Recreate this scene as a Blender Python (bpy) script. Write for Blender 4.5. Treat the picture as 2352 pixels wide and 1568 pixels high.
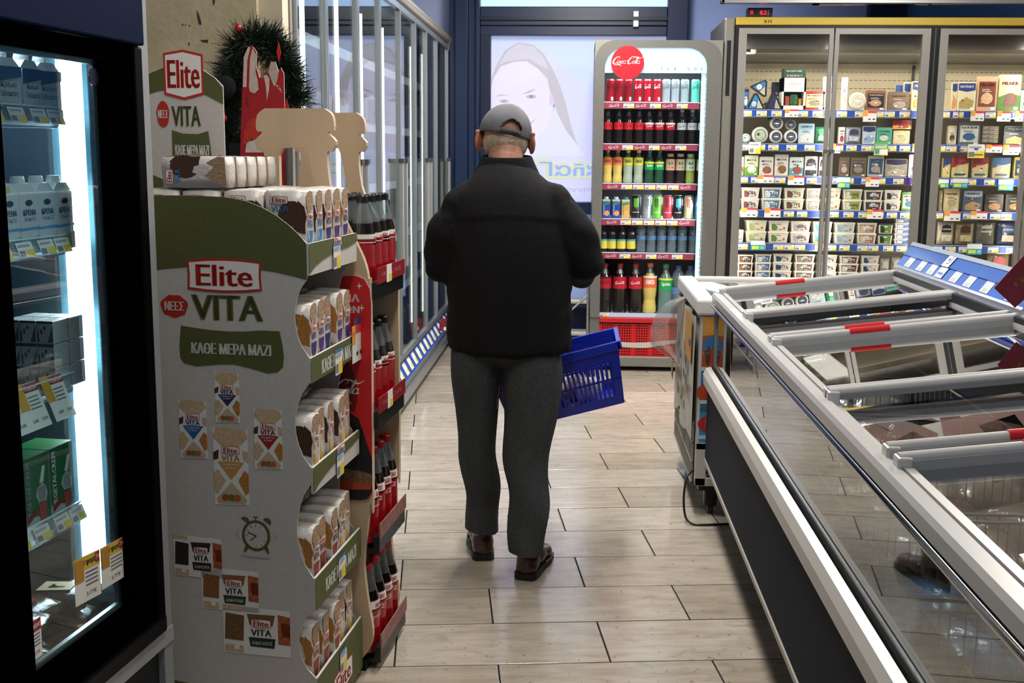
import bpy, bmesh, math, random
from mathutils import Vector, Matrix, noise as mnoise
for o in list(bpy.data.objects): bpy.data.objects.remove(o)
SC = bpy.context.scene; COL = SC.collection
R = random.Random(7)
# ---------------------------------------------------------------- camera
RIGHT = Vector((0.9982568, 0.05834822, 0.00887992)); UPV = Vector((-0.01823302, 0.16178369, 0.98665779)); BACK = Vector((0.0561331, -0.98509975, 0.16256553))
CAMZ = 1.4; FPX = 2600.0
cd = bpy.data.cameras.new('camera'); cam = bpy.data.objects.new('camera', cd); COL.objects.link(cam)
cd.sensor_width = 36; cd.lens = 36*FPX/2352; cd.clip_start = .05
m3 = Matrix((RIGHT, UPV, BACK)).transposed()
cam.matrix_world = Matrix.Translation((0, 0, CAMZ)) @ m3.to_4x4()
SC.camera = cam
def at(u, v, y):
    """point of the plane Y = y (metres) that the photograph shows at pixel u, v"""
    d = RIGHT*(u-1176) - UPV*(v-784) - BACK*FPX
    return Vector((0, 0, CAMZ)) + d*(y/d.y)
# ---------------------------------------------------------------- world, exposure, lamps
w = bpy.data.worlds.new('world'); SC.world = w; w.use_nodes = True
w.node_tree.nodes['Background'].inputs[0].default_value = (.62, .70, .85, 1)
w.node_tree.nodes['Background'].inputs[1].default_value = .26
SC.view_settings.view_transform = 'Standard'; SC.view_settings.look = 'None'
SC.view_settings.gamma = 1; SC.view_settings.use_curve_mapping = False
SC.view_settings.exposure = 0.20
def area(name, loc, sx, sy, power, col, rot=(0, 0, 0)):
    l = bpy.data.lights.new(name, 'AREA'); l.shape = 'RECTANGLE'; l.size = sx; l.size_y = sy; l.energy = power; l.color = col
    o = bpy.data.objects.new(name, l); COL.objects.link(o); o.location = loc; o.rotation_euler = rot
    return o
LAMPS = [(.1, 6.3, 60), (.0, 4.0, 48), (2.2, 5.6, 46), (2.2, 2.9, 20), (-.1, 1.9, 20)]
for i, (x, y, p) in enumerate(LAMPS):
    area('ceiling_lamp_light', (x, y, 2.98), .28, 1.25, p, (1, .97, .91))
# ---------------------------------------------------------------- materials
def lin(h):
    h = h.lstrip('#'); c = [int(h[i:i+2], 16)/255 for i in (0, 2, 4)]
    return tuple(x/12.92 if x <= .04045 else ((x+.055)/1.055)**2.4 for x in c) + (1,)
MATS = {}
def mat(col, rough=.5, metal=0, emit=0, var=0, vs=20, bump=0, bs=200, alpha=None, spec=.5, stretch=None, coat=0):
    key = (col, rough, metal, emit, var, vs, bump, bs, alpha, spec, stretch, coat)
    if key in MATS: return MATS[key]
    m = bpy.data.materials.new('mat_%s_%d' % (col.strip('#'), len(MATS))); m.use_nodes = True
    nt = m.node_tree; b = nt.nodes['Principled BSDF']; L = nt.links
    b.inputs['Base Color'].default_value = lin(col); b.inputs['Roughness'].default_value = rough
    b.inputs['Metallic'].default_value = metal; b.inputs['Specular IOR Level'].default_value = spec
    if coat: b.inputs['Coat Weight'].default_value = coat; b.inputs['Coat Roughness'].default_value = .08
    if emit:
        b.inputs['Emission Color'].default_value = lin(col); b.inputs['Emission Strength'].default_value = emit
    if var or bump:
        tc = nt.nodes.new('ShaderNodeTexCoord'); mp = nt.nodes.new('ShaderNodeMapping'); L.new(tc.outputs['Object'], mp.inputs[0])
        if stretch: mp.inputs['Scale'].default_value = stretch
    if var:
        n = nt.nodes.new('ShaderNodeTexNoise'); n.inputs['Scale'].default_value = vs; n.inputs['Detail'].default_value = 5
        L.new(mp.outputs[0], n.inputs['Vector'])
        r = nt.nodes.new('ShaderNodeValToRGB'); c = lin(col)
        r.color_ramp.elements[0].position = .35; r.color_ramp.elements[1].position = .68
        r.color_ramp.elements[0].color = tuple(x*(1-var) for x in c[:3])+(1,)
        r.color_ramp.elements[1].color = tuple(min(1, x*(1+var*.6)) for x in c[:3])+(1,)
        L.new(n.outputs['Fac'], r.inputs[0]); L.new(r.outputs[0], b.inputs['Base Color'])
    if bump:
        n = nt.nodes.new('ShaderNodeTexNoise'); n.inputs['Scale'].default_value = bs; n.inputs['Detail'].default_value = 3
        L.new(mp.outputs[0], n.inputs['Vector'])
        u = nt.nodes.new('ShaderNodeBump'); u.inputs['Strength'].default_value = bump; u.inputs['Distance'].default_value = .004
        L.new(n.outputs['Fac'], u.inputs['Height']); L.new(u.outputs[0], b.inputs['Normal'])
    if alpha is not None: b.inputs['Alpha'].default_value = alpha
    MATS[key] = m; return m
def glass(tint='#ffffff', k=1.0, rough=.0, base=.0, ior=1.5, haze=0, wav=0):
    """thin clear sheet: what is behind shows through, the surface mirrors by Fresnel"""
    key = ('g', tint, k, rough, base, ior, haze, wav)
    if key in MATS: return MATS[key]
    m = bpy.data.materials.new('mat_clear_%d' % len(MATS)); m.use_nodes = True; nt = m.node_tree; L = nt.links
    for n in list(nt.nodes): nt.nodes.remove(n)
    out = nt.nodes.new('ShaderNodeOutputMaterial'); tr = nt.nodes.new('ShaderNodeBsdfTransparent'); gl = nt.nodes.new('ShaderNodeBsdfGlossy')
    tr.inputs[0].default_value = lin(tint); gl.inputs['Roughness'].default_value = rough
    fr = nt.nodes.new('ShaderNodeFresnel'); ge = nt.nodes.new('ShaderNodeNewGeometry'); ir = nt.nodes.new('ShaderNodeMath'); ir.operation = 'MULTIPLY_ADD'
    ir.inputs[1].default_value = 1/ior-ior; ir.inputs[2].default_value = ior; L.new(ge.outputs['Backfacing'], ir.inputs[0]); L.new(ir.outputs[0], fr.inputs[0])
    mu = nt.nodes.new('ShaderNodeMath'); mu.operation = 'MULTIPLY_ADD'; mu.inputs[1].default_value = k; mu.inputs[2].default_value = base; mu.use_clamp = True
    L.new(fr.outputs[0], mu.inputs[0])
    mx = nt.nodes.new('ShaderNodeMixShader'); L.new(mu.outputs[0], mx.inputs[0]); L.new(tr.outputs[0], mx.inputs[1]); L.new(gl.outputs[0], mx.inputs[2])
    if wav:
        tc = nt.nodes.new('ShaderNodeTexCoord'); n = nt.nodes.new('ShaderNodeTexNoise'); n.inputs['Scale'].default_value = wav
        n.inputs['Detail'].default_value = 2; L.new(tc.outputs['Object'], n.inputs['Vector'])
        u = nt.nodes.new('ShaderNodeBump'); u.inputs['Strength'].default_value = .5; u.inputs['Distance'].default_value = .01
        L.new(n.outputs['Fac'], u.inputs['Height']); L.new(u.outputs[0], gl.inputs['Normal'])
    last = mx
    if haze:
        df = nt.nodes.new('ShaderNodeBsdfDiffuse'); df.inputs[0].default_value = lin(tint); m2 = nt.nodes.new('ShaderNodeMixShader')
        m2.inputs[0].default_value = haze; L.new(mx.outputs[0], m2.inputs[1]); L.new(df.outputs[0], m2.inputs[2]); last = m2
    L.new(last.outputs[0], out.inputs[0]); MATS[key] = m; return m
# ---------------------------------------------------------------- text glyph meshes
TXT = {}
def glyphs(s):
    if s in TXT: return TXT[s]
    c = bpy.data.curves.new('t', 'FONT'); c.body = s; c.resolution_u = 1 if len(s) > 5 else 2
    o = bpy.data.objects.new('t', c); COL.objects.link(o)
    me = bpy.data.meshes.new_from_object(o.evaluated_get(bpy.context.evaluated_depsgraph_get()))
    vs = [(v.co.x, v.co.y) for v in me.vertices]; fs = [tuple(p.vertices) for p in me.polygons]
    bpy.data.objects.remove(o); bpy.data.curves.remove(c); bpy.data.meshes.remove(me)
    x0 = min(v[0] for v in vs); x1 = max(v[0] for v in vs); y0 = min(v[1] for v in vs); y1 = max(v[1] for v in vs)
    TXT[s] = (vs, fs, (x0, x1, y0, y1)); return TXT[s]
def spline(pts, n=6):
    out = []; P = [pts[0]] + list(pts) + [pts[-1]]
    for i in range(1, len(P)-2):
        a, b, c, d = P[i-1:i+3]
        for k in range(n):
            t = k/n; out.append(tuple(.5*((2*b[j]) + (-a[j]+c[j])*t + (2*a[j]-5*b[j]+4*c[j]-d[j])*t*t + (-a[j]+3*b[j]-3*c[j]+d[j])*t**3) for j in range(len(b))))
    out.append(tuple(pts[-1])); return out
def ribbon(pts, n=4):
    """2-D stroke from (x, y, width) points"""
    p = spline(pts, n); vs = []; fs = []
    for i, (x, y, w) in enumerate(p):
        a = p[max(i-1, 0)]; b = p[min(i+1, len(p)-1)]; dx, dy = b[0]-a[0], b[1]-a[1]; l = math.hypot(dx, dy) or 1
        nx, ny = -dy/l*w/2, dx/l*w/2; vs += [(x+nx, y+ny), (x-nx, y-ny)]
        if i: k = 2*i; fs.append((k-2, k-1, k+1, k))
    return vs, fs
def script_logo():
    if 'script' in TXT: return TXT['script']
    S = []
    def bigC(x): S.append([(x+2.0, 1.7, .1), (x+2.15, 2.3, .16), (x+1.5, 2.45, .2), (x+.75, 1.75, .42), (x+.42, .8, .5), (x+.65, .05, .4), (x+1.3, .0, .2), (x+1.9, .5, .08)])
    def o(x): S.append([(x+.42*math.cos(a), .5+.5*math.sin(a), .26 if abs(math.cos(a)) > .5 else .12) for a in [k*math.pi/4+1.2 for k in range(9)]])
    def stem(x, h=1): S.append([(x, h, .2), (x-.02, .35, .24), (x+.15, .0, .16), (x+.4, .3, .06)])
    bigC(0); o(2.35); S.append([(3.75, .8, .1), (3.45, 1, .16), (3.1, .5, .28), (3.4, 0, .18), (3.85, .35, .06)]); o(4.3); stem(4.72)
    S.append([(5.05, .95, .22), (5.5, 1.0, .22)])
    bigC(5.3); o(7.75); S.append([(8.35, .2, .1), (8.65, 1.3, .16), (8.85, 2.2, .2), (8.6, 2.4, .12), (8.45, 1.3, .26), (8.5, .1, .22), (8.85, .2, .06)]); o(9.25); stem(9.67)
    S.append([(.6, .1, .2), (1.4, -.45, .2), (2.6, -.3, .34), (3.8, -.75, .08)])
    S.append([(6.8, 2.4, .1), (7.9, 2.35, .3), (9.2, 1.8, .26), (10.3, 2.4, .06)])
    vs, fs = [], []
    for s in S:
        v, f = ribbon(s, 3); n = len(vs); vs += [(x+y*.32, y) for x, y in v]; fs += [tuple(i+n for i in q) for q in f]
    xs = [v[0] for v in vs]; ys = [v[1] for v in vs]
    TXT['script'] = (vs, fs, (min(xs), max(xs), min(ys), max(ys))); return TXT['script']
# ---------------------------------------------------------------- mesh builder
class MB:
    def __init__(s): s.v = []; s.f = []; s.mi = []; s.m = []; s.sm = []
    def k(s, m):
        if m not in s.m: s.m.append(m)
        return s.m.index(m)
    def add(s, vs, fs, m, smooth=False):
        n = len(s.v); s.v += [tuple(v) for v in vs]; i = s.k(m)
        for f in fs: s.f.append(tuple(j+n for j in f)); s.mi.append(i); s.sm.append(smooth)
        return s
    def box(s, a, b, m, bev=0):
        (x0, y0, z0), (x1, y1, z1) = a, b
        if x1 < x0: x0, x1 = x1, x0
        if y1 < y0: y0, y1 = y1, y0
        if z1 < z0: z0, z1 = z1, z0
        if bev:
            bm = bmesh.new(); bmesh.ops.create_cube(bm, size=1)
            for v in bm.verts: v.co = Vector(((x0+x1)/2+v.co.x*(x1-x0), (y0+y1)/2+v.co.y*(y1-y0), (z0+z1)/2+v.co.z*(z1-z0)))
            bmesh.ops.bevel(bm, geom=bm.edges[:], offset=bev, segments=2, affect='EDGES', profile=.5)
            bm.verts.index_update(); s.add([v.co[:] for v in bm.verts], [[v.index for v in f.verts] for f in bm.faces], m); bm.free(); return s
        vs = [(x, y, z) for z in (z0, z1) for y in (y0, y1) for x in (x0, x1)]
        return s.add(vs, [(0, 2, 3, 1), (4, 5, 7, 6), (0, 1, 5, 4), (2, 6, 7, 3), (0, 4, 6, 2), (1, 3, 7, 5)], m)
    def rect(s, o, u, v, m):
        o, u, v = Vector(o), Vector(u), Vector(v); return s.add([o, o+u, o+u+v, o+v], [(0, 1, 2, 3)], m)
    def prism(s, pts, fn, d, m, side=None):
        """closed outline pts (2-D) mapped by fn to 3-D and given the thickness vector d"""
        a = [Vector(fn(*p)) for p in pts]; d = Vector(d); b = [p+d for p in a]; n = len(a)
        s.add(a, [tuple(range(n))], m); s.add(b, [tuple(reversed(range(n)))], m)
        s.add(a+b, [(i, (i+1) % n, n+(i+1) % n, n+i) for i in range(n)], side or m); return s
    def poly(s, pts, fn, m): return s.add([fn(*p) for p in pts], [tuple(range(len(pts)))], m)
    def lathe(s, prof, m, seg=14, c=(0, 0, 0), ms=None, cap=True):
        n = len(prof); vs = []
        for r, z in prof:
            for k in range(seg): a = 2*math.pi*k/seg; vs.append((c[0]+r*math.cos(a), c[1]+r*math.sin(a), c[2]+z))
        for i in range(n-1):
            mm = ms[i] if ms else m; fs = [(i*seg+k, i*seg+(k+1) % seg, (i+1)*seg+(k+1) % seg, (i+1)*seg+k) for k in range(seg)]
            used = sorted({j for f in fs for j in f}); mp = {j: q for q, j in enumerate(used)}
            s.add([vs[j] for j in used], [tuple(mp[j] for j in f) for f in fs], mm, True)
        if cap:
            s.add(vs[:seg], [tuple(reversed(range(seg)))], ms[0] if ms else m); s.add(vs[-seg:], [tuple(range(seg))], ms[-1] if ms else m)
        return s
    def tube(s, path, r, m, seg=8, closed=False):
        P = [Vector(p) for p in path]; n = len(P); rs = r if isinstance(r, (list, tuple)) else [r]*n; vs = []
        ref = Vector((0, 0, 1))
        for i, p in enumerate(P):
            t = (P[(i+1) % n]-P[i-1]) if closed else (P[min(i+1, n-1)]-P[max(i-1, 0)]); t.normalize()
            a = t.cross(ref) if abs(t.dot(ref)) < .95 else t.cross(Vector((1, 0, 0))); a.normalize(); b = t.cross(a)
            vs += [p+(a*math.cos(2*math.pi*k/seg)+b*math.sin(2*math.pi*k/seg))*rs[i] for k in range(seg)]
        rng = n if closed else n-1
        fs = [(i*seg+k, i*seg+(k+1) % seg, ((i+1) % n)*seg+(k+1) % seg, ((i+1) % n)*seg+k) for i in range(rng) for k in range(seg)]
        s.add(vs, fs, m, True)
        if not closed: s.add(vs[:seg], [tuple(range(seg))], m); s.add(vs[-seg:], [tuple(range(seg))], m)
        return s
    def ball(s, c, r, m, seg=10, rings=6, sc=(1, 1, 1)):
        pr = [(max(1e-4, math.sin(math.pi*i/rings)), -math.cos(math.pi*i/rings)) for i in range(rings+1)]; vs = []
        for q, z in pr:
            for k in range(seg): a = 2*math.pi*k/seg; vs.append((c[0]+r*sc[0]*q*math.cos(a), c[1]+r*sc[1]*q*math.sin(a), c[2]+r*sc[2]*z))
        return s.add(vs, [(i*seg+k, i*seg+(k+1) % seg, (i+1)*seg+(k+1) % seg, (i+1)*seg+k) for i in range(rings) for k in range(seg)], m, True)
    def _place(s, data, fn, w, h, m, cx, cy, bold=0):
        vs, fs, (x0, x1, y0, y1) = data
        sx = w/(x1-x0) if w else None; sy = h/(y1-y0) if h else None; sx = sx or sy; sy = sy or sx
        for k in ([0] if not bold else [-bold, 0, bold]):
            s.add([fn(cx+(x-(x0+x1)/2)*sx+k, cy+(y-(y0+y1)/2)*sy) for x, y in vs], fs, m)
        return s
    def text(s, t, fn, cx, cy, h, m, w=None, bold=0): return s._place(glyphs(t), fn, w, h, m, cx, cy, bold)
    def script(s, fn, cx, cy, w, m, h=None): return s._place(script_logo(), fn, w, h, m, cx, cy)
    def build(s, name, parent=None, loc=None, rz=0, label=None):
        me = bpy.data.meshes.new(name); me.from_pydata(s.v, [], s.f)
        for m in s.m: me.materials.append(m)
        me.polygons.foreach_set('material_index', s.mi); me.polygons.foreach_set('use_smooth', s.sm); me.update()
        o = bpy.data.objects.new(name, me); COL.objects.link(o)
        if parent: o.parent = parent
        if loc is not None: o.location = loc
        if rz: o.rotation_euler = (0, 0, rz)
        if label: o['label'] = label
        return o
def tag(o, label, cat, group=None):
    o['label'] = label; o['category'] = cat
    if group: o['group'] = group
    elif 'group' in o: del o['group']
    return o
def empty(name, label, cat, loc=(0, 0, 0), rz=0, group=None):
    o = bpy.data.objects.new(name, None); COL.objects.link(o); o.location = loc; o.rotation_euler = (0, 0, rz); o.empty_display_size = .05
    return tag(o, label, cat, group)
def struct(mb, name, parent=None):
    o = mb.build(name, parent)
    if not parent: o['kind'] = 'structure'
    return o
USED = set()
def copy_tree(o, parent=None):
    c = o.copy(); COL.objects.link(c); c.parent = parent
    for ch in o.children: copy_tree(ch, c)
    return c
def put(proto, loc, label, cat, group=None, rz=0, rx=0, ry=0, sc=None):
    if proto.name in USED: o = copy_tree(proto)
    else: o = proto; USED.add(proto.name)
    o.location = loc; o.rotation_euler = (rx, ry, rz)
    if sc: o.scale = sc
    return tag(o, label, cat, group)
def flat(y=0.): return lambda u, v: (u, y, v)                       # a face looking to -Y
def cyl(r, z=0.): return lambda u, v: (r*math.sin(u/r), -r*math.cos(u/r), z+v)
def rrect(x0, y0, x1, y1, r, n=4):
    out = []
    for cx, cy, a0 in ((x1-r, y1-r, 0), (x0+r, y1-r, 90), (x0+r, y0+r, 180), (x1-r, y0+r, 270)):
        out += [(cx+r*math.cos(math.radians(a0+90*k/n)), cy+r*math.sin(math.radians(a0+90*k/n))) for k in range(n+1)]
    return out
def ell(cx, cy, rx, ry, n=16): return [(cx+rx*math.cos(2*math.pi*k/n), cy+ry*math.sin(2*math.pi*k/n)) for k in range(n)]
ORD = ['first', 'second', 'third', 'fourth', 'fifth', 'sixth', 'seventh', 'eighth', 'ninth', 'tenth', 'eleventh', 'twelfth']
# ================================================================ the room
GREY = mat('#8c8a87', .38, .55, var=.08, vs=60); GREYD = mat('#5d5c5b', .4, .4); BLACK = mat('#0c0c0e', .35); STEEL = mat('#b9bbbf', .28, .9)
WHITE = mat('#dedbd6', .45); OFFW = mat('#cfcac0', .5); RED = mat('#b3141b', .4); REDB = mat('#c01016', .35)
NAVY = mat('#10264c', .35); INK = mat('#1d1d20', .6); PAPER = mat('#e2e0da', .6); YEL = mat('#e0c93a', .6); ORNG = mat('#e59b3c', .6)
# floor: a grout bed and marble planks laid in a half bond
f = MB(); f.box((-4, -1, -.06), (5, 9, -.003), mat('#0e0b09', .95)); floor = struct(f, 'floor')
def tile_mat():
    m = bpy.data.materials.new('mat_marble'); m.use_nodes = True; nt = m.node_tree; L = nt.links; b = nt.nodes['Principled BSDF']
    tc = nt.nodes.new('ShaderNodeTexCoord'); oi = nt.nodes.new('ShaderNodeObjectInfo')
    ad = nt.nodes.new('ShaderNodeVectorMath'); ad.operation = 'ADD'; cb = nt.nodes.new('ShaderNodeCombineXYZ')
    mu = nt.nodes.new('ShaderNodeMath'); mu.operation = 'MULTIPLY'; mu.inputs[1].default_value = 37; L.new(oi.outputs['Random'], mu.inputs[0])
    for i in range(3): L.new(mu.outputs[0], cb.inputs[i])
    L.new(tc.outputs['Object'], ad.inputs[0]); L.new(cb.outputs[0], ad.inputs[1])
    def noise(scale, st, det=6, dist=0):
        mp = nt.nodes.new('ShaderNodeMapping'); mp.inputs['Scale'].default_value = st; L.new(ad.outputs[0], mp.inputs[0])
        n = nt.nodes.new('ShaderNodeTexNoise'); n.inputs['Scale'].default_value = scale; n.inputs['Detail'].default_value = det; n.inputs['Distortion'].default_value = dist
        L.new(mp.outputs[0], n.inputs['Vector']); return n.outputs['Fac']
    def ramp(fac, stops):
        r = nt.nodes.new('ShaderNodeValToRGB'); L.new(fac, r.inputs[0])
        while len(r.color_ramp.elements) < len(stops): r.color_ramp.elements.new(.5)
        for e, (p, c) in zip(r.color_ramp.elements, stops): e.position = p; e.color = lin(c)
        return r.outputs[0]
    def mix(mode, a, c, fac=1.0):
        n = nt.nodes.new('ShaderNodeMixRGB'); n.blend_type = mode; n.inputs[0].default_value = fac; L.new(a, n.inputs[1]); L.new(c, n.inputs[2]); return n.outputs[0]
    base = ramp(noise(9, (.8, 3.2, 1), 9, .1), [(.3, '#a89e91'), (.5, '#b6aca0'), (.7, '#c0b7ab')])
    streak = ramp(noise(5, (.8, 60, 1), 5), [(.33, '#5d5042'), (.37, '#ffffff')])
    stain = ramp(noise(9, (1, 1.6, 1), 3, 1), [(.30, '#a8a29c'), (.42, '#ffffff')])
    speck = ramp(noise(60, (1, 1, 1), 2), [(.27, '#7b6f62'), (.33, '#ffffff')])
    tone = ramp(oi.outputs['Random'], [(0, '#e0dcd6'), (1, '#ffffff')])
    c = mix('MULTIPLY', mix('MULTIPLY', mix('MULTIPLY', mix('MULTIPLY', base, streak, .30), stain, .28), speck, .5), tone, 1)
    L.new(c, b.inputs['Base Color'])
    rr = nt.nodes.new('ShaderNodeMapRange'); rr.inputs['To Min'].default_value = .08; rr.inputs['To Max'].default_value = .26
    L.new(noise(12, (1, 3, 1), 4), rr.inputs[0]); L.new(rr.outputs[0], b.inputs['Roughness'])
    bu = nt.nodes.new('ShaderNodeBump'); bu.inputs['Strength'].default_value = .12; bu.inputs['Distance'].default_value = .003
    L.new(noise(7, (.8, 20, 1), 4), bu.inputs['Height']); L.new(bu.outputs[0], b.inputs['Normal'])
    b.inputs['Specular IOR Level'].default_value = .55
    return m
tm = tile_mat(); TL, TW, TP = .605, .2805, .0025
tb = MB(); tb.box((TP, TP, -.012), (TL-TP, TW-TP, 0), tm, bev=.0012); tile0 = tb.build('tile', floor); first = True
ua, va = Vector((.992, .124, 0)), Vector((-.124, .992, 0))
for r_ in range(-3, 19):
    v0 = 2.962+TW*r_; u0 = .486 if r_ % 2 == 0 else .169
    for c_ in range(-4, 7):
        u = u0+TL*c_+(.004*math.sin(r_*3.1)); p = ua*u+va*v0
        if not (-1.7 < p.x < 3.4 and p.y < 8.2): continue
        o = tile0 if first else tile0.copy()
        if not first: COL.objects.link(o); o.parent = floor
        first = False; o.location = (p.x, p.y, R.uniform(-.0006, 0)); o.rotation_euler = (R.uniform(-.001, .001), 0, math.atan2(.124, .992))
# ceiling with lamps
c = MB(); c.box((-4, -1, 3.1), (5, 9, 3.2), mat('#cfccc6', .8)); struct(c, 'ceiling')
lp = MB(); lp.box((-.16, -.65, -.04), (.16, .65, .06), WHITE, bev=.01); lamp = empty('ceiling_lamp', 'x', 'lamp')
lp.build('housing', lamp); ld = MB(); ld.box((-.13, -.6, -.052), (.13, .6, -.041), mat('#fff4df', .5, emit=6)); ld.build('diffuser', lamp)
for i, (x, y, p) in enumerate(LAMPS):
    put(lamp, (x, y, 3.04), 'white ceiling lamp, the %s of five overhead' % ORD[i], 'lamp', 'ceiling lamps of the shop')
# back wall: lavender-blue plaster with a navy shopfront frame
wb = MB(); LAV = mat('#b6c0ea', .6, var=.04, vs=3); BLUW = mat('#5b9bf0', .6)
wb.box((-1.3, 8.36, 0), (-.93, 8.5, 3.1), LAV); wb.box((.735, 8.36, 0), (2.0, 8.5, 3.1), mat('#a0b6f2', .6, var=.04, vs=3)); wb.box((2.27, 8.36, 0), (5, 8.5, 3.1), BLUW)
wb.box((-.93, 8.40, 0), (.735, 8.5, .32), NAVY); struct(wb, 'wall_back')
t = MB(); t.box((2.0, 8.3, 0), (2.27, 8.5, 3.1), NAVY, bev=.01); struct(t, 'trim_1')
wn = MB()
for x0, x1, d in ((-.93, -.89, .02), (-.89, -.80, .05), (-.80, -.745, .0), (-.745, -.715, .035), (.60, .74, .03)): wn.box((x0, 8.24-d, 0), (x1, 8.42, 3.1), NAVY, bev=.004)
wn.box((-.715, 8.22, 2.30), (.60, 8.42, 2.43), NAVY, bev=.006); wn.box((-.715, 8.20, 2.335), (.60, 8.25, 2.36), mat('#0a1a38', .3)); wn.box((-.715, 8.24, 2.235), (.60, 8.42, 2.31), NAVY, bev=.004)
wn.box((-.715, 8.24, .3), (-.64, 8.42, 2.24), mat('#0b1c3c', .35), bev=.004); wn.box((-.64, 8.24, .98), (.6, 8.42, 1.07), NAVY, bev=.004); wn.box((-.64, 8.24, .3), (.6, 8.42, .36), NAVY)
wn.box((.36, 8.205, 2.29), (.40, 8.24, 2.40), mat('#cfd2d8', .3, .6), bev=.004)
win = struct(wn, 'window_1')
gp = MB(); gp.box((-.64, 8.30, 1.07), (.60, 8.306, 2.235), glass(k=1)); gp.build('pane', win)
g2 = MB(); g2.box((-.715, 8.3, 2.43), (.6, 8.306, 3.1), mat('#a9c9f2', .5, emit=1.0)); g2.build('pane', win)
g4 = MB(); g4.box((-.64, 8.3, .36), (.6, 8.306, .98), mat('#8fa2cf', .5, emit=.3)); g4.build('pane', win)
# backlit film behind the pane: a faded portrait and mirrored lettering
ps = MB(); E_ = 1.0
def em(h, k=.80): return mat(h, .7, emit=k*.72)
ps.box((-.64, 8.31, 1.07), (.60, 8.314, 2.235), em('#bfc3e8'))
pf = lambda d: (lambda u, v: tuple(at(u, v, 8.309-d*.0006)))
ps.poly([(1128, 84), (1368, 84), (1368, 210), (1300, 150), (1200, 90), (1150, 110), (1128, 130)], pf(0), em('#b9c6ec'))
hair = [(1128, 180), (1140, 150), (1160, 115), (1190, 97), (1225, 103), (1250, 125), (1270, 160), (1288, 200), (1300, 240), (1312, 290), (1328, 336), (1300, 320), (1283, 290), (1279, 255), (1262, 205), (1258, 180), (1236, 158), (1210, 140), (1180, 142), (1150, 152), (1134, 178), (1128, 200)]
ps.poly(hair, pf(1), em('#b4b1bd', .70)); ps.poly([(1190, 100), (1225, 107), (1247, 130), (1262, 160), (1240, 150), (1215, 135), (1160, 142), (1145, 150), (1165, 118)], pf(2), em('#c2c0d0', .68))
face = [(1129, 205), (1136, 178), (1155, 152), (1180, 143), (1210, 142), (1236, 160), (1255, 185), (1262, 210), (1270, 235), (1266, 262), (1255, 290), (1240, 315), (1215, 330), (1180, 340), (1129, 340)]
ps.poly(face, pf(3), em('#cbc7e6', .84))
ps.poly([(1255, 262), (1278, 256), (1300, 300), (1330, 338), (1345, 360), (1128, 360), (1128, 340), (1215, 332), (1245, 312)], pf(2), em('#c5c8ee'))
for p_, c_ in (([(1136, 222), (1148, 217), (1170, 219), (1150, 220)], '#b3a9b4'), ([(1199, 217), (1215, 208), (1232, 204), (1218, 212)], '#b3a9b4'),
             (ell(1158, 232, 11, 4), '#b4b0c0'), (ell(1220, 222, 12, 4.5), '#b0acbc'), (ell(1158, 232, 3.5, 3), '#8d8a98'), (ell(1220, 222, 3.5, 3.2), '#8d8a98'),
             ([(1186, 284), (1200, 287), (1216, 282), (1232, 271), (1222, 284), (1206, 292), (1194, 290)], '#c4aac4'), ([(1188, 262), (1196, 266), (1206, 264), (1200, 261)], '#bdb0c8'), (ell(1266, 228, 5, 14), '#c9b9d0'), (ell(1272, 243, 2.5, 4), '#9f9a92')): ps.poly(p_, pf(5), em(c_, .66))
mir = lambda d: (lambda u, v: tuple(at(-u, -v, 8.309-d*.0006)))
for dx in (-5, 0, 5):
    for dy in (-5, 0, 5): ps.text('ναñαΓ', mir(4+abs(dx)*.01), -1330+dx, -388+dy, 36, em('#c9cdb4', .7), w=190)
ps.text('ναñαΓ', mir(7), -1330, -388, 33, em('#a0b0e2', .78), w=180, bold=2)
ps.text('υγγηννή', mir(7), -1345, -436, 14, em('#a9abc6', .6), w=90)
po = ps.build('window_poster'); tag(po, 'backlit window poster with a faded smiling portrait and mirrored letters', 'poster')
# left side: cream plaster pillar and beam
wl = MB(); CREAM = mat('#c2b494', .85, var=.16, vs=4, bump=.9, bs=26)
wl.box((-2.2, 3.66, 0), (-1.03, 3.765, 3.1), CREAM); wl.box((-1.03, 3.69, 0), (-.955, 3.765, 3.1), mat('#c8bda6', .8, var=.05, vs=6)); wl.box((-2.2, 3.765, 0), (-1.9, 8.4, 3.1), LAV)
for pts in ([(452, 22), (456, 30), (462, 50), (463, 57), (457, 56), (453, 40)], [(488, 0), (494, 0), (492, 13), (489, 10)], [(418, 54), (421, 54), (421, 60), (418, 60)], [(424, 55), (428, 56), (426, 61)], [(433, 57), (437, 57), (436, 63)], [(459, 92), (478, 91), (478, 98), (466, 97)], [(432, 95), (436, 100), (434, 108)]):
    wl.poly(pts, lambda u, v: tuple(at(u, v, 3.658)), mat('#3b3a36', .8))
struct(wl, 'wall_left')
wr = MB(); wr.box((4.6, -1, 0), (4.7, 8.4, 3.1), mat('#b9b4aa', .8)); struct(wr, 'wall_right')
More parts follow.
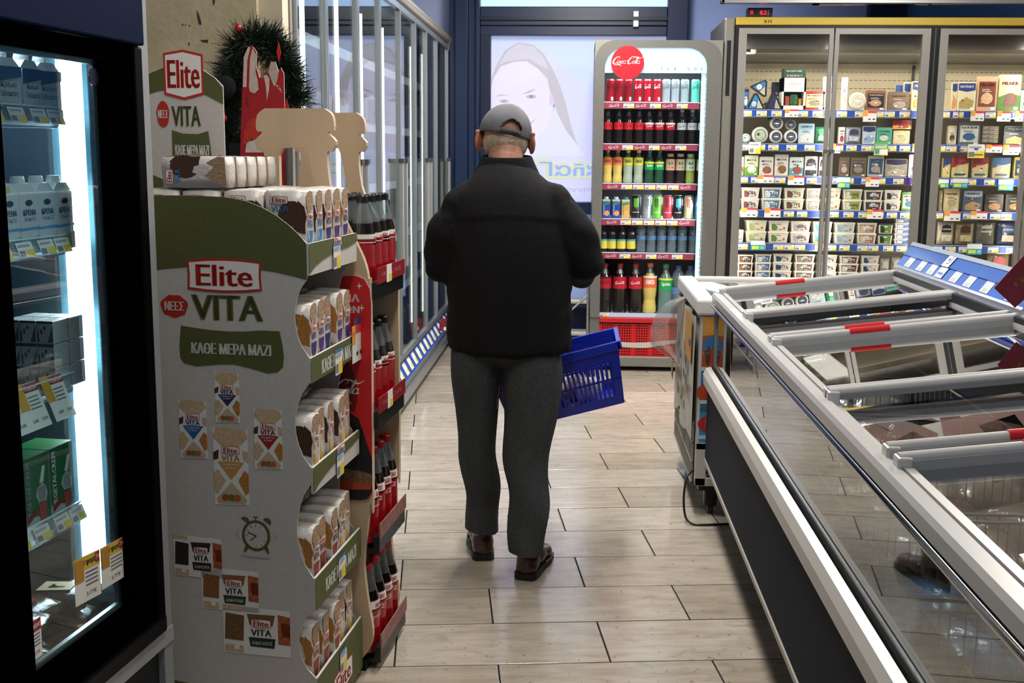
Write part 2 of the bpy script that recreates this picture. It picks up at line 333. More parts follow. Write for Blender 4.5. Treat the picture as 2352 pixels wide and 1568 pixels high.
# hanging sign board over the cooler
sb = empty('sign_board', 'large white hanging board with cropped brown and pink picture above the cheese cooler', 'sign', (.87, 7.3, 2.335))
b = MB(); b.box((0, .005, .02), (2.6, .04, .85), mat('#b9b6b0', .6)); b.build('panel', sb)
b = MB(); b.box((-.012, -.012, 0), (2.62, .045, .022), STEEL, bev=.004); b.box((-.012, -.012, 0), (.012, .045, .87), STEEL, bev=.004); b.build('frame', sb, label='silver frame')
b = MB(); q = lambda u, v: tuple(at(u, v, 7.303)-Vector(sb.location))
for pts, c_ in (([(1866, 13), (1850, -30), (1990, -30), (1930, 13)], '#6b5040'), ([(1866, 13), (1862, -30), (1885, -30), (1882, 12)], '#4a3a36'), ([(1932, 13), (1985, -30), (2100, -30), (2030, 4), (1990, 12)], '#6e5a60'), ([(1985, 12), (2060, -30), (2110, -30), (2050, 5)], '#3b2a2c'),
              ([(2102, 12), (2110, -30), (2160, -30), (2132, 12)], '#5b4034'), ([(2140, 11), (2200, -30), (2352, -30), (2420, 9)], '#7c5c56'), ([(2190, 10), (2240, -10), (2270, 8)], '#a88a60'), ([(1880, -30), (1870, -120), (1960, -190), (2080, -170), (2100, -60), (2060, -30)], '#7a5a4c'), ([(2110, -30), (2120, -150), (2230, -230), (2352, -200), (2420, -90), (2400, -30)], '#8a6a64'), ([(1980, -60), (2040, -130), (2090, -80), (2040, -40)], '#4a342e'), ([(2200, -60), (2260, -160), (2330, -120), (2290, -50)], '#5c4038'), ([(1700, -60), (1720, -200), (1820, -230), (1850, -100)], '#9a8478'), ([(2150, 11), (2165, 8), (2178, 11)], '#1d1718')): b.poly(pts, q, mat(c_, .6))
b.build('picture', sb, label='brown and pink picture fragment')
# ================================================================ left run of tall glass-door freezers
def tagm(mb, fn, x, y, w, h, kind=0):
    """printed price tag drawn at x,y (its top left) on the face fn"""
    o0 = Vector(fn(x, y)); nr = (Vector(fn(x+.01, y))-o0).cross(Vector(fn(x, y+.01))-o0).normalized(); cnt = [0]
    def P_(a, b, c, d, m):
        cnt[0] += 1; k = nr*(.0004*cnt[0]); mb.poly([(x+a*w, y-b*h), (x+c*w, y-b*h), (x+c*w, y-d*h), (x+a*w, y-d*h)], lambda u, v: tuple(Vector(fn(u, v))+k), m)
    P_(0, 0, 1, 1, PAPER)
    if kind == 0: P_(.52, .5, 1, 1, YEL); P_(.06, .55, .4, .9, mat('#77767a', .7)); P_(.08, .15, .8, .28, mat('#9da3b4', .7))
    if kind == 1: P_(.0, -.02, .34, .5, ORNG); P_(.36, 0, 1, .22, mat('#d8323a', .6)); P_(.4, .72, .56, .82, INK); P_(.72, .72, .9, .82, INK)
    if kind == 2: P_(0, 0, 1, .08, mat('#15708c', .6)); P_(0, .5, 1, 1, mat('#1187a0', .6)); P_(.08, .58, .6, .9, mat('#b8d94a', .6)); P_(.66, .58, .95, .9, mat('#6dc2c0', .6))
ys = [3.80, 4.27, 4.88, 5.42, 6.02, 6.58, 7.06, 7.58, 8.22]
wf = empty('wall_freezer', 'long run of tall glass-door wall freezers along the left wall behind the wooden racks', 'freezer', (-.95, 3.8, 0))
SIL = mat('#a2a6ab', .3, .7); L0 = Vector((-.95, 3.8, 0))
b = MB(); b.box((-.75, 0, .06), (-.72, 4.42, 2.2), mat('#39434a', .5)); b.box((-.75, 0, 2.1), (-.02, 4.42, 2.18), mat('#39434a', .5)); b.box((-.75, 0, .06), (-.02, 4.42, .2), GREYD)
b.box((-.75, -.03, .06), (0, 0, 2.2), mat('#8f8a80', .5)); b.box((-.75, 4.42, .06), (0, 4.45, 2.2), GREYD); b.build('cabinet', wf)
b = MB(); b.tube([(0, -.03, 2.205), (0, 4.38, 2.205), (-.0, 4.43, 2.19), (0, 4.45, 2.14)], .03, mat('#b5aa92', .3, .6), seg=10); b.build('top_rail', wf, label='rounded champagne metal top rail')
b = MB(); b.box((-.03, -.03, .05), (.03, 4.45, .12), SIL, bev=.006); b.box((-.03, -.03, .125), (.022, 4.45, .17), mat('#90959b', .3, .8), bev=.006)
b.add([(.028, -.03, .165), (.028, 4.45, .165), (-.03, 4.45, .26), (-.03, -.03, .26)], [(0, 1, 2, 3)], mat('#5f7fb8', .35)); b.build('plinth', wf)
prl = MB(); prl.add([(.0295, -.03, .178), (.0295, 4.45, .178), (-.012, 4.45, .252), (-.012, -.03, .252)], [(0, 1, 2, 3)], mat('#24459a', .45)); prl = prl.build('price_rail', wf, label='sloping blue price rail'); fr_ = lambda u, v: (.03-(v*.55), u, .175+v)
k = 0
y = .0
while y < 4.4:
    w_ = (.07, .09)[k % 2]; pr = MB()
    if k % 2: pr.poly([(y, .012), (y+w_, .012), (y+w_, .075), (y, .075)], lambda u, v: (.0312-v*.55, u, .1755+v), PAPER)
    if k % 2: pr.poly([(y+.05, .015), (y+.085, .015), (y+.085, .04), (y+.05, .04)], lambda u, v: (.0318-v*.55, u, .176+v), YEL); pr.build('price_tag', prl)
    y += w_+.006; k += 1
for i in range(8):
    a, c_ = ys[i]-3.8, ys[i+1]-3.8
    d = MB(); z0, z1 = .29, 2.165; s_ = .017
    for p0, p1 in (((-.012, a+.004, z0), (.012, a+.004+s_, z1)), ((-.012, c_-.004-s_, z0), (.012, c_-.004, z1)), ((-.012, a+.004+s_, z0), (.012, c_-.004-s_, z0+.03)), ((-.012, a+.004+s_, z1-.03), (.012, c_-.004-s_, z1))): d.box(p0, p1, SIL)
    do = d.build('door', wf)
    g = MB(); g.box((-.004, a+.026, z0+.03), (0, c_-.026, z1-.03), glass('#e8f0f0', k=1.0, base=.02)); g.build('pane', do)
    h = MB(); ya = a+.05 if i % 2 == 0 else c_-.09
    h.box((.012, ya, .80), (.036, ya+.03, 1.36), mat('#9a9a9a', .4, .4), bev=.006); h.box((.010, ya-.008, 1.355), (.04, ya+.038, 1.375), mat('#3a3a3c', .5)); h.build('handle', do)
    l = MB(); l.box((-.10, a+.035, .34), (-.084, a+.050, 2.05), mat('#fffaf2', .5, emit=4)); l.build('light_tube', wf)
sh = MB()
for z in (.55, .88, 1.2, 1.52, 1.84): sh.box((-.7, .02, z), (-.16, 4.4, z+.012), mat('#9aa0a2', .4, .5)); sh.box((-.165, .02, z-.005), (-.155, 4.4, z+.04), mat('#c9ced2', .4))
sh.build('shelf', wf)
cols = ['#4c5a54', '#7a6a60', '#3f4a5e', '#8b8378', '#5a3d38', '#66707a', '#9a9488', '#2f4036']
n = 0
for zi, z in enumerate((.2, .562, .892, 1.212, 1.532)):
    for i in range(12):
        hh = R.uniform(.12, .22); ww = R.uniform(.2, .3); yy = 3.99+i*.36
        fb = MB(); fb.box((-.13, -ww/2, 0), (.13, ww/2, hh), mat(cols[n % 8], .45, var=.35, vs=14), bev=.02); fb.box((.131, -ww/2+.03, .03), (.132, ww/2-.03, hh-.03), mat(cols[(n*3+2) % 8], .5))
        tag(fb.build('frozen_food_pack', loc=(-.95-.30, yy, z+.001)), 'frozen food pack, %s from the near end, %s level of the wall freezer' % (ORD[i], ('bottom', 'second', 'third', 'fourth', 'fifth')[zi]), 'frozen food', 'packs inside the wall freezer'); n += 1
tg = empty('discount_tag', 'small red and orange 5% discount tag sticking out of the left price rail', 'price tag', (-.90, 7.32, .255))
b = MB(); b.box((0, 0, 0), (.085, .002, .085), mat('#7c1420', .5)); b.text('-5%', flat(-.002), .042, .052, .024, mat('#f07a2a', .6), w=.07, bold=.0015); b.poly([(.03, .008), (.055, .008), (.055, .03), (.03, .03)], flat(-.002), PAPER); b.build('card', tg)
tg.rotation_euler = (0, .12, 0)
# ================================================================ red drinks fridge
FY = 7.40
fx = lambda u, v=400, y=FY: at(u, v, y).x
fz = lambda v, u=1500, y=FY: at(u, v, y).z
df = empty('drinks_fridge', 'tall grey drinks fridge with glowing header, red round sign and red grille base', 'fridge', (.09, FY, 0))
D0 = Vector((.09, FY, 0)); W_ = .80; H_ = 2.12
def fq(d=0): return lambda u, v: tuple(at(u, v, FY-d)-D0)
FG = mat('#6f6d69', .4, .35, var=.06, vs=80); b = MB()
b.box((0, .02, .10), (.03, .62, H_), FG); b.box((W_-.03, .02, .10), (W_, .62, H_), FG); b.box((0, .58, .1), (W_, .62, H_), mat('#1a1d20', .6)); b.box((0, .02, H_-.03), (W_, .62, H_), FG); b.box((0, .02, .30), (W_, .6, .34), BLACK); b.build('cabinet', df)
iL, iR = .063, W_-.095; iT = 2.075; iB = .355
b = MB(); R8 = .12
outer = [(0, .10), (0, H_), (W_, H_), (W_, .10)]
def arch(x0, x1, z0, z1, r): return [(x0, z0)] + [(x0+r-r*math.cos(a), z1-r+r*math.sin(a)) for a in [k*math.pi/16 for k in range(9)]] + [(x1-r+r*math.sin(a), z1-r+r*math.cos(a)) for a in [k*math.pi/16 for k in range(9)]] + [(x1, z0)]
inn = arch(iL, iR, iB, iT, R8)
n = len(inn); half = n//2
left = [(0, iB), (0, H_), (W_/2, H_)] + [(W_/2, iT)] + list(reversed(inn[:half])); right = [(W_/2, H_), (W_, H_), (W_, iB)] + list(reversed(inn[half:])) + [(W_/2, iT)]
for pl in (left, right): b.prism(pl, lambda u, v: (u, 0, v), (0, -.03, 0), FG)
ff = b.build('front_frame', df)
b = MB()
for s_, x0 in ((1, 0), (-1, W_)):
    pts = [(x0, H_), (x0+s_*.12, H_)] + [(x0+s_*(.12-.115*math.sin(a)), H_-.12+.115*math.cos(a)) for a in [k*math.pi/16 for k in range(1, 8)]] + [(x0, H_-.13)]
    b.poly(pts, flat(-.0315), mat('#8f8c86', .35, .5))
b.build('corner_trim', df, label='lighter triangular corner piece')
hb = fz(168)
b = MB(); hp = arch(iL, iR, hb, iT, R8)
b.poly(hp, lambda u, v: (u, -.012, v), mat('#a6d8ec', .6, emit=.5))
b.poly([(p[0]*.94+.02, hb+.03+(p[1]-hb)*.8) for p in hp[1:-1]], flat(-.0135), mat('#c4e6f2', .6, emit=.6))
b.poly([(iL+.28, hb+.09), (iL+.28, iT-.02), (iR-.05, iT-.025), (iR-.06, hb+.1)], flat(-.0145), mat('#e8f8fb', .6, emit=.7))
hd = b.build('header_light', df, label='glowing pale blue header panel')
b = MB()
x = iL+.36
for ch in 'ICE COLD':
    if ch != ' ': b.text(ch, flat(-.016), x, hb+.028, .017, mat('#3a1d2c', .6))
    x += .042
b.build('lettering', hd)
b = MB(); c0 = fq(.0)(1441, 145); b.prism(ell(c0[0], c0[2], .104, .104, 32), lambda u, v: (u, -.035, v), (0, .012, 0), mat('#c00d22', .35))
b.script(flat(-.0365), c0[0], c0[2]+.01, .19, PAPER); b.build('round_sign', df, label='red round sign with white script')
# shelves, strips
MARO = mat('#8e2f46', .45); rowsz = [237, 332, 422, 503, 580]
shz = [fz(v, y=7.5) for v in rowsz]
for i, z in enumerate(shz):
    b = MB(); b.box((iL-.02, .04, z-.006), (iR+.01, .55, z), mat('#9aa3a8', .4, .4)); s = b.build('shelf', df)
    b = MB(); b.box((iL-.005, .03, z-.038), (iR-.035, .036, z+.002), MARO); b.box((iL-.005, .028, z), (iR-.035, .037, z+.005), mat('#c8cfe4', .4))
    x = iL+.03
    kk = 0
    while x < iR-.12:
        if (i in (2, 3) and kk % 6 != 0) or (i not in (2, 3) and kk % 2): tb_ = MB(); tagm(tb_, flat(.0285), x, z-.006, .068, .028, 0); tb_.build('price_tag', s); x += .075
        else: b.script(flat(.0288), x+.04, z-.019, .07, mat('#e9d3d8', .5)); x += .095
        kk += 1
    b.build('price_strip', s)
b = MB(); b.box((iL-.03, .0, iB), (iR+.03, .56, iB+.012), mat('#aebfd0', .4)); b.box((iL, -.004, iB-.0), (iR, .004, iB+.028), mat('#b6c6de', .4)); tagm(b, flat(-.005), iL, iB+.026, .06, .024, 0); b.build('bottom_strip', df)
b = MB(); b.box((iR-.028, -.0, iB+.03), (iR-.002, .02, hb), mat('#9fd4e8', .4, emit=.35)); lb = b.build('light_strip', df)
b = MB()
nz = 52
for k in range(nz): z = iB+.05+(hb-iB-.06)*k/nz; b.box((iR-.019, -.003, z), (iR-.009, .0, z+.013), mat('#f4ffff', .4, emit=14))
b.build('diodes', lb)
b = MB(); b.box((iL+.0, -.012, iB+.03), (iR-.0, -.008, hb), glass(k=.35)); b.build('glass_door', df)
zr = fz(722); zk = fz(743); zg0 = fz(828)
b = MB(); b.box((iL, -.03, zk+.006), (iR+.03, 0, iB-.002), RED, bev=.004); b.box((0, -.02, .10), (iL, 0, iB), FG); b.box((iR+.03, -.02, .10), (W_, 0, iB), FG); b.build('red_panel', df)
b = MB(); b.box((iL, -.004, zg0), (iR+.03, 0, zk-.004), BLACK); 
nx, nzz = 42, 14; gw = (iR+.03-iL)/nx; gh = (zk-.006-zg0)/nzz
for i in range(nx+1):
    wd = .022 if i % 7 == 0 else .0062; b.box((iL+i*gw-wd/2, -.012, zg0), (iL+i*gw+wd/2, -.005, zk-.006), REDB)
for j in range(nzz+1): b.box((iL, -.0122, zg0+j*gh-.0034), (iR+.03, -.005, zg0+j*gh+.0034), REDB)
g = b.build('grille', df, label='perforated red grille'); g['kind'] = 'stuff'
b = MB(); wv = [(iL+.0, .245), (iL+.1, .20), (iL+.22, .188), (iL+.4, .2), (iR+.03, .235), (iR+.03, .222), (iL+.42, .175), (iL+.3, .155), (iL+.15, .160), (iL, .19)]
b.prism(spline(wv[:5], 4)+spline(wv[5:], 4), lambda u, v: (u, -.0125, v), (0, -.004, 0), mat('#b9b3aa', .5)); b.build('wave_emblem', df, label='pale wave-shaped band')
b = MB(); b.box((0, -.03, .03), (W_, .6, .098), mat('#85827d', .4, .4), bev=.006)
for x in (.06, .7):
    for yy in (.05, .5): b.lathe([(.02, 0), (.02, .03)], BLACK, 10, c=(x, yy, 0))
b.build('base', df)
area('drinks_fridge_light', (.48, FY+.10, 2.0), .6, .1, 9.0, (.85, .95, 1), (.25, 0, 0))
area('drinks_fridge_side_light', (.09+iR-.03, FY+.03, 1.1), .04, 1.4, 9, (.85, .95, 1), (0, 1.3, .3))
# --- what stands in it
PET = glass('#dfe8ea', k=1.3, base=.06, haze=.10); COLA = mat('#140806', .12, coat=.6); CLR = glass('#c3dcea', k=1.6, base=.10, haze=.12, rough=.05)
def label_ring(r, z0, z1, m, seg=14): b = MB(); b.lathe([(r, z0), (r, z1)], m, seg, cap=False); return b
def bottle(name, h, r, liq, capc, lab, ls, text=None, script=None, z0=.42, z1=.62, waist=1, seg=12, neck=PET, tc=None):
    """root body mesh with cap and label parts"""
    b = MB(); pr = [(r*.72, 0), (r*.98, .03*h), (r, .1*h), (r*(1-.10*waist), .28*h), (r*.97, .42*h), (r, .5*h), (r, .62*h), (r*.88, .70*h), (r*.56, .80*h), (r*.36, .88*h), (r*.34, .94*h)]
    lz = [liq]*7+[liq if liq is not COLA else liq]+[neck]*2; b.lathe(pr, liq, seg, ms=lz); o = b.build(name)
    c = MB(); c.lathe([(r*.42, .925*h), (r*.44, .935*h), (r*.44, .99*h), (r*.38, h)], mat(capc, .4), seg); c.build('cap', o)
    l = label_ring(r*1.015, z0*h, z1*h, mat(lab, .35), seg)
    if script: l.script(cyl(r*1.04), 0, (z0+z1)/2*h, r*1.5, mat(script, .5))
    if text: l.text(text, cyl(r*1.04), 0, (z0+z1)/2*h, (z1-z0)*h*.4, mat(tc or '#f2f2ee', .5), w=r*1.3, bold=r*.02)
    if ls: l.lathe([(r*1.02, z1*h-.012), (r*1.02, z1*h)], mat(ls, .4), seg, cap=False)
    l.build('label', o); return o
def can(name, h, r, col, stripe=None, script=None, mark=None, metal=.3):
    b = MB(); b.lathe([(r*.8, 0), (r, .04*h), (r, .93*h), (r*.82, .985*h), (r*.84, h), (r*.76, h), (r*.74, h-.003)], None, 14, ms=[mat('#aeb2b6', .3, .9), mat(col, .28, metal), mat(col, .28, metal), STEEL, STEEL, STEEL]); o = b.build(name)
    l = MB(); f_ = cyl(r*1.02)
    if script: l.script(f_, 0, h*.68, r*1.7, mat(script, .4), h=h*.2)
    if mark:
        for dx in (-.35, 0, .35): l.add([f_(*p) for p in [(dx*r-.004, .86*h), (dx*r+.005, .86*h), (dx*r+.003, .6*h), (dx*r+.006, (.46 if dx else .36)*h), (dx*r-.004, .55*h)]], [(0, 1, 2, 3, 4)], mat(mark, .4))
        l.text('MONSTER', f_, 0, h*.28, h*.05, mat('#e8e8e8', .5), w=r*1.5)
    if stripe: l.add([f_(*p) for p in [(.2*r, .1*h), (.75*r, .1*h), (.75*r, .25*h), (.2*r, .25*h)]], [(0, 1, 2, 3)], mat(stripe, .5))
    if l.v: l.build('print', o)
    return o
IY = 7.52
def frow(cs, zrow, protos, desc):
    for i, u in enumerate(cs):
        pr_, d_ = protos[i]
        put(pr_, (at(u, 400, IY).x, IY, zrow+.0005), '%s, %s from left, %s of drinks fridge' % (d_, ORD[i], desc.replace('the ', '')), 'can' if 'can' in pr_.name else ('carton' if 'carton' in pr_.name else 'bottle'), 'drinks on %s of the fridge' % desc)
cr1 = can('drink_can', .152, .0275, '#a01020', '#c9c9c9', '#1a1014'); cr2 = can('drink_can', .152, .0275, '#b30f22', '#c9c9c9', '#f0f0f0'); cs_ = can('drink_can', .152, .0275, '#b8c0c6', None, '#5a4650', metal=.6); ct = can('drink_can', .152, .0275, '#62c9ac', None, '#2a3a38', metal=.2)
frow([1397.6, 1417.7, 1438.6, 1460.6, 1482, 1503.5, 1524.4, 1545, 1566.5, 1590.6, 1612], shz[0], [(cr1, 'slim dark red can with black script')]*3+[(cr2, 'slim red can with white script')]*3+[(cs_, 'slim silver can')]*3+[(ct, 'slim mint green can')]*2, 'the top shelf')
bz = bottle('drink_bottle', .225, .031, COLA, '#17171a', '#c2182a', None, script='#3a1014'); br = bottle('drink_bottle', .225, .031, COLA, '#17171a', '#b3142c', '#d8d8d8', script='#f2f2f2'); bl = bottle('drink_bottle', .225, .031, COLA, '#bfc3c8', '#aeb6bc', None, script='#5a5f66')
frow([1393.6, 1418.5, 1441.3, 1465, 1488, 1512, 1536.4, 1562.4, 1586, 1610], shz[1], [(bz, 'cola bottle with plain red label')]*4+[(br, 'cola bottle with red label and white script')]*3+[(bl, 'cola bottle with silver label')]*3, 'the second shelf')
OR_ = mat('#d0b862', .25, coat=.4); LM = mat('#9fae9c', .25, coat=.4); GR = mat('#1f4a34', .2, coat=.5); TEA = mat('#2a1712', .2, coat=.5); GT = mat('#8fa348', .25, coat=.3)
fo = bottle('drink_bottle', .215, .032, OR_, '#e37a2c', '#e87b32', None, text='FANTA', tc='#1c2a6a', z0=.55, z1=.78); fl = bottle('drink_bottle', .215, .032, LM, '#d9d440', '#d3d636', None, text='FANTA', tc='#1c2a6a', z0=.55, z1=.78)
sp = bottle('drink_bottle', .215, .031, GR, '#1d8a44', '#139a46', '#e5d84a', text='Sprite', z0=.42, z1=.66)
def fuze(liq, cap_, lab, blot): 
    b = MB(); h, r = .195, .03; b.lathe([(r*.9, 0), (r, .02), (r*.93, h*.35), (r, h*.5), (r*1.0, h*.8), (r*.75, h*.88), (r*.62, h*.92)], liq, 12); o = b.build('drink_bottle')
    c = MB(); c.lathe([(r*.72, h*.9), (r*.74, h*.99), (r*.68, h)], mat(cap_, .4), 12); c.build('cap', o); l = label_ring(r*1.02, h*.45, h*.82, mat(lab, .4), 12)
    l.poly(ell(0, h*.68, r*.55, r*.4, 10), cyl(r*1.04), mat('#3f7a4a', .5)); l.poly(ell(.004, h*.54, r*.5, r*.22, 8), cyl(r*1.04), mat(blot, .5)); l.build('label', o); return o
z1_ = fuze(TEA, '#d9a58a', '#d0a78e', '#a8343c'); z2_ = fuze(TEA, '#d8c9a0', '#c8b49a', '#a8503c'); z3_ = fuze(GT, '#cfe0c0', '#c9dcc4', '#5a3a80'); z4_ = fuze(TEA, '#ccc84a', '#b9c078', '#7a8a3a')
frow([1395, 1418, 1442, 1466, 1491, 1513.8, 1539, 1562, 1585, 1610], shz[2], [(fo, 'orange soda bottle')]*2+[(fl, 'lemon soda bottle with yellow label')]*2+[(sp, 'green lemon-lime soda bottle')]*2+[(z1_, 'peach-capped iced tea bottle'), (z2_, 'beige-capped iced tea bottle'), (z3_, 'pale green iced tea bottle'), (z4_, 'yellow-capped iced tea bottle')], 'the third shelf')
def carton(col, capc, mark):
    b = MB(); b.box((-.026, -.026, 0), (.026, .026, .11), mat(col, .4), bev=.003); b.box((-.026, -.02, .11), (.026, .026, .125), mat('#d8dcd8', .4), bev=.003); o = b.build('juice_carton')
    c = MB(); c.lathe([(.014, .12), (.014, .138), (.011, .142)], mat(capc, .4), 12); c.build('cap', o); l = MB(); l.poly(ell(.005, .035, .017, .018, 10), flat(-.0265), mat(mark, .5)); l.poly([(-.022, .085), (.022, .095), (.022, .108), (-.022, .1)], flat(-.0265), mat('#2a8a50', .5))
    l.text('motion', lambda u, v: (-.016-v*1.0, -.027, .055+u), 0, 0, .010, PAPER, w=.06, bold=.0005); l.build('print', o); return o
j1 = carton('#1a3f9c', '#e8eef0', '#e0923a'); j2 = carton('#c79a5a', '#1f8a4c', '#e0a24a')
mc = [can('energy_drink_can', .155, .031, '#17191b', mark='#68c83a'), can('energy_drink_can', .155, .031, '#b4bec6', mark='#70777c', metal=.6), can('energy_drink_can', .155, .031, '#6fc03c', mark='#2c5a22'), can('energy_drink_can', .155, .031, '#c83a4a', mark='#7a1c26'), can('energy_drink_can', .155, .031, '#14161a', mark='#44b8e0'), can('energy_drink_can', .155, .031, '#d0c49a', mark='#c0303a'), can('energy_drink_can', .155, .031, '#2f86c2', mark='#d07a4a')]
frow([1393.9, 1416.6, 1438.7, 1462.6, 1487.8, 1511, 1535.8, 1559.4, 1584.6, 1608.7], shz[3], [(j1, 'blue juice carton')]*2+[(j2, 'brown juice carton with green cap')]+[(mc[k], d+' energy drink can') for k, d in enumerate(['black and green', 'white', 'bright green', 'pink-red', 'black and blue', 'cream', 'blue and orange'])], 'the fourth shelf')
ib = bottle('drink_bottle', .19, .030, COLA, '#2a6a9c', '#d9c94a', '#4aa0b8', z0=.12, z1=.45, waist=0, neck=COLA)
def water(h, r, capc):
    b = MB(); b.lathe([(r*.8, 0), (r, .03*h), (r*.94, .12*h), (r, .2*h), (r*.92, .32*h), (r, .42*h), (r*.78, .56*h), (r*.95, .66*h), (r, .76*h), (r*.8, .86*h), (r*.42, .92*h), (r*.36, .95*h)], CLR, 12); o = b.build('water_bottle')
    c = MB(); c.lathe([(r*.42, .945*h), (r*.42, h)], mat(capc, .4), 12); c.build('cap', o); l = label_ring(r*1.01, .42*h, .56*h, glass('#7fa8d8', k=1, haze=.5), 12); l.build('label', o); return o
wt = water(.2, .031, '#c8d6e4')
frow([1389, 1408.7, 1431, 1453.6, 1476.6, 1500, 1523.7, 1547.6, 1572, 1598], shz[4], [(ib, 'dark iced tea bottle with yellow label')]*4+[(wt, 'clear small water bottle')]*6, 'the fifth shelf')
B1 = bottle('large_drink_bottle', .33, .046, COLA, '#b01020', '#a8152a', '#5a1018', script='#4a1018', z0=.5, z1=.74, waist=.6); B2 = bottle('large_drink_bottle', .33, .046, COLA, '#b01020', '#b5142c', None, script='#f4f4f4', z0=.5, z1=.74, waist=.6)
B3 = bottle('large_drink_bottle', .335, .046, OR_, '#e07a30', '#e36a34', '#f0e8e0', text='FANTA', tc='#f2f4ff', z0=.52, z1=.75, waist=1.6); B4 = bottle('large_drink_bottle', .33, .047, glass('#a8d8d0', k=1.4, base=.1, haze=.25), '#1f9a4a', '#12a04c', '#e5e04a', text='Sprite', z0=.48, z1=.72, waist=.3)
B5 = water(.32, .045, '#2a50b8'); B5.name = 'large_water_bottle'
frow([1394.7, 1429.8, 1466, 1500, 1536.4, 1565.8, 1594], iB+.012, [(B1, 'large cola bottle with plain red label'), (B2, 'large cola bottle with white script'), (B2, 'large cola bottle with white script'), (B3, 'large orange soda bottle'), (B4, 'large lemon-lime soda bottle'), (B5, 'large clear water bottle with blue cap'), (B5, 'large clear water bottle with blue cap')], 'the bottom shelf')
# folding steps beside the fridge
st = empty('step_ladder', 'small grey metal folding steps half hidden between the man and the drinks fridge', 'ladder', (-.115, 7.35, 0))
b = MB()
for x in (0, .19): b.tube([(x, 0, 0), (x+(.0), .06, .72)], .009, STEEL, 8)
b.build('front_leg', st); b = MB()
for x in (.0, .19): b.tube([(x, .34, 0), (x, .10, .72)], .008, STEEL, 8)
b.tube([(0, .3, .12), (.19, .3, .12)], .007, STEEL); b.build('rear_leg', st)
for z in (.24, .45, .70): b = MB(); b.box((-.01, .0+.06*z/.72, z-.01), (.2, .16+.06*z/.72, z+.012), mat('#a9a7a3', .4, .4), bev=.004); b.build('step', st)
b = MB(); b.tube([(.0, .01, .32), (.19, .04, .5)], .007, STEEL); b.tube([(0, .01, .05), (.19, .03, .27)], .007, STEEL); b.build('brace', st)
# ================================================================ cardboard rice-cake display and the wooden bottle rack
SO = Vector((-.604, 2.5, 0)); SRZ = -.0938; SE = Vector((math.cos(SRZ), math.sin(SRZ), 0)); SD = Vector((-math.sin(SRZ), math.cos(SRZ), 0))
def SW(s, t, z): return SO+SE*s+SD*t+Vector((0, 0, z))
OLIVE = mat('#51562a', .7, var=.10, vs=90); CARD = mat('#c2bdb7', .75, var=.05, vs=70); CARDD = mat('#9d9994', .8); LRED = mat('#b5200f', .6); SEED = mat('#4a2c1c', .7, var=.5, vs=300); CAKE = mat('#a98a6c', .8, var=.3, vs=160, bump=.5, bs=250)
GRAIN = mat('#b57a34', .7, var=.35, vs=260); CRM = mat('#c9ad86', .7, var=.2, vs=160)
def elite(mb, fn, cx, cy, w, ring=LRED, fill=PAPER, tilt=0):
    """the framed word mark, w wide"""
    h = w*.44; o_ = [(-.5, .42), (-.25, .48), (0, .5), (.25, .48), (.5, .42), (.49, 0), (.5, -.42), (.25, -.48), (0, -.5), (-.25, -.48), (-.5, -.42), (-.49, 0)]
    e = lambda k, d: mb.poly([(cx+x*w*k, cy+y*h*(k if k == 1 else .86)) for x, y in o_], (lambda u, v: fn(u, v, d)), ring if k == 1 else fill)
    e(1, 0); e(.94, 1); mb.text('Elite', lambda u, v: fn(u, v, 2), cx, cy, h*.62, ring, w=w*.74, bold=w*.013)
def vita(mb, fn, cx, cy, w, m):
    mb.text('VITA', lambda u, v: fn(u, v, 1), cx, cy, w*.36, m, w=w, bold=w*.012)
es = empty('display_stand', 'white and olive cardboard display stand of rice-cake packs beside the glass-door cooler', 'display stand', SO, SRZ)
# side panel facing the viewer
def scal(zt, zb, d, n=8): return [(-.002-d*math.sin(math.pi*k/n)**.7, zt+(zb-zt)*k/n) for k in range(n+1)]
right = [(0, 1.2), (0, 1.128)] + scal(1.12, .945, .03) + [(0, .942), (0, .885)] + scal(.88, .686, .035) + [(0, .683), (0, .648)] + scal(.643, .418, .036) + [(0, .415), (0, .34)] + scal(.335, .168, .038) + [(0, .165), (0, .0)]
top = [(-.40, 1.303), (-.356, 1.303), (-.25, 1.303), (-.185, 1.301), (-.14, 1.293), (-.104, 1.28), (-.07, 1.262), (-.044, 1.243), (-.02, 1.222)]
out = top + right + [(-.40, 0)]
b = MB(); b.prism(list(reversed(out)), lambda u, v: (u, 0, v), (0, .005, 0), CARD); sp_ = b.build('side_panel', es)
A = MB(); af = lambda u, v, d=0: (u, -.0008-.0004*d, v)
A.poly([(-.399, 1.302)]+top[1:]+[(-.0005, 1.2), (-.0005, 1.119), (-.03, 1.126), (-.08, 1.136), (-.15, 1.143), (-.2, 1.145), (-.28, 1.142), (-.34, 1.136), (-.399, 1.127)], af, OLIVE)
A.build('printed_background', sp_, label='printed olive field'); A = MB(); elite(A, lambda u, v, d=0: af(u, v, d+1), -.196, 1.124, .178); A.text('VITA', af, -.192, 1.05, .058, OLIVE, w=.165, bold=.0036)
rag = [(-.319+.033*math.cos(a)*(1+.05*math.sin(5*a)), 1.051+.026*math.sin(a)*(1+.06*math.sin(7*a))) for a in [k*math.pi/14 for k in range(28)]]
A.poly(rag, af, LRED); A.text('ΝΕΕΣ', lambda u, v: af(u, v, 2), -.319, 1.051, .021, PAPER, w=.045, bold=.0009)
A.poly([(-.305, 1.006)]+[(x, 1.006-.010*math.sin(math.pi*(x+.305)/.237)) for x in (-.27, -.23, -.19, -.15, -.11)]+[(-.068, 1.0), (-.062, .97), (-.059, .94), (-.062, .918), (-.075, .905), (-.1, .902), (-.14, .912), (-.18, .92), (-.22, .918), (-.27, .912), (-.3, .918), (-.309, .93), (-.31, .96)], af, OLIVE)
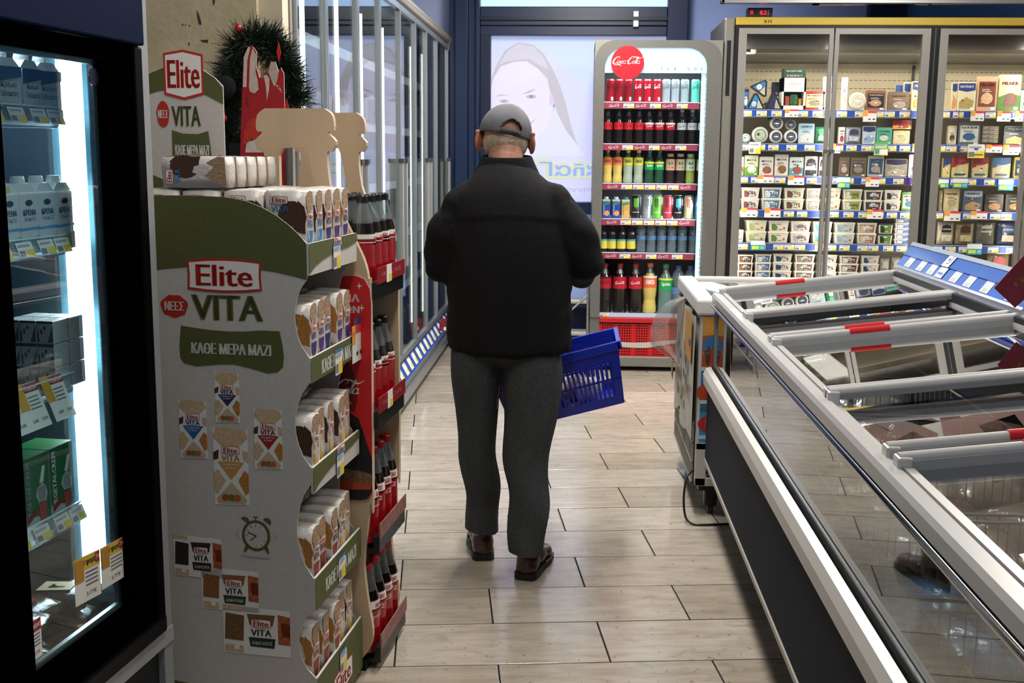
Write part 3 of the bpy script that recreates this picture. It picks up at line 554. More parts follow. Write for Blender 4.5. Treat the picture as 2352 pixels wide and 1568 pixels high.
A.text('ΚΑΘΕ ΜΕΡΑ ΜΑΖΙ', lambda u, v: af(u, v, 2), -.185, .955, .026, PAPER, w=.19, bold=.0012)
A.build('printed_logo', sp_, label='printed red, olive and white lettering')
def picpack(s0, z0, s1, z1, col):
    A = MB()
    w, h = s1-s0, z1-z0; P_ = lambda x, y: (s0+x*w, z0+y*h); q = lambda pts, m, d=1: A.poly([P_(*p) for p in pts], lambda u, v: af(u, v, d), m)
    q([(0, 0), (1, .01), (1, .98), (0, 1)], PAPER, 0); q([(.08, 1), (.92, .98), (1, .88), (.72, .76), (.28, .76), (.0, .88)], CRM); q([(0, .68), (.16, .72), (.14, .60), (0, .58)], SEED); q([(1, .7), (.84, .72), (.86, .6), (1, .56)], CRM)
    elite(A, lambda u, v, d=0: af(u, v, d+2), s0+.5*w, z0+.715*h, .52*w); A.text('VITA', lambda u, v: af(u, v, 3), s0+.5*w, z0+.615*h, .07*h, mat(col, .6), w=.52*w, bold=.0006)
    q([(.12, .56), (.5, .57), (.88, .56), (.5, .33)], mat(col, .6)); A.text('ΓΚΟΦΡΕΤΕΣ', lambda u, v: af(u, v, 3), s0+.5*w, z0+.53*h, .028*h, PAPER, w=.5*w); A.text('ΡΥΖΙΟΥ', lambda u, v: af(u, v, 3), s0+.5*w, z0+.485*h, .028*h, PAPER, w=.3*w)
    q([(0, .42), (.12, .46), (.34, .32), (.1, .14), (0, .18)], CRM); q([(1, .42), (.88, .46), (.7, .32), (.9, .14), (1, .18)], GRAIN); q([(.5, .3), (.94, .08), (.9, .02), (.1, .02), (.06, .08)], mat('#b9a98a', .7)); 
    for x, c_ in ((.32, '#a8452c'), (.5, '#5f6d2f'), (.66, '#b9582f')): A.poly(ell(s0+x*w, z0+.1*h, .11*w, .045*h, 10), lambda u, v: af(u, v, 2+x), mat(c_, .6))
    A.build('printed_picture', sp_)
for a_ in ((-.318, .691, -.251, .832, '#1f5f9a'), (-.228, .781, -.169, .9, '#2c2456'), (-.136, .674, -.068, .818, '#9a1c14'), (-.237, .583, -.152, .769, '#c09240')): picpack(*a_)
def toast(s0, z0, s1, z1, col, txt, side):
    A = MB()
    w, h = s1-s0, z1-z0; P_ = lambda x, y: (s0+x*w, z0+y*h); q = lambda pts, m, d=1: A.poly([P_(*p) for p in pts], lambda u, v: af(u, v, d), m)
    q([(0, .02), (1, .0), (1, .95), (0, 1)], PAPER, 0); q([(.02, .3), (.3, .28), (.32, .8), (.04, .84)], mat(side, .7, var=.3, vs=150)); q([(.0, 1), (.3, .97), (.3, .9), (0, .92)], CRM); q([(.36, .84), (.78, .84), (.74, .62), (.4, .62)], mat(side, .7))
    elite(A, lambda u, v, d=0: af(u, v, d+2), s0+.57*w, z0+.66*h, .3*w); A.text('VITA', lambda u, v: af(u, v, 3), s0+.57*w, z0+.47*h, .13*h, mat(col, .6), w=.3*w, bold=.0006); q([(.38, .37), (.78, .36), (.76, .16), (.4, .18)], mat(col, .6)); A.text(txt, lambda u, v: af(u, v, 3), s0+.58*w, z0+.26*h, .07*h, PAPER, w=.3*w)
    q([(.82, .86), (1, .82), (1, .24), (.82, .26)], mat('#b05a34', .7, var=.4, vs=120)); q([(.86, .7), (1, .68), (1, .4), (.88, .42)], mat('#8f2a1c', .7)); q([(.02, .2), (.3, .18), (.3, .03), (.02, .05)], CRM); q([(.16, .26), (.24, .26), (.24, .1), (.16, .1)], PAPER, 2); A.build('printed_picture', sp_)
toast(-.345, .399, -.225, .503, '#2c1a14', 'ΧΑΡΟΥΠΙ', '#2e1c14'); toast(-.278, .320, -.136, .428, '#2f3d1c', 'ΔΗΜΗΤΡΙΑΚΑ', '#8a5c30'); toast(-.227, .213, -.06, .336, '#1d2c26', 'ΟΛΙΚΗΣ ΑΛΕΣΗΣ', '#74502e')
# the drawn alarm clock
A = MB(); cs, cz = -.138, .512; Q_ = lambda pts, m, d: A.poly(pts, lambda u, v: af(u, v, d), m)
Q_(ell(cs, cz, .035, .038, 24), OLIVE, 0); Q_(ell(cs, cz, .028, .031, 24), CARD, 1)
for k in range(12): a = k*math.pi/6; Q_([(cs+.025*math.sin(a)-.0006, cz+.027*math.cos(a)), (cs+.025*math.sin(a)+.0008, cz+.027*math.cos(a)+.001), (cs+.021*math.sin(a)+.0008, cz+.023*math.cos(a)), (cs+.021*math.sin(a)-.0006, cz+.023*math.cos(a)-.001)], INK, 2)
Q_([(cs+.002, cz+.001), (cs-.02, cz+.009), (cs-.021, cz+.006), (cs, cz-.002)], OLIVE, 2); Q_([(cs, cz+.001), (cs-.014, cz-.011), (cs-.012, cz-.013), (cs+.002, cz-.001)], OLIVE, 2)
for s_ in (-1, 1):
    Q_([(cs+s_*(.030+.011*math.cos(a))-s_*.003, cz+.034+.011*math.sin(a)) for a in [math.pi*(k/8)+(-.5 if s_ > 0 else -.5)*s_*1.2 for k in range(9)]], OLIVE, 0)
    Q_([(cs+s_*.018, cz-.03), (cs+s_*.027, cz-.024), (cs+s_*.032, cz-.042), (cs+s_*.028, cz-.043)], OLIVE, 0)
    for k in range(2): Q_([(cs+s_*(.042+.005*k), cz-.015), (cs+s_*(.046+.005*k), cz), (cs+s_*(.042+.005*k), cz+.015), (cs+s_*(.0445+.005*k), cz)], CARDD, 0)
Q_([(cs-.006, cz+.044), (cs+.006, cz+.044), (cs+.006, cz+.047), (cs-.006, cz+.047)], OLIVE, 0); Q_([(cs-.0012, cz+.036), (cs+.0012, cz+.036), (cs+.0012, cz+.045), (cs-.0012, cz+.045)], OLIVE, 0)
Q_([(cs-.045, cz-.050), (cs+.035, cz-.053), (cs+.03, cz-.056), (cs-.02, cz-.055)], CARDD, 0); Q_([(-.399, .135), (-.36, .132), (-.3, .125), (-.2, .115), (-.002, .10), (-.002, .0), (-.399, 0)], OLIVE, 0)
for k in range(46):
    x, z = R.uniform(-.39, -.02), R.uniform(.18, 1.0); l = R.uniform(.001, .003); A.poly([(x, z), (x+l, z+.0008), (x+l*.6, z+.0022)], lambda u, v: af(u, v, .5), mat('#55504a', .8))
ck_ = A.build('printed_clock', sp_, label='printed olive alarm clock'); ck_['kind'] = 'stuff'
# shelf trays
HW, DT = .50, .365
tz = [(1.2, 1.128, 1.16), (.94, .882, .905), (.683, .62, .645), (.415, .335, .375), (.165, .02, .13)]
b = MB(); b.prism(list(reversed([(-.5, 1.15), (-.06, 1.15), (-.03, 1.19), (0, 1.2), (0, 1.128)]+[(x-.012, z) for x, z in right[2:-1]]+[(0, 0), (-.5, 0)])), lambda u, v: (u, DT, v), (0, .005, 0), CARDD); b.build('far_side_panel', es); b = MB(); b.box((-.505, 0, 0), (-.5, DT, 1.3), CARDD); b.build('back_panel', es)
ff2 = lambda u, v, d=0: (.0055+.0005*d, u, v)
for i, (z1, z0, zs) in enumerate(tz):
    b = MB(); b.box((-.5, .005, zs-.004), (0, DT, zs), CARD); b.box((-.002, .002, z0), (.004, DT+.01, z1), CARD)
    o_ = b.build('shelf_tray', es); p = MB()
    if i in (0, 2):
        zz = z1-z0; p.poly([(.0, z1), (DT+.01, z1), (DT+.01, z1-.3*zz), (.3, z1-.42*zz), (.2, z1-.45*zz), (.1, z1-.6*zz), (.04, z1-.75*zz), (0, z1-.95*zz)], ff2, OLIVE); elite(p, lambda u, v, d=0: ff2(u, v, d+1), .21, z1-.010, .06)
    else:
        p.poly([(0, z1), (DT+.01, z1), (DT+.01, z0), (0, z0)], ff2, OLIVE)
        if i < 4: p.text('ΚΑΘΕ ΜΕΡΑ ΜΑΖΙ', lambda u, v: ff2(u, v, 1), .2, (z0+z1)/2-.004, .034, PAPER, w=.25, bold=.0016)
        else: elite(p, lambda u, v, d=0: ff2(u, v, d+1), .2, .075, .16)
    tagm(p, lambda u, v: ff2(u, v, 4), .17, z1-.012, .055, .062, 0); p.poly([(.17, z1-.012), (.225, z1-.012), (.225, z1-.02), (.17, z1-.02)], lambda u, v: ff2(u, v, 5), mat('#3a78b8', .6)); p.build('tray_front', o_)
b = MB(); tagm(b, lambda u, v: (.008, u, v), .31, .965, .09, .095, 1); b.poly([(.33, .985), (.4, .985), (.4, .955), (.33, .955)], lambda u, v: (.0085, u, v), mat('#3a3466', .6)); b.text('1+1', lambda u, v: (.009, u, v), .325, .945, .014, INK, w=.02); b.build('price_tag', es, label='hanging white tag with orange corner')
# header card at the back
b = MB(); hx0, hx1 = -.55, -.33
hd_ = [(hx0, 1.1), (hx0, 1.575), (hx0+.02, 1.595), (hx0+.06, 1.61), (hx0+.11, 1.615), (hx1-.06, 1.61), (hx1-.02, 1.585), (hx1, 1.565), (hx1, 1.1)]
b.prism(list(reversed(hd_)), lambda u, v: (u, .345, v), (0, .004, 0), CARD); ho = b.build('header_card', es)
b = MB(); hf = lambda u, v, d=0: (u, .3435-.0004*d, v); b.poly([(hx0, 1.54), (hx0, 1.575), (hx0+.02, 1.594), (hx0+.06, 1.609), (hx0+.11, 1.614), (hx1-.06, 1.609), (hx1-.02, 1.584), (hx1, 1.56), (hx1, 1.52), (hx1-.05, 1.545), (hx1-.11, 1.556), (hx0+.05, 1.553)], hf, OLIVE)
for k, m, d in ((1, LRED, 1), (.9, PAPER, 2)): b.poly([(-.433+x*.106*k, 1.593+y*.118*k) for x, y in [(-.5, .45), (0, .52), (.5, .42), (.5, -.42), (0, -.53), (-.5, -.42)]], lambda u, v: hf(u, v, d), m)
b.text('Elite', lambda u, v: hf(u, v, 3), -.433, 1.594, .07, LRED, w=.084, bold=.0018); b.text('VITA', lambda u, v: hf(u, v, 1), -.43, 1.49, .05, OLIVE, w=.075, bold=.0014)
b.poly([(-.492+.017*math.cos(a)*(1+.05*math.sin(5*a)), 1.495+.033*math.sin(a)) for a in [k*math.pi/10 for k in range(20)]], lambda u, v: hf(u, v, 1), LRED); b.text('ΝΕΕΣ', lambda u, v: hf(u, v, 2), -.492, 1.495, .02, PAPER, w=.026, bold=.0006)
b.poly([(-.47, 1.455), (-.44, 1.446), (-.40, 1.445), (-.372, 1.453), (-.366, 1.40), (-.362, 1.36), (-.47, 1.36)], lambda u, v: hf(u, v, 1), OLIVE); b.text('ΚΑΘΕ ΜΕΡΑ ΜΑΖΙ', lambda u, v: hf(u, v, 2), -.417, 1.405, .026, PAPER, w=.09, bold=.0007)
b.poly([(hx0, 1.35), (hx0+.05, 1.33), (hx0+.09, 1.1), (hx0, 1.1)], hf, OLIVE); b.build('printed_artwork', ho, label='olive and red print')
# rice-cake packs
WRAP = mat('#c9c4bf', .35, bump=.6, bs=60)
def wrapmesh(sx, sy, sz, seed):
    """soft shrink-wrapped block, base at z=0, slightly uneven"""
    bm = bmesh.new(); bmesh.ops.create_cube(bm, size=1); bmesh.ops.subdivide_edges(bm, edges=bm.edges[:], cuts=2, use_grid_fill=True); rr = random.Random(seed)
    for v in bm.verts:
        x, y, z = v.co; e = sum(abs(abs(c)-.5) < .01 for c in (x, y, z)); k = 1-.035*(e-1) if e > 1 else 1.0
        v.co = Vector((x*sx*k+rr.uniform(-.001, .001), y*sy*k+rr.uniform(-.001, .001), (z*k+.5)*sz+(rr.uniform(-.003, .001) if z > .4 else 0)))
    d = ([v.co[:] for v in bm.verts], [[v.index for v in f.verts] for f in (bm.verts.index_update() or bm.faces)]); bm.free(); return d
PW, PD, PH = .060, .095, .158
def ricepack(col, side, seed):
    b = MB(); v_, f_ = wrapmesh(PD, PW, PH, seed); b.add(v_, f_, WRAP, True); o = b.build('rice_cake_pack')
    p = MB(); x = PD/2*1.005; fr = lambda u, v, d=0: (x+.0003*d, u, v)
    p.poly([(-.02, .152), (.0, .156), (.02, .152), (.024, .125), (.012, .105), (-.012, .105), (-.024, .125)], fr, CAKE); elite(p, lambda u, v, d=0: fr(u, v, d+1), 0, .098, .042); p.text('VITA', lambda u, v: fr(u, v, 1), 0, .08, .015, mat(col, .6), w=.036, bold=.0006)
    p.poly([(-.02, .066), (.02, .066), (.015, .045), (.003, .022), (-.003, .022), (-.015, .045)], fr, mat(col, .5)); p.poly([(-.028, .005), (-.015, .03), (-.004, .005)], fr, CAKE); p.poly([(.028, .005), (.015, .03), (.004, .005)], fr, mat('#76803c', .7)); p.build('front_print', o)
    p = MB(); y = -PW/2*1.005; sf = lambda u, v, d=0: (u, y-.0003*d, v); p.poly(ell(.016, .098, .034, .036, 14)+[], sf, side); p.poly([(.03, .135), (.046, .12), (.047, .06), (.02, .066)], lambda u, v: sf(u, v, .5), side)
    elite(p, lambda u, v, d=0: sf(u, v, d+2), -.014, .135, .042); p.text('VITA', lambda u, v: sf(u, v, 3), -.012, .116, .014, mat('#2a78b4', .6), w=.04, bold=.0006); p.poly([(-.045, .0), (-.01, .052), (.03, .045), (.046, .02), (.044, .003)], sf, CAKE); p.build('side_print', o); return o
BL, NV, PU, GO, RE = [ricepack(c_, s_, i) for i, (c_, s_) in enumerate([('#2b7fc0', SEED), ('#2a2a66', SEED), ('#4a2c74', GRAIN), ('#c99a30', SEED), ('#8a2a20', GRAIN)])]
cn = {id(BL): 'blue', id(NV): 'navy', id(PU): 'purple', id(GO): 'gold', id(RE): 'dark red'}
rows = [[BL, BL, NV, PU, PU], [PU, PU, NV, PU, PU], [GO, GO, GO, GO, GO], [RE, RE, RE, GO, GO], [RE, RE, RE, GO, GO]]
nm_ = ['top tray', 'second tray', 'third tray', 'fourth tray', 'bottom tray']
for i, (z1, z0, zs) in enumerate(tz):
    for k in range(5):
        for c_ in range(4 if i == 0 else 2):
            p_ = rows[i][k]; dx = 0 if i == 0 else (-.004+.02*math.sin(k*2+i) if c_ == 0 else 0)
            put(p_, SW(-.052-.0985*c_+(dx*.3), .040+.0675*k, zs+.0006), '%s-banded rice-cake pack, %s from viewer, %s column from aisle, %s' % (cn[id(p_)], ORD[k], ORD[c_], nm_[i]), 'rice cakes', 'rice-cake packs on the cardboard stand', rz=SRZ+R.uniform(-.02, .02))
# packs laid flat on top of the first tray
for k in range(5):
    for c_ in range(2):
        a = 1.16+PH+.001
        put(BL if k < 3 else NV, SW(-.345+.158*c_+.158+(.01*k if c_ else .0), .038+.066*k, a+PD*.38), 'rice-cake pack lying on its side on top of the others, %s from viewer' % ORD[k], 'rice cakes', 'rice-cake packs lying on top of the stand', rz=SRZ, ry=-math.pi/2, sc=(.76, 1, 1)) if c_ == 0 else None
# ------------------------------------------------ wooden rack shaped like bottles
WOOD = mat('#c4aa8c', .55, var=.12, vs=8, stretch=(1, 1, .25), bump=.1, bs=40); WOODE = mat('#cbb79c', .6)
rk = empty('bottle_rack', 'plywood rack of cola bottle packs with bottle-shaped end panels behind the cardboard stand', 'rack', SO, SRZ)
cx = -.160
hr = [(.079, 1.512), (.1, 1.495), (.103, 1.457), (.087, 1.452), (.108, 1.43), (.098, 1.405), (.084, 1.398), (.092, 1.31), (.115, 1.26), (.149, 1.192), (.178, 1.13), (.190, 1.08), (.195, 1.03), (.195, .49), (.188, .478), (.178, .40), (.168, .30), (.178, .2), (.19, .12), (.183, .07), (.155, .03)]
hr = [p for p in spline(hr, 3)]
ol = [(cx+x, z) for x, z in hr]+[(cx-x, z) for x, z in reversed(hr)]
def panel(t):
    b = MB(); hole = [(-.044, 1.31), (-.044, 1.395), (-.034, 1.412), (.026, 1.414), (.034, 1.395), (.05, 1.31)]
    up = [(cx+x, z) for x, z in hr if z >= 1.31]; 
    L_ = [(cx-x, z) for x, z in hr if z >= 1.31]
    # right half and left half around the hole, then the lower body
    mid = cx-.005
    b.prism(list(reversed([(mid, 1.512)]+up+[(cx+.05, 1.31), (cx+.034, 1.395), (cx+.026, 1.414), (mid, 1.414)])), lambda u, v: (u, t, v), (0, .018, 0), WOOD, WOODE)
    b.prism([(mid, 1.512)]+L_+[(cx-.044, 1.31), (cx-.044, 1.395), (cx-.034, 1.412), (mid, 1.414)], lambda u, v: (u, t, v), (0, .018, 0), WOOD, WOODE)
    low = [(x, z) for x, z in hr if z <= 1.3101]
    hb_ = [(cx+.05, 1.31), (cx+.075, 1.22), (cx+.07, 1.16), (cx-.07, 1.16), (cx-.075, 1.22), (cx-.044, 1.31)]
    b.prism(list(reversed([(cx+x, z) for x, z in low]+[(cx-x, z) for x, z in reversed(low)]+list(reversed(hb_)))), lambda u, v: (u, t, v), (0, .018, 0), WOOD, WOODE); return b.build('end_panel', rk)
T0, T1 = .392, .675
panel(T0); panel(T1)
szr = [1.035, .69, .345, .03]
for i, z in enumerate(szr):
    b = MB(); b.box((cx-.19, T0+.018, z-.012), (.035, T1, z), BLACK); s_ = b.build('shelf', rk); b = MB()
    b.box((.048, T0+.012, z+.030), (.051, T1+.015, z+.072), mat('#8a1520', .4) if i < 2 else mat('#8d5f58', .5, var=.3, vs=40)); b.box((.030, T0+.014, z-.01), (.048, T1+.01, z+.034), BLACK)
    b.text('ORIGINAL TASTE', lambda u, v: (.0516, T0+.15+u, z+.03+v), 0, .022, .010, mat('#c9707a', .5), w=.2)
    if i < 2: b.box((.0512, T0+.10, z+.026), (.0522, T0+.15, z+.073), PAPER); b.box((.0523, T0+.125, z+.028), (.0528, T0+.15, z+.048), YEL)
    b.build('tray_front', s_, label='red tray front' if i < 2 else 'faded pinkish tray front')
b = MB(); b.box((cx-.2, T0+.0, .0), (cx-.1, T0+.03, .03), BLACK); b.box((cx+.08, T0, 0), (cx+.17, T0+.04, .03), BLACK); b.box((cx-.2, T1-.02, .0), (cx-.1, T1+.015, .03), BLACK); b.box((cx+.08, T1-.02, 0), (cx+.17, T1+.015, .03), BLACK); b.build('foot', rk)
b = MB(); yb = T0-.0035; bf = lambda u, v, d=0: (u, yb-.0004*d, v)
br_ = [(cx-.19, .50), (cx-.19, 1.05), (cx-.17, 1.08), (-.0, 1.088), (.02, 1.08), (.034, 1.055), (.037, 1.02), (.035, .51), (.025, .492), (.0, .486), (cx-.17, .486)]
b.prism(list(br_), lambda u, v: (u, yb, v), (0, .003, 0), mat('#c4171b', .45), PAPER)
b.text('ΜΑΓΕΙΑ', lambda u, v: bf(u, v, 1), -.05, 1.03, .02, PAPER, w=.11, bold=.001); b.text('ΓΙΟΡΤΩΝ', lambda u, v: bf(u, v, 1), -.055, 1.0, .019, PAPER, w=.12, bold=.001)
for sx_, sz_ in ((.006, 1.062), (.012, 1.005)): b.poly([(sx_-.009, sz_), (sx_-.0015, sz_+.0015), (sx_, sz_+.01), (sx_+.0015, sz_+.0015), (sx_+.009, sz_), (sx_+.0015, sz_-.0015), (sx_, sz_-.01), (sx_-.0015, sz_-.0015)], lambda u, v: bf(u, v, 1), PAPER)
bt = [(-.10, .96), (-.075, .93), (-.075, .90)]; b.poly([(-.07, .875), (-.03, .87), (-.015, .84), (-.005, .80), (-.003, .76), (-.01, .73), (-.06, .715), (-.12, .72), (-.12, .87)], lambda u, v: bf(u, v, 1), mat('#6a0f12', .4)); b.script(lambda u, v: bf(u, v, 2), -.065, .79, .165, PAPER); b.text('Real Magic', lambda u, v: bf(u, v, 2), -.05, .752, .010, PAPER, w=.06)
# a cropped printed photograph: someone with dark hair at a laid table
b.poly([(-.13, .486), (.0, .487), (.02, .49), (.034, .512), (.035, .60), (.0, .71), (-.04, .735), (-.13, .72)], lambda u, v: bf(u, v, 1.2), mat('#15100f', .5)); b.poly([(-.06, .70), (-.03, .715), (-.005, .69), (.002, .65), (-.015, .635), (-.04, .66)], lambda u, v: bf(u, v, 2), mat('#1d120e', .4)); b.poly([(-.07, .672), (-.05, .675), (-.035, .655), (-.038, .635), (-.05, .62), (-.065, .625)], lambda u, v: bf(u, v, 2.4), mat('#9a5c38', .6)); b.poly([(-.045, .632), (-.03, .635), (-.022, .62), (-.04, .612)], lambda u, v: bf(u, v, 2.5), mat('#8a4f30', .6))
b.poly([(-.13, .56), (-.07, .575), (.0, .568), (.034, .56), (.034, .525), (-.06, .515), (-.13, .52)], lambda u, v: bf(u, v, 2.5), mat('#7a5a3a', .6, var=.5, vs=80)); b.poly([(-.13, .535), (-.03, .54), (.034, .53), (.03, .518), (-.13, .51)], lambda u, v: bf(u, v, 3), mat('#b0421c', .5)); b.build('side_poster', rk, label='red rounded poster board')
# cola bottles in the rack
def rackbottle(capc, red):
    b = MB(); h, r = .258, .0335; liq = COLA
    b.lathe([(r*.7, 0), (r, .01), (r*.97, .08), (r, .13), (r*.98, .16), (r*.8, .185), (r*.6, .21), (r*.42, .235), (r*.36, .245)], liq, 14, ms=[liq]*5+[PET]*3); o = b.build('cola_bottle')
    c = MB(); c.lathe([(r*.46, .238), (r*.47, .254), (r*.4, h)], mat(capc, .35), 14); c.build('cap', o)
    l = MB(); l.lathe([(r*1.03, .012), (r*1.03, .085 if red else .145), (r*1.03, .13)], REDB, 14, ms=[mat('#a30f17', .25, coat=.5)]*2, cap=False); l.lathe([(r*1.035, .135), (r*.98, .158)], PAPER, 14, cap=False)
    l.text('ΔΩΡΟ', cyl(r*1.06), .008, .146, .013, LRED, w=.03, bold=.0006); 
    if red: l.script(cyl(r*1.05), .0, .115, .055, PAPER)
    l.build('label', o); return o
RBk, RRd = rackbottle('#141416', False), rackbottle('#a01822', True)
lv = ['top', 'second', 'third', 'bottom']
for i, z in enumerate(szr):
    for k in range(4):
        for c_ in range(2 if i == 0 else 2):
            if i == 1 and k == 0 and c_ == 1: continue
            s_ = .0-.075*c_; s_ -= (.0 if i != 1 else .005)
            put(RBk if i < 2 else RRd, SW(s_, T0+.056+.0675*k, z+.0006), '%s-capped cola bottle, %s from viewer, %s row, %s rack shelf' % ('black' if i < 2 else 'red', ORD[k], ('aisle-side', 'inner')[c_], lv[i]), 'bottle', 'cola bottles in the wooden rack', rz=SRZ+.9+R.uniform(-.5, .5))
fm = MB(); wr_ = glass('#eef2f4', k=1.8, base=.06, rough=.08, wav=30); fm.box((-.115, T0+.024, 1.036), (-.04, T1-.004, 1.288), wr_); fm.build('shrink_wrap', rk)
# red cardboard display figure-less board behind the racks: only its red and white shapes
db = empty('display_board', 'red cut-out cardboard board with white fur trim and script, standing in front of the garland', 'display board', at(600, 200, 3.5)*1)
bo = Vector(db.location); bq = lambda d=0: (lambda u, v: tuple(at(u, v, 3.5-.0006*d)-bo))
ol_ = [(551, 470), (552, 340), (556, 240), (557, 180), (562, 125), (570, 106), (580, 106), (590, 120), (588, 150), (596, 178), (612, 180), (614, 165), (622, 140), (632, 142), (640, 165), (645, 155), (652, 168), (654, 250), (662, 300), (668, 350), (668, 470)]
b = MB(); b.prism(ol_, bq(), (0, .004, 0), mat('#a8121c', .45), PAPER); 
for p_, c_ in (([(558, 200), (560, 130), (570, 108), (575, 108), (568, 140), (566, 200)], '#cfc2bb'), ([(572, 200), (574, 135), (580, 110), (588, 125), (587, 165), (592, 185), (594, 205), (584, 215), (574, 210)], '#c9bcb0'), ([(606, 175), (612, 171), (619, 180), (618, 205), (613, 232), (611, 200)], '#c9c0b8'), ([(616, 165), (622, 142), (630, 142), (640, 166), (637, 185), (630, 200), (622, 180)], '#b9aaa0'),
             ([(557, 330), (562, 300), (572, 275), (588, 268), (600, 285), (596, 305), (585, 320), (565, 330)], '#c03020'), ([(563, 350), (566, 330), (580, 318), (600, 325), (604, 350)], '#cfc8c0'), ([(566, 205), (569, 230), (572, 245), (564, 240)], '#7a1018')): b.poly(p_, bq(2), mat(c_, .6, var=.15, vs=60))
b.script(lambda u, v: tuple(at(636+u*.62+v*-.2, 197+u*.78-v, 3.497)-bo), 0, 0, 42, PAPER); b.build('board', db)
b = MB(); pp = at(600, 340, 3.56)-bo; b.box((pp.x-.012, pp.y-.012, -bo.z), (pp.x+.012, pp.y+.012, pp.z), BLACK); b.box((pp.x-.15, pp.y-.1, -bo.z), (pp.x+.15, pp.y+.1, -bo.z+.02), BLACK); b.build('stand', db)
b = MB(); b.tube([at(664, 330, 3.45)-bo, Vector((at(664, 330, 3.45).x, 3.45, 0))-bo], .012, mat('#77787a', .3, .8)); b.build('pole', db)
# evergreen garland wreath
gl = empty('garland', 'dark evergreen garland with red berries hanging on the plaster pillar', 'garland', at(590, 220, 3.6)*1); go = Vector(gl.location)
path = spline([at(530, 350, 3.6)-go, at(516, 290, 3.6)-go, at(520, 230, 3.6)-go, at(528, 185, 3.6)-go, at(545, 120, 3.6)-go, at(575, 92, 3.6)-go, at(612, 96, 3.6)-go, at(640, 125, 3.6)-go, at(660, 165, 3.6)-go, at(668, 210, 3.6)-go, at(680, 240, 3.6)-go], 7)
b = MB(); b.tube(path, .006, mat('#2a2018', .8), 6); b.build('branch', gl)
b = MB(); gm = [mat('#10261c', .45, coat=.3), mat('#1b3a26', .45), mat('#0b1512', .4, coat=.4), mat('#32463a', .4)]
for k in range(7500):
    i = R.randrange(len(path)-1); p = Vector(path[i]).lerp(Vector(path[i+1]), R.random()); d = Vector((R.gauss(0, 1), R.gauss(0, .55), R.gauss(0, 1))).normalized()
    l = R.uniform(.02, .05); p = p+d*R.uniform(0, .045); s_ = d.cross(Vector((R.random(), R.random(), R.random()))).normalized()*.0016; q = p+d*l+Vector((0, 0, R.uniform(-.01, .01)))
    b.add([p+s_, p-s_, q-s_*.3, q+s_*.3], [(0, 1, 2, 3)], gm[k % 4])
nd = b.build('needles', gl); nd['kind'] = 'stuff'
b = MB()
for u, v, r_ in ((488, 245, .013), (487, 258, .013), (494, 268, .012), (509, 262, .012), (499, 280, .013), (514, 272, .011), (547, 64, .012)): b = MB(); b.ball(at(u, v, 3.53)-go, r_, mat('#9a0c14', .15, coat=1)); b.build('berry', gl)
for u, v in ((506, 240), (507, 290), (640, 120), (659, 250)): b = MB(); c0 = at(u, v, 3.52)-go; b.prism([(0, .03), (.007, 0), (0, -.03), (-.007, 0)], lambda x, z: (c0.x+x, c0.y, c0.z+z), (0, .003, 0), mat('#c01820', .4)); b.build('red_leaf', gl)
b = MB(); b.ball(at(517, 200, 3.55)-go, .036, mat('#0d0d0f', .9, bump=.8, bs=80), 14, 8, (1, .5, 1)); b.build('dark_garland_ball', gl)  # dark ball standing in for a dark part of the garland
b = MB(); hk = at(545, 340, 3.6); b.box((-.025, -.02, -.05), (.025, .02, .05), BLACK, bev=.003); tag(b.build('black_box', loc=tuple(at(548, 342, 3.585)+Vector((0, 0, -.03)))), 'small black box below the garland beside the red board', 'box')
# ================================================================ glass-door dairy cooler in the left foreground
CO = Vector((-.91, 2.4, 0)); CRZ = -math.atan(.12); CE = Vector((math.cos(CRZ), math.sin(CRZ), 0)); CDv = Vector((-math.sin(CRZ), math.cos(CRZ), 0))
def CW(x, y, z): return CO+CE*x+CDv*y+Vector((0, 0, z))
dc = empty('dairy_cooler', 'black-framed glass-door cooler with navy top panel and glowing light strip in the left foreground', 'cooler', CO, CRZ)
BK = mat('#020203', .6, spec=0.0); Y0 = -1.25
b = MB(); b.box((-.60, -.04, .03), (.0, .0, 2.05), mat('#8e9092', .55, var=.04, vs=60)); b.box((-.62, Y0, .03), (-.6, 0, 2.05), mat('#464e54', .5)); b.box((-.6, Y0, 2.0), (0, -.04, 2.05), GREYD); b.box((-.6, Y0, .28), (-.02, -.04, .32), mat('#27323a', .5)); b.box((-.6, Y0, .30), (.004, 0, .335), mat('#9b9da0', .5)); b.build('cabinet', dc)
b = MB(); b.box((-.6, Y0, .04), (-.015, -.01, .298), mat('#121317', .5)); b.build('plinth', dc)
b = MB(); b.box((-.03, Y0, 1.615), (.016, -.042, 2.0), mat('#0a1734', .6, spec=.03), bev=.004); b.build('fascia', dc, label='navy top panel')
b = MB(); zb, zt = .352, 1.612
for y in (-.042,): b.box((-.03, y-.035, zb), (.010, y, zt), mat('#030304', .5, spec=.04), bev=.004)
b.box((-.03, Y0, zb-.012), (.012, -.042, zb+.025), mat('#060607', .35, spec=.2), bev=.004); b.build('outer_frame', dc)
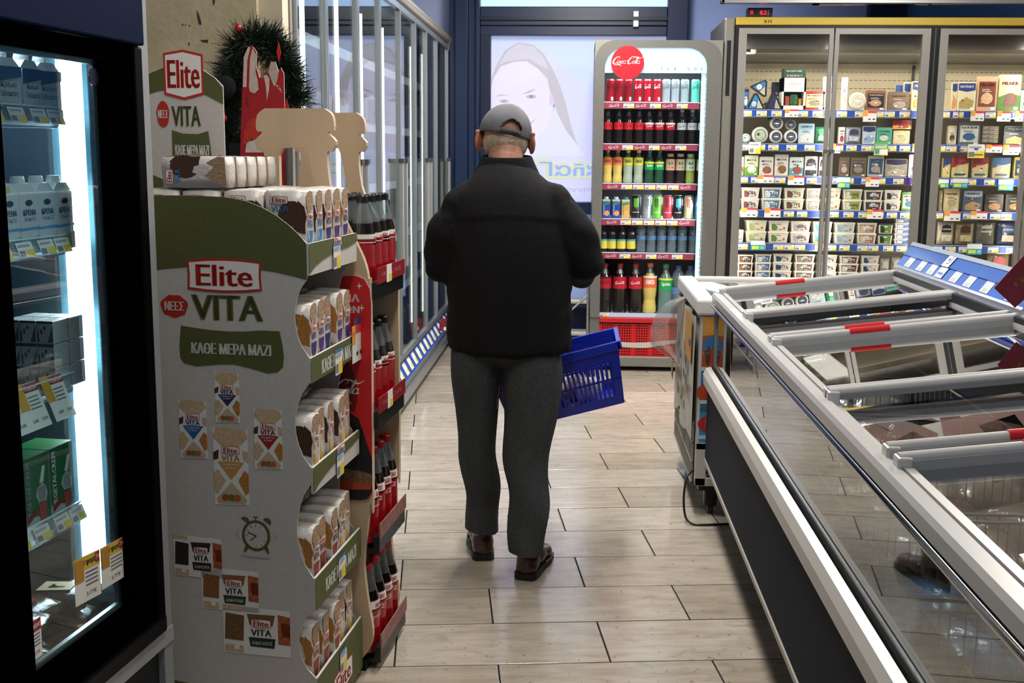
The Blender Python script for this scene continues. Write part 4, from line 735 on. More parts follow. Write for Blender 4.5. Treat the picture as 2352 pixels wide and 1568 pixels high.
def gdoor(y0, y1):
    b = MB(); a0, a1, c0, c1 = y0+.044, y1-.10, .450, 1.577
    b.box((-.024, y0, zb+.02), (.002, a0, 1.612), BK); b.box((-.024, a1, zb+.02), (.002, y1, 1.612), BK); b.box((-.024, a0, zb+.02), (.002, a1, c0), BK); b.box((-.024, a0, c1), (.002, a1, 1.612), BK); d = b.build('door', dc)
    g = MB(); g.box((-.016, a0-.004, c0-.004), (-.012, a1+.004, c1+.004), glass('#e6f0f2', k=.8, base=.015)); g.build('pane', d)
    s = MB(); SP = mat('#56646c', .35, .6)
    s.box((-.028, a0, c0), (-.018, a0+.01, c1), SP); s.box((-.028, a1-.012, c0), (-.018, a1, c1), SP); s.box((-.028, a0, c0), (-.018, a1, c0+.012), mat('#a9b6ba', .3, .7)); s.box((-.028, a0, c1-.01), (-.018, a1, c1), mat('#7f9aa2', .35, .5)); s.build('spacer', d, label='silver dotted spacer bar'); return d
d1 = gdoor(-.564, -.078); d2 = gdoor(-1.16, -.570)
b = MB(); b.prism(ell(-.201, 1.542, .017, .017, 20), lambda u, v: (-.0118, u, v), (.002, 0, 0), mat('#0b1430', .3)); b.build('round_sticker', d1, label='dark navy round sticker')
b = MB(); b.box((-.170, -.072, .45), (-.115, -.058, 1.60), mat('#eafcff', .5, emit=4)); lt = b.build('light_strip', dc, label='glowing white light strip')
b = MB(); b.box((-.19, -.066, .45), (-.172, -.056, 1.6), mat('#7fc0da', .3, .2)); b.box((-.112, -.070, .45), (-.100, -.056, 1.6), mat('#7fc4de', .3, .2)); b.box((-.092, -.085, .45), (-.03, -.056, 1.6), mat('#24405a', .4)); b.box((-.6, -.056, .32), (-.02, -.04, 1.62), mat('#4a5a62', .5)); b.build('reflector', dc)
area('cooler_strip_light', CW(-.15, -.085, 1.02), .06, 1.1, 3.0, (.88, .96, 1), (-math.pi/2, 0, CRZ))
area('cooler_top_light', CW(-.2, -.45, 1.62), .2, .5, 1.6, (.8, .93, 1), (0, 0, CRZ))
shv = [1.447, 1.197, .915, .64]; CL = glass('#d8eaf2', k=1.2, base=.12, haze=.18)
for i, z in enumerate(shv):
    b = MB()
    for k in range(14): b.tube([(-.56+.034*k, Y0+.02, z+.004), (-.56+.034*k, -.19, z+.004)], .002, STEEL, 5)
    b.box((-.105, Y0+.02, z), (-.10, -.185, z+.008), STEEL); b.box((-.56, Y0+.02, z-.003), (-.1, -.19, z), mat('#6d7f88', .4, .3)); s_ = b.build('shelf', dc)
    b = MB(); b.add([(-.099, Y0+.02, z+.036), (-.099, -.184, z+.036), (-.085, -.184, z), (-.085, Y0+.02, z)], [(0, 1, 2, 3)], CL); b.box((-.1, Y0+.02, z+.036), (-.096, -.184, z+.0385), mat('#d8f2fa', .3)); b.build('price_holder', s_)
    b = MB(); tf = lambda u, v, d=0: (-.084-(v-z)*.38+.001+.0004*d, u, v)
    if i in (0, 1, 3):
        for y in (-.50, -.43, -.36, -.29, -.235):
            tagm(b, tf, y, z+.032, .05, .028, 0)
    if i == 2:
        for y, c_ in ((-.455, 0), (-.385, 1), (-.30, 2)):
            b.poly([(y, z+.045), (y+.07, z+.045), (y+.07, z-.04), (y, z-.04)], tf, PAPER); b.poly([(y+.024, z+.044), (y+.07, z+.044), (y+.07, z+.028), (y+.024, z+.028)], lambda u, v: tf(u, v, 1), mat('#a31d28', .6)); b.poly([(y-.004, z+.047), (y+.024, z+.047), (y+.024, z-.002), (y-.004, z-.002)], lambda u, v: tf(u, v, 2), mat('#cf9a34', .6))
            b.text('Συμφέρει!', lambda u, v: tf(u, v, 2), y+.047, z+.035, .011, PAPER, w=.04, bold=.0004); b.text('4,78€', lambda u, v: tf(u, v, 2), y+.025, z-.025, .007, INK, w=.018); b.text('3,59€', lambda u, v: tf(u, v, 2), y+.055, z-.025, .007, INK, w=.018)
            for q in range(4): b.poly([(y+.027, z+.02-.007*q), (y+.06, z+.02-.007*q), (y+.06, z+.0175-.007*q), (y+.027, z+.0175-.007*q)], lambda u, v: tf(u, v, 1), mat('#777', .7) if False else mat('#6f7078', .7))
    b.build('price_tag', s_)
b = MB(); b.box((-.58, -.36, .33), (-.55, -.33, 1.6), mat('#39444c', .5)); b.box((-.58, -.8, .33), (-.55, -.77, 1.6), mat('#39444c', .5)); b.build('shelf_upright', dc)
# tags taped on the glass
def taped(y, z, w, h, txt, orange, label, parent, tilt=0):
    b = MB(); tf = lambda u, v, d=0: (-.011+.0004*d, y+u, z+v+tilt*u)
    b.poly([(0, 0), (w, 0), (w, -h), (0, -h)], tf, PAPER); b.poly([(0, 0), (w, 0), (w, -h*.3), (0, -h*.3)], lambda u, v: tf(u, v, 1), mat('#a31d28', .6) if not orange else mat('#cfae3c', .6))
    b.text(txt, lambda u, v: tf(u, v, 2), w*.5, -h*.15, h*.17, PAPER if not orange else INK, w=w*.8, bold=.0004)
    if orange: b.poly([(.003, -.004), (w*.36, -.004), (w*.36, -h*.52), (.003, -h*.52)], lambda u, v: tf(u, v, 3), mat('#b5802c', .6)); b.poly([(w*.82, -.002), (w*.98, -.002), (w*.98, -h*.24), (w*.82, -h*.24)], lambda u, v: tf(u, v, 3), mat('#a31d28', .6)); b.text('TV', lambda u, v: tf(u, v, 4), w*.9, -h*.13, h*.1, PAPER)
    for q in range(4): b.poly([(w*.42, -h*(.36+.09*q)), (w*.9, -h*(.36+.09*q)), (w*.9, -h*(.40+.09*q)), (w*.42, -h*(.40+.09*q))], lambda u, v: tf(u, v, 1), mat('#6f7078', .7))
    b.text('2,77€', lambda u, v: tf(u, v, 2), w*.62, -h*.84, h*.1, INK, w=w*.4); b.build('price_tag', parent, label=label)
taped(-.362, .616, .094, .094, 'προσφορές', True, 'yellow-topped offer tag taped to the glass', d1, -.09); taped(-.265, .607, .09, .088, 'προσφορές', True, 'yellow-topped offer tag taped to the glass', d1, -.05)
taped(-.520, .552, .042, .075, 'Συμφέρει!', False, 'red-topped offer tag taped to the glass', d1, 0); taped(-.615, .545, .06, .075, 'Συμφέρει!', False, 'red-topped offer tag taped to the glass', d2, 0)
# ---- contents
xf = lambda x: (lambda u, v, d=0: (x+.0005*d, u, v))
def milk(kind):
    b = MB(); w, h = .031, .118 if kind else .10
    b.box((-.034, -w, 0), (.034, w, h), mat('#c9cfd0', .4), bev=.004); b.prism([(-w, h), (w, h), (w*.5, h+.016), (-w*.5, h+.016)], lambda u, v: (-.03, u, v), (.06, 0, 0), mat('#d8dcdc', .4)); o = b.build('milk_carton')
    c = MB(); c.lathe([(.013, h+.008), (.014, h+.022), (.012, h+.03)], mat('#d5dadb', .4), 14, c=(.012, 0, 0)); c.build('cap', o); p = MB(); f_ = xf(.0345)
    if kind == 1:
        p.poly(ell(0, .098, .012, .006, 12), f_, mat('#1a1a2c', .5)); p.text('ΚΡΕΜΑ', lambda u, v: f_(u, v, 1), 0, .08, .011, mat('#33566e', .5), w=.04, bold=.0004); p.text('ΓΑΛΑΚΤΟΣ', lambda u, v: f_(u, v, 1), 0, .067, .007, mat('#33566e', .5), w=.038); p.poly([(-w, .05), (w, .052), (w, .047), (-w, .046)], f_, mat('#3f9ac8', .5)); p.poly([(-w, .002), (w, .002), (w, .036), (0, .03), (-w, .02)], f_, mat('#b9b78c', .6, var=.3, vs=60))
    else:
        p.poly([(-w, h), (w, h), (w, .082), (-w, .07)], f_, mat('#2e5f86', .5)); p.text('Κρέμα', lambda u, v: f_(u, v, 1), 0, .066, .012, INK, w=.036); p.text('Γάλακτος', lambda u, v: f_(u, v, 1), 0, .05, .012, INK, w=.044); p.poly([(-w, .002), (w, .002), (w, .026), (-.01, .03), (-w, .018)], f_, mat('#9c7a4c', .6, var=.4, vs=70))
    p.build('print', o); return o
m0, m1 = milk(0), milk(1)
for k in range(6): put(m0, CW(-.14, -.52+.066*k, shv[0]+.0065), 'cream carton with dark blue top, %s towards the light, top cooler shelf' % ORD[k], 'carton', 'cartons on the top cooler shelf', rz=CRZ-.25*(k % 2))
for k in range(5): put(m1, CW(-.138, -.415+.0605*k, shv[1]+.0065), 'white cream carton with blue stripe, %s towards the light on the second cooler shelf' % ORD[k], 'carton', 'cartons on the second cooler shelf', rz=CRZ)
st_ = empty('sale_sticker', 'tilted yellow price sticker reading -1,50 on the cream cartons', 'sticker', CW(-.108, -.40, 1.29), CRZ); b = MB(); tf = xf(.001); b.box((-.001, 0, 0), (0, .055, .045), mat('#8f2a1c', .6)); b.poly([(.003, .003), (.052, .003), (.052, .042), (.003, .042)], tf, mat('#cfc03a', .6)); b.text('-1,50€', lambda u, v: tf(u, v, 1), .028, .022, .018, mat('#a01c14', .6), w=.042, bold=.0008); b.build('card', st_)
def lbox():
    b = MB(); b.box((-.018, -.027, 0), (.018, .027, .0465), mat('#b4b8b8', .4), bev=.002); o = b.build('milk_box'); p = MB(); f_ = lambda u, v, d=0: (u*.4, -.0272-.0003*d, v)
    p.poly([(-.045, .042), (.045, .042), (.045, .0465), (-.045, .0465)], f_, mat('#1d3350', .5)); p.poly([(.012, .004), (.043, .004), (.043, .038)], f_, mat('#47525a', .5)); p.poly([(-.04, .006), (-.03, .006), (-.03, .01), (-.034, .01), (-.034, .026), (-.04, .026)], f_, INK); p.poly([(-.025, .02), (-.012, .02), (-.012, .03), (-.025, .03)], f_, mat('#555e66', .5)); p.poly(ell(0, .033, .006, .004, 8), f_, INK); p.build('print', o); return o
# three by three stack of milk boxes
lb_ = lbox(); 
for a_ in range(3):
    for c_ in range(3):
        for dd in range(2): put(lb_, CW(-.120-.0375*c_, -.215+.056*dd, shv[2]+.008+.0475*a_), 'small white milk box, %s layer, %s column, %s row of the stack' % (('bottom', 'middle', 'top')[a_], ('aisle-side', 'middle', 'inner')[c_], ('near', 'rear')[dd]), 'milk box', 'stacked milk boxes in the cooler', rz=CRZ)
def gbox():
    b = MB(); b.box((-.04, -.042, 0), (.04, .042, .165), mat('#b9bcb2', .4), bev=.002); o = b.build('cream_box'); p = MB(); f_ = xf(.0406)
    p.poly([(-.041, .165), (.041, .165), (.041, .03), (-.005, .045), (-.041, .05)], f_, mat('#1f6a3c', .45)); p.text('VEGETALCREM', lambda u, v: f_(-.028-v, .1+u, 1), 0, 0, .013, PAPER, w=.115, bold=.0006)
    p.poly([(.0, .1), (-.006, .085), (.004, .07), (.03, .068), (.034, .085), (.028, .1), (.018, .108)], lambda u, v: f_(u, v, 1), mat('#b4b8b4', .5)); p.poly([(.008, .108), (.022, .108), (.03, .14), (.02, .14)], lambda u, v: f_(u, v, 1), PAPER)
    for k in range(4): p.poly([(.003+.007*k, .1), (.006+.007*k, .1), (.009+.005*k, .072), (.008+.005*k, .072)], lambda u, v: f_(u, v, 2), mat('#7e8884', .5))
    p.poly([(.002, .066), (.03, .066), (.024, .01), (.012, .01)], lambda u, v: f_(u, v, 1), mat('#c0504a', .5)); p.poly([(-.036, .035), (-.004, .05), (-.004, .062), (-.036, .048)], lambda u, v: f_(u, v, 1.5), mat('#a3202c', .5)); p.build('print', o)
    t = MB(); t.poly([(-.04, -.042), (.04, -.042), (.04, .042), (-.04, .042)], lambda u, v: (u, v, .1656), mat('#2f8a48', .45)); t.build('lid_flap', o); return o
gb = gbox()
for k in range(4): put(gb, CW(-.142, -.24-.088*k, shv[3]+.0065), 'green and white cream box, %s from the light strip on the lowest cooler shelf' % ORD[k], 'cream box', 'green cream boxes', rz=CRZ)
bagc = ['#2b2119', '#3a2c1e', '#1c1a18', '#4a3a24', '#57402a', '#241c18']
def softbag(name, sx, sy, sz, col, seed, shine=.25, var=.5, clear=False):
    bm = bmesh.new(); bmesh.ops.create_cube(bm, size=1); bmesh.ops.subdivide_edges(bm, edges=bm.edges[:], cuts=5, use_grid_fill=True)
    for v in bm.verts:
        x, y, z = v.co*2; r = max(abs(x), abs(y)); k = 1-.55*r**4 if True else 1; n_ = mnoise.noise(Vector((x*1.6+seed, y*1.6, z*1.6)))*.16
        v.co = Vector((x*sx/2*(1-.1*z*z)+n_*.01, y*sy/2*(1-.1*z*z), (z*k*.5+.5)*sz+n_*sz*.6))
    bm.verts.index_update(); b = MB(); b.add([v.co[:] for v in bm.verts], [[v.index for v in f.verts] for f in bm.faces], mat(col, shine, var=var, vs=22, bump=.8, bs=45, coat=.5), True); bm.free()
    zm = min(v[2] for v in b.v); b.v = [(x, y, z-zm) for x, y, z in b.v]; return b
n = 0
for lay in range(3):
    for k in range(5):
        b = softbag('x', .15, .11, .055, bagc[n % 6], n*3.7); o = b.build('coffee_bag', loc=CW(-.16-.03*(k % 2), -.54+.085*k, .325+.056*lay), rz=CRZ+R.uniform(-.4, .4)); tag(o, 'dark shiny coffee bag, %s from left, %s layer, bottom of cooler' % (ORD[k], ('lowest', 'middle', 'upper')[lay]), 'bag', 'dark bags at the cooler bottom')
        p = MB(); p.poly([(-.03, -.03), (.04, -.035), (.045, .01), (-.02, .02)], lambda u, v: (u, v, .058), mat(('#8a6a30', '#9a2a22', '#b0a080')[n % 3], .4)); p.build('print', o); n += 1
# ================================================================ long cheese cooler with three glass doors
KY = 7.40; cc = empty('cheese_cooler', 'long open-fronted cheese cooler with glass doors and yellow top band at the right', 'cooler', (.9, KY, 0)); K0 = Vector((.9, KY, 0)); KE = 3.3
BEI = mat('#b5a98c', .6, var=.03, vs=10)
b = MB(); b.box((0, .0, .1), (.05, .8, 2.2), mat('#77756f', .4, .4)); b.box((.05, .0, 0), (.09, .8, 2.2), GREYD); b.box((.09, .62, .2), (KE-.9, .66, 2.2), BEI); b.box((0, 0, 2.2), (KE-.9, .8, 2.255), mat('#6b6964', .5)); b.box((.05, -.02, .05), (KE-.9, .7, .25), GREYD)
for z in (2.03, 1.975, 1.92, 1.865):
    x = .1
    while x < 2.3: b.box((x, .617, z), (x+.02, .62, z+.003), BLACK); x += .032
b.box((1.345, .60, 1.85), (1.36, .62, 2.02), BLACK); b.build('cabinet', cc)
b = MB(); b.box((.065, -.03, 2.213), (KE-.9, .02, 2.262), mat('#b99d3a', .35, .15), bev=.006); b.text('X15', flat(-.0305), .26, 2.235, .018, INK, w=.05, bold=.0008); b.build('top_band', cc, label='golden yellow top band')
b = MB(); b.box((-.005, -.02, .1), (.06, .03, 2.262), mat('#85827c', .35, .5), bev=.012); b.box((.015, -.0215, 1.78), (.035, -.02, 1.84) if False else (.04, -.02, 2.12), BLACK); b.build('end_post', cc)
b = MB(); b.lathe([(.0, 0), (.0, .01)], BLACK, 4) if False else None
b.prism([(.09, 2.19), (.09, 2.08), (.3, 2.03), (.62, 2.03), (.62, 2.19)], lambda u, v: (.09, u, v), (KE-1.0, 0, 0), mat('#57534c', .4, .3)); b.box((.09, .18, 2.155), (KE-.9, .2, 2.17), GREYD); b.build('canopy', cc)
b = MB(); b.box((.10, .13, 2.098), (KE-.9, .15, 2.106), mat('#fff0d0', .4, emit=9)); b.build('light_tube', cc, label='thin warm light tube')
b = MB(); b.box((.11, .10, 2.05), (.22, .16, 2.09), OFFW, bev=.012); b.box((.14, .099, 2.06), (.18, .1, 2.08), BLACK); b.build('control_unit', cc)
area('cheese_cooler_light', (2.1, KY+.16, 2.06), 2.2, .08, 16, (1, .93, .78), (.35, 0, 0))
for x_ in (1.02, 1.585, 2.2, 2.80): area('mullion_light', (x_, KY+.035, 1.25), .03, 1.7, 3.2, (1, .95, .86), (math.pi/2, 0, 0))
# doors
DG = mat('#8f8c88', .4, .4, var=.03, vs=50)
for i, (x0, x1) in enumerate(((.985, 1.572), (1.580, 2.165), (2.222, 2.80), (2.808, 3.25))):
    b = MB(); s_ = .038 if i != 1 else .036; q0, q1 = x0-.9, x1-.9; zt, zb = 2.195, .12
    wl_, wr_2 = (.05, .026) if i in (0, 2) else (.026, .05)
    b.box((q0, -.03, zb), (q0+wl_, .0, zt), DG); b.box((q1-wr_2, -.03, zb), (q1, 0, zt), DG); b.box((q0, -.029, zt-.035), (q1, -.001, zt), DG); b.box((q0, -.029, zb), (q1, -.001, zb+.04), DG); d = b.build('door', cc)
    g = MB(); g.box((q0+wl_, -.018, zb+.04), (q1-wr_2, -.014, zt-.035), glass(k=.55)); g.build('pane', d)
    if i in (0, 1): g = MB(); xx = q1-.0 if i == 0 else q0; xx += (-.016 if i == 0 else .016); g.box((xx-.007, -.045, .55), (xx+.007, -.030, 1.44), mat('#9a9792', .4, .3)); g.box((xx-.015, -.048, 1.43), (xx+.015, -.03, 1.45), mat('#55534f', .4)); g.build('handle', d)
b = MB(); b.box((1.268, -.025, .1), (1.32, .01, 2.2), mat('#161618', .3)); b.box((1.288, -.03, .1), (1.297, .0, 2.2), mat('#55565a', .3, .6)); b.box((.065, -.022, .1), (.088, .0, 2.21), BLACK); b.box((.065, -.02, 2.196), (KE-.9, .0, 2.213), BLACK); b.build('mullion', cc, label='black door post')
# controller box on top
cb_ = empty('controller', 'small black temperature controller with red switch standing on the yellow band', 'controller', (1.04, KY+.02, 2.262))
b = MB(); b.box((0, 0, 0), (.155, .08, .062), mat('#1c1b1d', .45), bev=.004); b.box((-.008, -.005, -.0), (.165, .085, .006), BLACK); b.build('housing', cb_)
b = MB(); b.box((.015, -.004, .02), (.035, 0, .045), mat('#c4161c', .35, emit=.6)); b.box((.06, -.002, .014), (.135, 0, .05), BLACK); b.build('switch', cb_, label='red rocker switch'); b = MB(); b.text('8.2', flat(-.003), .097, .032, .024, mat('#ff2030', .5, emit=2), w=.04, bold=.001)
for k in range(4): b.box((.125, -.003, .018+.008*k), (.131, -.002, .022+.008*k), PAPER)
b.build('display', cb_)
# shelves with price strips
SZ = [1.705, 1.49, 1.28, 1.062, .845, .602]; SY = KY+.15
doors_x = ((1.01, 1.58), (1.60, 2.17), (2.26, 2.86))
snm = ['the top shelf', 'the second shelf', 'the third shelf', 'the fourth shelf', 'the fifth shelf', 'the lowest visible shelf']
for i, z in enumerate(SZ):
    b = MB(); b.box((.09, .15, z-.012), (KE-.9, .62, z-.004), mat('#8d8b85', .4, .4)); b.box((.09, .14, z-.006), (KE-.9, .16, z-.001), mat('#c7c9cc', .35, .3)); s_ = b.build('shelf', cc)
    b = MB(); b.box((.09, .134, z-.047), (KE-.9, .14, z-.004), mat('#1d4394', .4) if i != 4 else mat('#2a4a8c', .4)); b.box((.09, .130, z-.051), (KE-.9, .141, z-.047), STEEL)
    for (x0, x1) in doors_x:
        x = x0+.02+R.random()*.03
        while x < x1-.07: tb_ = MB(); tagm(tb_, flat(.1325), x-.9, z-.010, .066, .034, 0); tb_.build('price_tag', s_); x += .066+R.choice((.004, .03, .05, .02))
    if i == 2: b.poly([(1.16, z-.01), (1.36, z-.01), (1.36, z-.045), (1.16, z-.045)], flat(.1335), mat('#5a3fae', .5))
    b.build('price_strip', s_)
def hang(u, v, w, h, kind, i):
    p = at(u, v, KY+.128); b = MB(); tagm(b, lambda x, y: (x, 0, y+.1*0), 0, 0, w, h, kind if kind < 3 else 0)
    if kind == 3: b.poly([(0, .0), (w, 0), (w, -h), (0, -h)], flat(-.0005), mat('#5fae3a', .5)); b.poly([(.01, -.012), (w-.01, -.012), (w-.01, -h*.45), (.01, -h*.45)], flat(-.001), mat('#b9d4a0', .6)); b.poly([(.003, -h*.55), (w-.003, -h*.55), (w-.003, -h+.004), (.003, -h+.004)], flat(-.001), PAPER); b.poly(ell(w*.28, -h*.75, .01, .008, 8), flat(-.0015), mat('#4f9a3a', .6))
    if kind == 4: b.poly([(0, 0), (w, 0), (w, -h*.6), (0, -h*.6)], flat(-.0005), PAPER); b.poly([(0, -h*.6), (w, -h*.6), (w, -h), (0, -h)], flat(-.0005), mat('#d6c94a', .6)); b.poly(ell(w/2, -h*.3, .016, .013, 10), flat(-.001), mat('#2a5aa0', .6)); b.poly([(.008, -h*.72), (w-.008, -h*.72), (w-.008, -h*.8), (.008, -h*.8)], flat(-.001), mat('#2a3a6a', .6))
    if kind == 5: b.poly([(0, 0), (w, 0), (w, -h), (0, -h)], flat(-.0005), PAPER); b.poly([(.01, -.008), (w-.01, -.008), (w-.01, -h*.55), (.01, -h*.55)], flat(-.001), mat('#d2d2cc', .6))
    b.build('hanging_tag', cc, loc=p-K0)
for a_ in ((1803, 251, .085, .048, 1, 0), (1983, 254, .085, .07, 1, 0), (2230, 255, .085, .062, 1, 0), (2291, 255, .085, .065, 1, 0), (2332, 255, .07, .065, 1, 0), (1721, 326, .075, .075, 5, 0), (1890, 332, .05, .06, 1, 0), (1913, 330, .05, .06, 1, 0), (2008, 327, .09, .082, 3, 0), (2096, 330, .07, .05, 1, 0), (2224, 331, .105, .088, 4, 0), (2265, 332, .1, .05, 1, 0), (2305, 333, .1, .062, 1, 0),
           (1741, 402, .1, .05, 1, 0), (1810, 403, .105, .06, 1, 0), (1924, 405, .082, .075, 2, 0), (1989, 407, .085, .06, 1, 0), (2160, 410, .055, .06, 2, 0), (2189, 408, .095, .065, 2, 0), (2294, 410, .095, .075, 2, 0), (1702, 477, .105, .06, 1, 0), (1756, 478, .105, .06, 1, 0), (1992, 481, .1, .06, 1, 0), (2169, 485, .105, .062, 1, 0), (2230, 485, .105, .05, 1, 0), (1725, 550, .092, .07, 2, 0), (1872, 555, .06, .055, 1, 0), (2222, 558, .095, .075, 2, 0)): hang(*a_)
dgt = [(2093, 253), (2203, 252), (2206, 332), (2093, 400)]
for k, (u, v) in enumerate(dgt):
    b = MB(); b.box((0, -.06, -.10), (.002, 0, 0), mat('#1a1a20', .5)); b.poly([(-.055, -.015), (-.005, -.005), (-.005, -.085), (-.055, -.095)], lambda p, q: (-.0008, p, q), mat('#e0662a', .6)); b.build('flag_tag', cc, loc=at(u, v, KY+.125)-K0, rz=-.3, label='small orange flag tag')
# ---- goods
GY = KY+.16
def ypos(d): return GY+d/2+.004
def card_pack(w, h, c1, c2, c3, style=0, txt=None, tcol='#f2f0ea', d=.03):
    """flat sealed pack standing upright, printed in two or three fields"""
    b = MB(); b.prism(rrect(-w/2, 0, w/2, h, min(w, h)*.07), lambda u, v: (u, -d/2, v), (0, d, 0), mat(c1, .35, var=.08, vs=60)); o = b.build('cheese_pack'); p = MB(); f_ = lambda u, v, k=0: (u, -d/2-.0006-.0004*k, v); m2, m3 = mat(c2, .5, var=.12, vs=50), mat(c3, .5, var=.25, vs=70)
    if style == 0: p.poly([(-w*.46, h*.96), (w*.46, h*.96), (w*.46, h*.72), (0, h*.66), (-w*.46, h*.72)], f_, m2); p.poly([(-w*.38, h*.08), (w*.3, h*.06), (w*.42, h*.35), (0, h*.48), (-w*.4, h*.3)], f_, m3)
    if style == 1: p.poly([(-w*.42, h*.12), (w*.42, h*.12), (w*.42, h*.85), (-w*.42, h*.85)], f_, m2); p.poly(ell(0, h*.36, w*.3, h*.17, 10), lambda u, v: f_(u, v, 1), m3)
    if style == 2: p.poly([(-w*.5, 0), (w*.5, 0), (w*.5, h*.42), (0, h*.5), (-w*.5, h*.38)], f_, m2); p.poly(ell(w*.05, h*.3, w*.33, h*.2, 10), lambda u, v: f_(u, v, 1), m3)
    if style == 3: p.poly([(-w*.4, h*.62), (-w*.3, h*.82), (0, h*.9), (w*.3, h*.82), (w*.4, h*.62), (w*.4, h*.4), (-w*.4, h*.4)], f_, m2); p.poly([(-w*.44, .004), (w*.44, .004), (w*.44, h*.3), (-w*.44, h*.3)], f_, m2); p.poly([(-w*.42, h*.36), (w*.3, h*.36), (w*.36, h*.52), (-w*.4, h*.5)], lambda u, v: f_(u, v, 1), m3)
    if style == 4: p.poly([(-w*.5, h), (w*.5, h), (w*.5, h*.72), (-w*.5, h*.48)], f_, m2); p.poly([(-w*.34, h*.1), (w*.34, h*.1), (w*.34, h*.2), (-w*.34, h*.2)], lambda u, v: f_(u, v, 1), m3)
    rr_ = random.Random(w*9e3+h*7e3+style)
    for k in range(2): uu, vv = rr_.uniform(-.3, .3)*w, rr_.uniform(.15, .6)*h; p.poly(ell(uu, vv, w*rr_.uniform(.05, .1), h*rr_.uniform(.03, .06), 8), lambda u, v: f_(u, v, 2+.2*k), mat(rr_.choice(['#7a3a2a', '#d8cdb4', '#4a5a30', '#c08a4a', '#e0dccf']), .5))
    for k in range(2): vv = h*(.56+.05*k); p.poly([(-w*.26, vv), (w*(.2-.08*k), vv), (w*(.2-.08*k), vv+h*.018), (-w*.26, vv+h*.018)], lambda u, v: f_(u, v, 2.6), mat('#3a3634' if lin(c2)[1] > .2 else '#c9c5bc', .6))
    p.poly([(w*.22, h*.03), (w*.42, h*.03), (w*.42, h*.11), (w*.22, h*.11)], lambda u, v: f_(u, v, 2.8), mat('#d6d2c8', .6))
    if txt: p.text(txt, lambda u, v: f_(u, v, 3), 0, h*(.84 if style in (0, 4) else (.76 if style in (1, 2) else .68)), h*.09, mat(tcol, .5), w=w*.72, bold=w*.008)
    p.build('print', o); return o
def tub(w, h, d, c1, c2, txt=None, lid='#cfc9b8', tcol='#f2f0ea', sl=.1):
    b = MB(); t = w/2; q = t*(1-sl); y = d/2; yq = y*(1-sl); BM_ = mat('#c9c3b2', .4)
    b.add([(-q, -yq, 0), (q, -yq, 0), (q, yq, 0), (-q, yq, 0), (-t, -y, h*.86), (t, -y, h*.86), (t, y, h*.86), (-t, y, h*.86)], [(3, 2, 1, 0), (4, 5, 6, 7), (0, 1, 5, 4), (1, 2, 6, 5), (2, 3, 7, 6), (3, 0, 4, 7)], BM_); o = b.build('cheese_tub')
    l = MB(); l.box((-t*1.05, -y*1.05, h*.82), (t*1.05, y*1.05, h), mat(lid, .4), bev=min(.004, h*.06)); l.build('lid', o); p = MB()
    def f_(u, v, k=0): e = v/(h*.86); return (u*(1-sl+sl*e), -(yq+(y-yq)*e)-.0006-.0004*k, v)
    p.poly([(-t*.82, h*.06), (t*.82, h*.06), (t*.82, h*.8), (-t*.82, h*.8)], f_, mat(c1, .5)); p.poly([(-t*.75, h*.1), (-t*.2, h*.1), (-t*.1, h*.4), (-t*.4, h*.72), (-t*.75, h*.7)], lambda u, v: f_(u, v, 1), mat(c2, .5, var=.3, vs=90)) if c2 else None
    p.poly(ell(t*.6, h*.3, t*.12, h*.12, 8), lambda u, v: f_(u, v, 1.5), mat('#b04a34' if w > .08 else '#6a7a4a', .5)); p.poly([(-t*.05, h*.16), (t*.4, h*.16), (t*.4, h*.22), (-t*.05, h*.22)], lambda u, v: f_(u, v, 1.5), mat('#4a4642' if lin(c1)[1] > .25 else '#c9c5bc', .6)); p.poly([(-t*.3, h*.6), (t*.3, h*.6), (t*.2, h*.72), (-t*.2, h*.72)], lambda u, v: f_(u, v, 1.5), mat('#8a8a80' if lin(c1)[1] > .25 else '#d2cec4', .6))
    if txt: p.text(txt, lambda u, v: f_(u, v, 2), t*.12, h*.48, h*.26, mat(tcol, .5), w=w*.5, bold=w*.006)
    p.build('print', o); return o
def wheel(r, d, c1, c2, ring, soft=False):
    b = MB(); b.lathe([(r*.8, 0), (r, d*.2), (r, d*.8), (r*.8, d)], mat(c1, .4, bump=.3, bs=60), 20); b.v = [(x, z-d/2, y+r) for x, y, z in b.v]; b.v = [(x, -y, z) for x, y, z in b.v]; o = b.build('round_cheese')
    p = MB(); f_ = lambda u, v, k=0: (u, -d/2-.0008-.0004*k, v+r)
    if ring: p.poly(ell(0, 0, r*.72, r*.72, 20), f_, mat(ring, .5)); p.poly(ell(0, 0, r*.6, r*.6, 20), lambda u, v: f_(u, v, 1), mat(c2, .5, var=.5, vs=120)); p.poly([(-r*.4, -r*.1), (-r*.1, -r*.1), (-r*.1, r*.25), (-r*.4, r*.25)], lambda u, v: f_(u, v, 2), mat('#3a2c30', .5)) if not soft else p.poly([(-r*.45, 0), (0, r*.12), (r*.45, 0), (0, -r*.12)], lambda u, v: f_(u, v, 2), mat('#e4e0e0', .5))
    p.build('label', o); return o
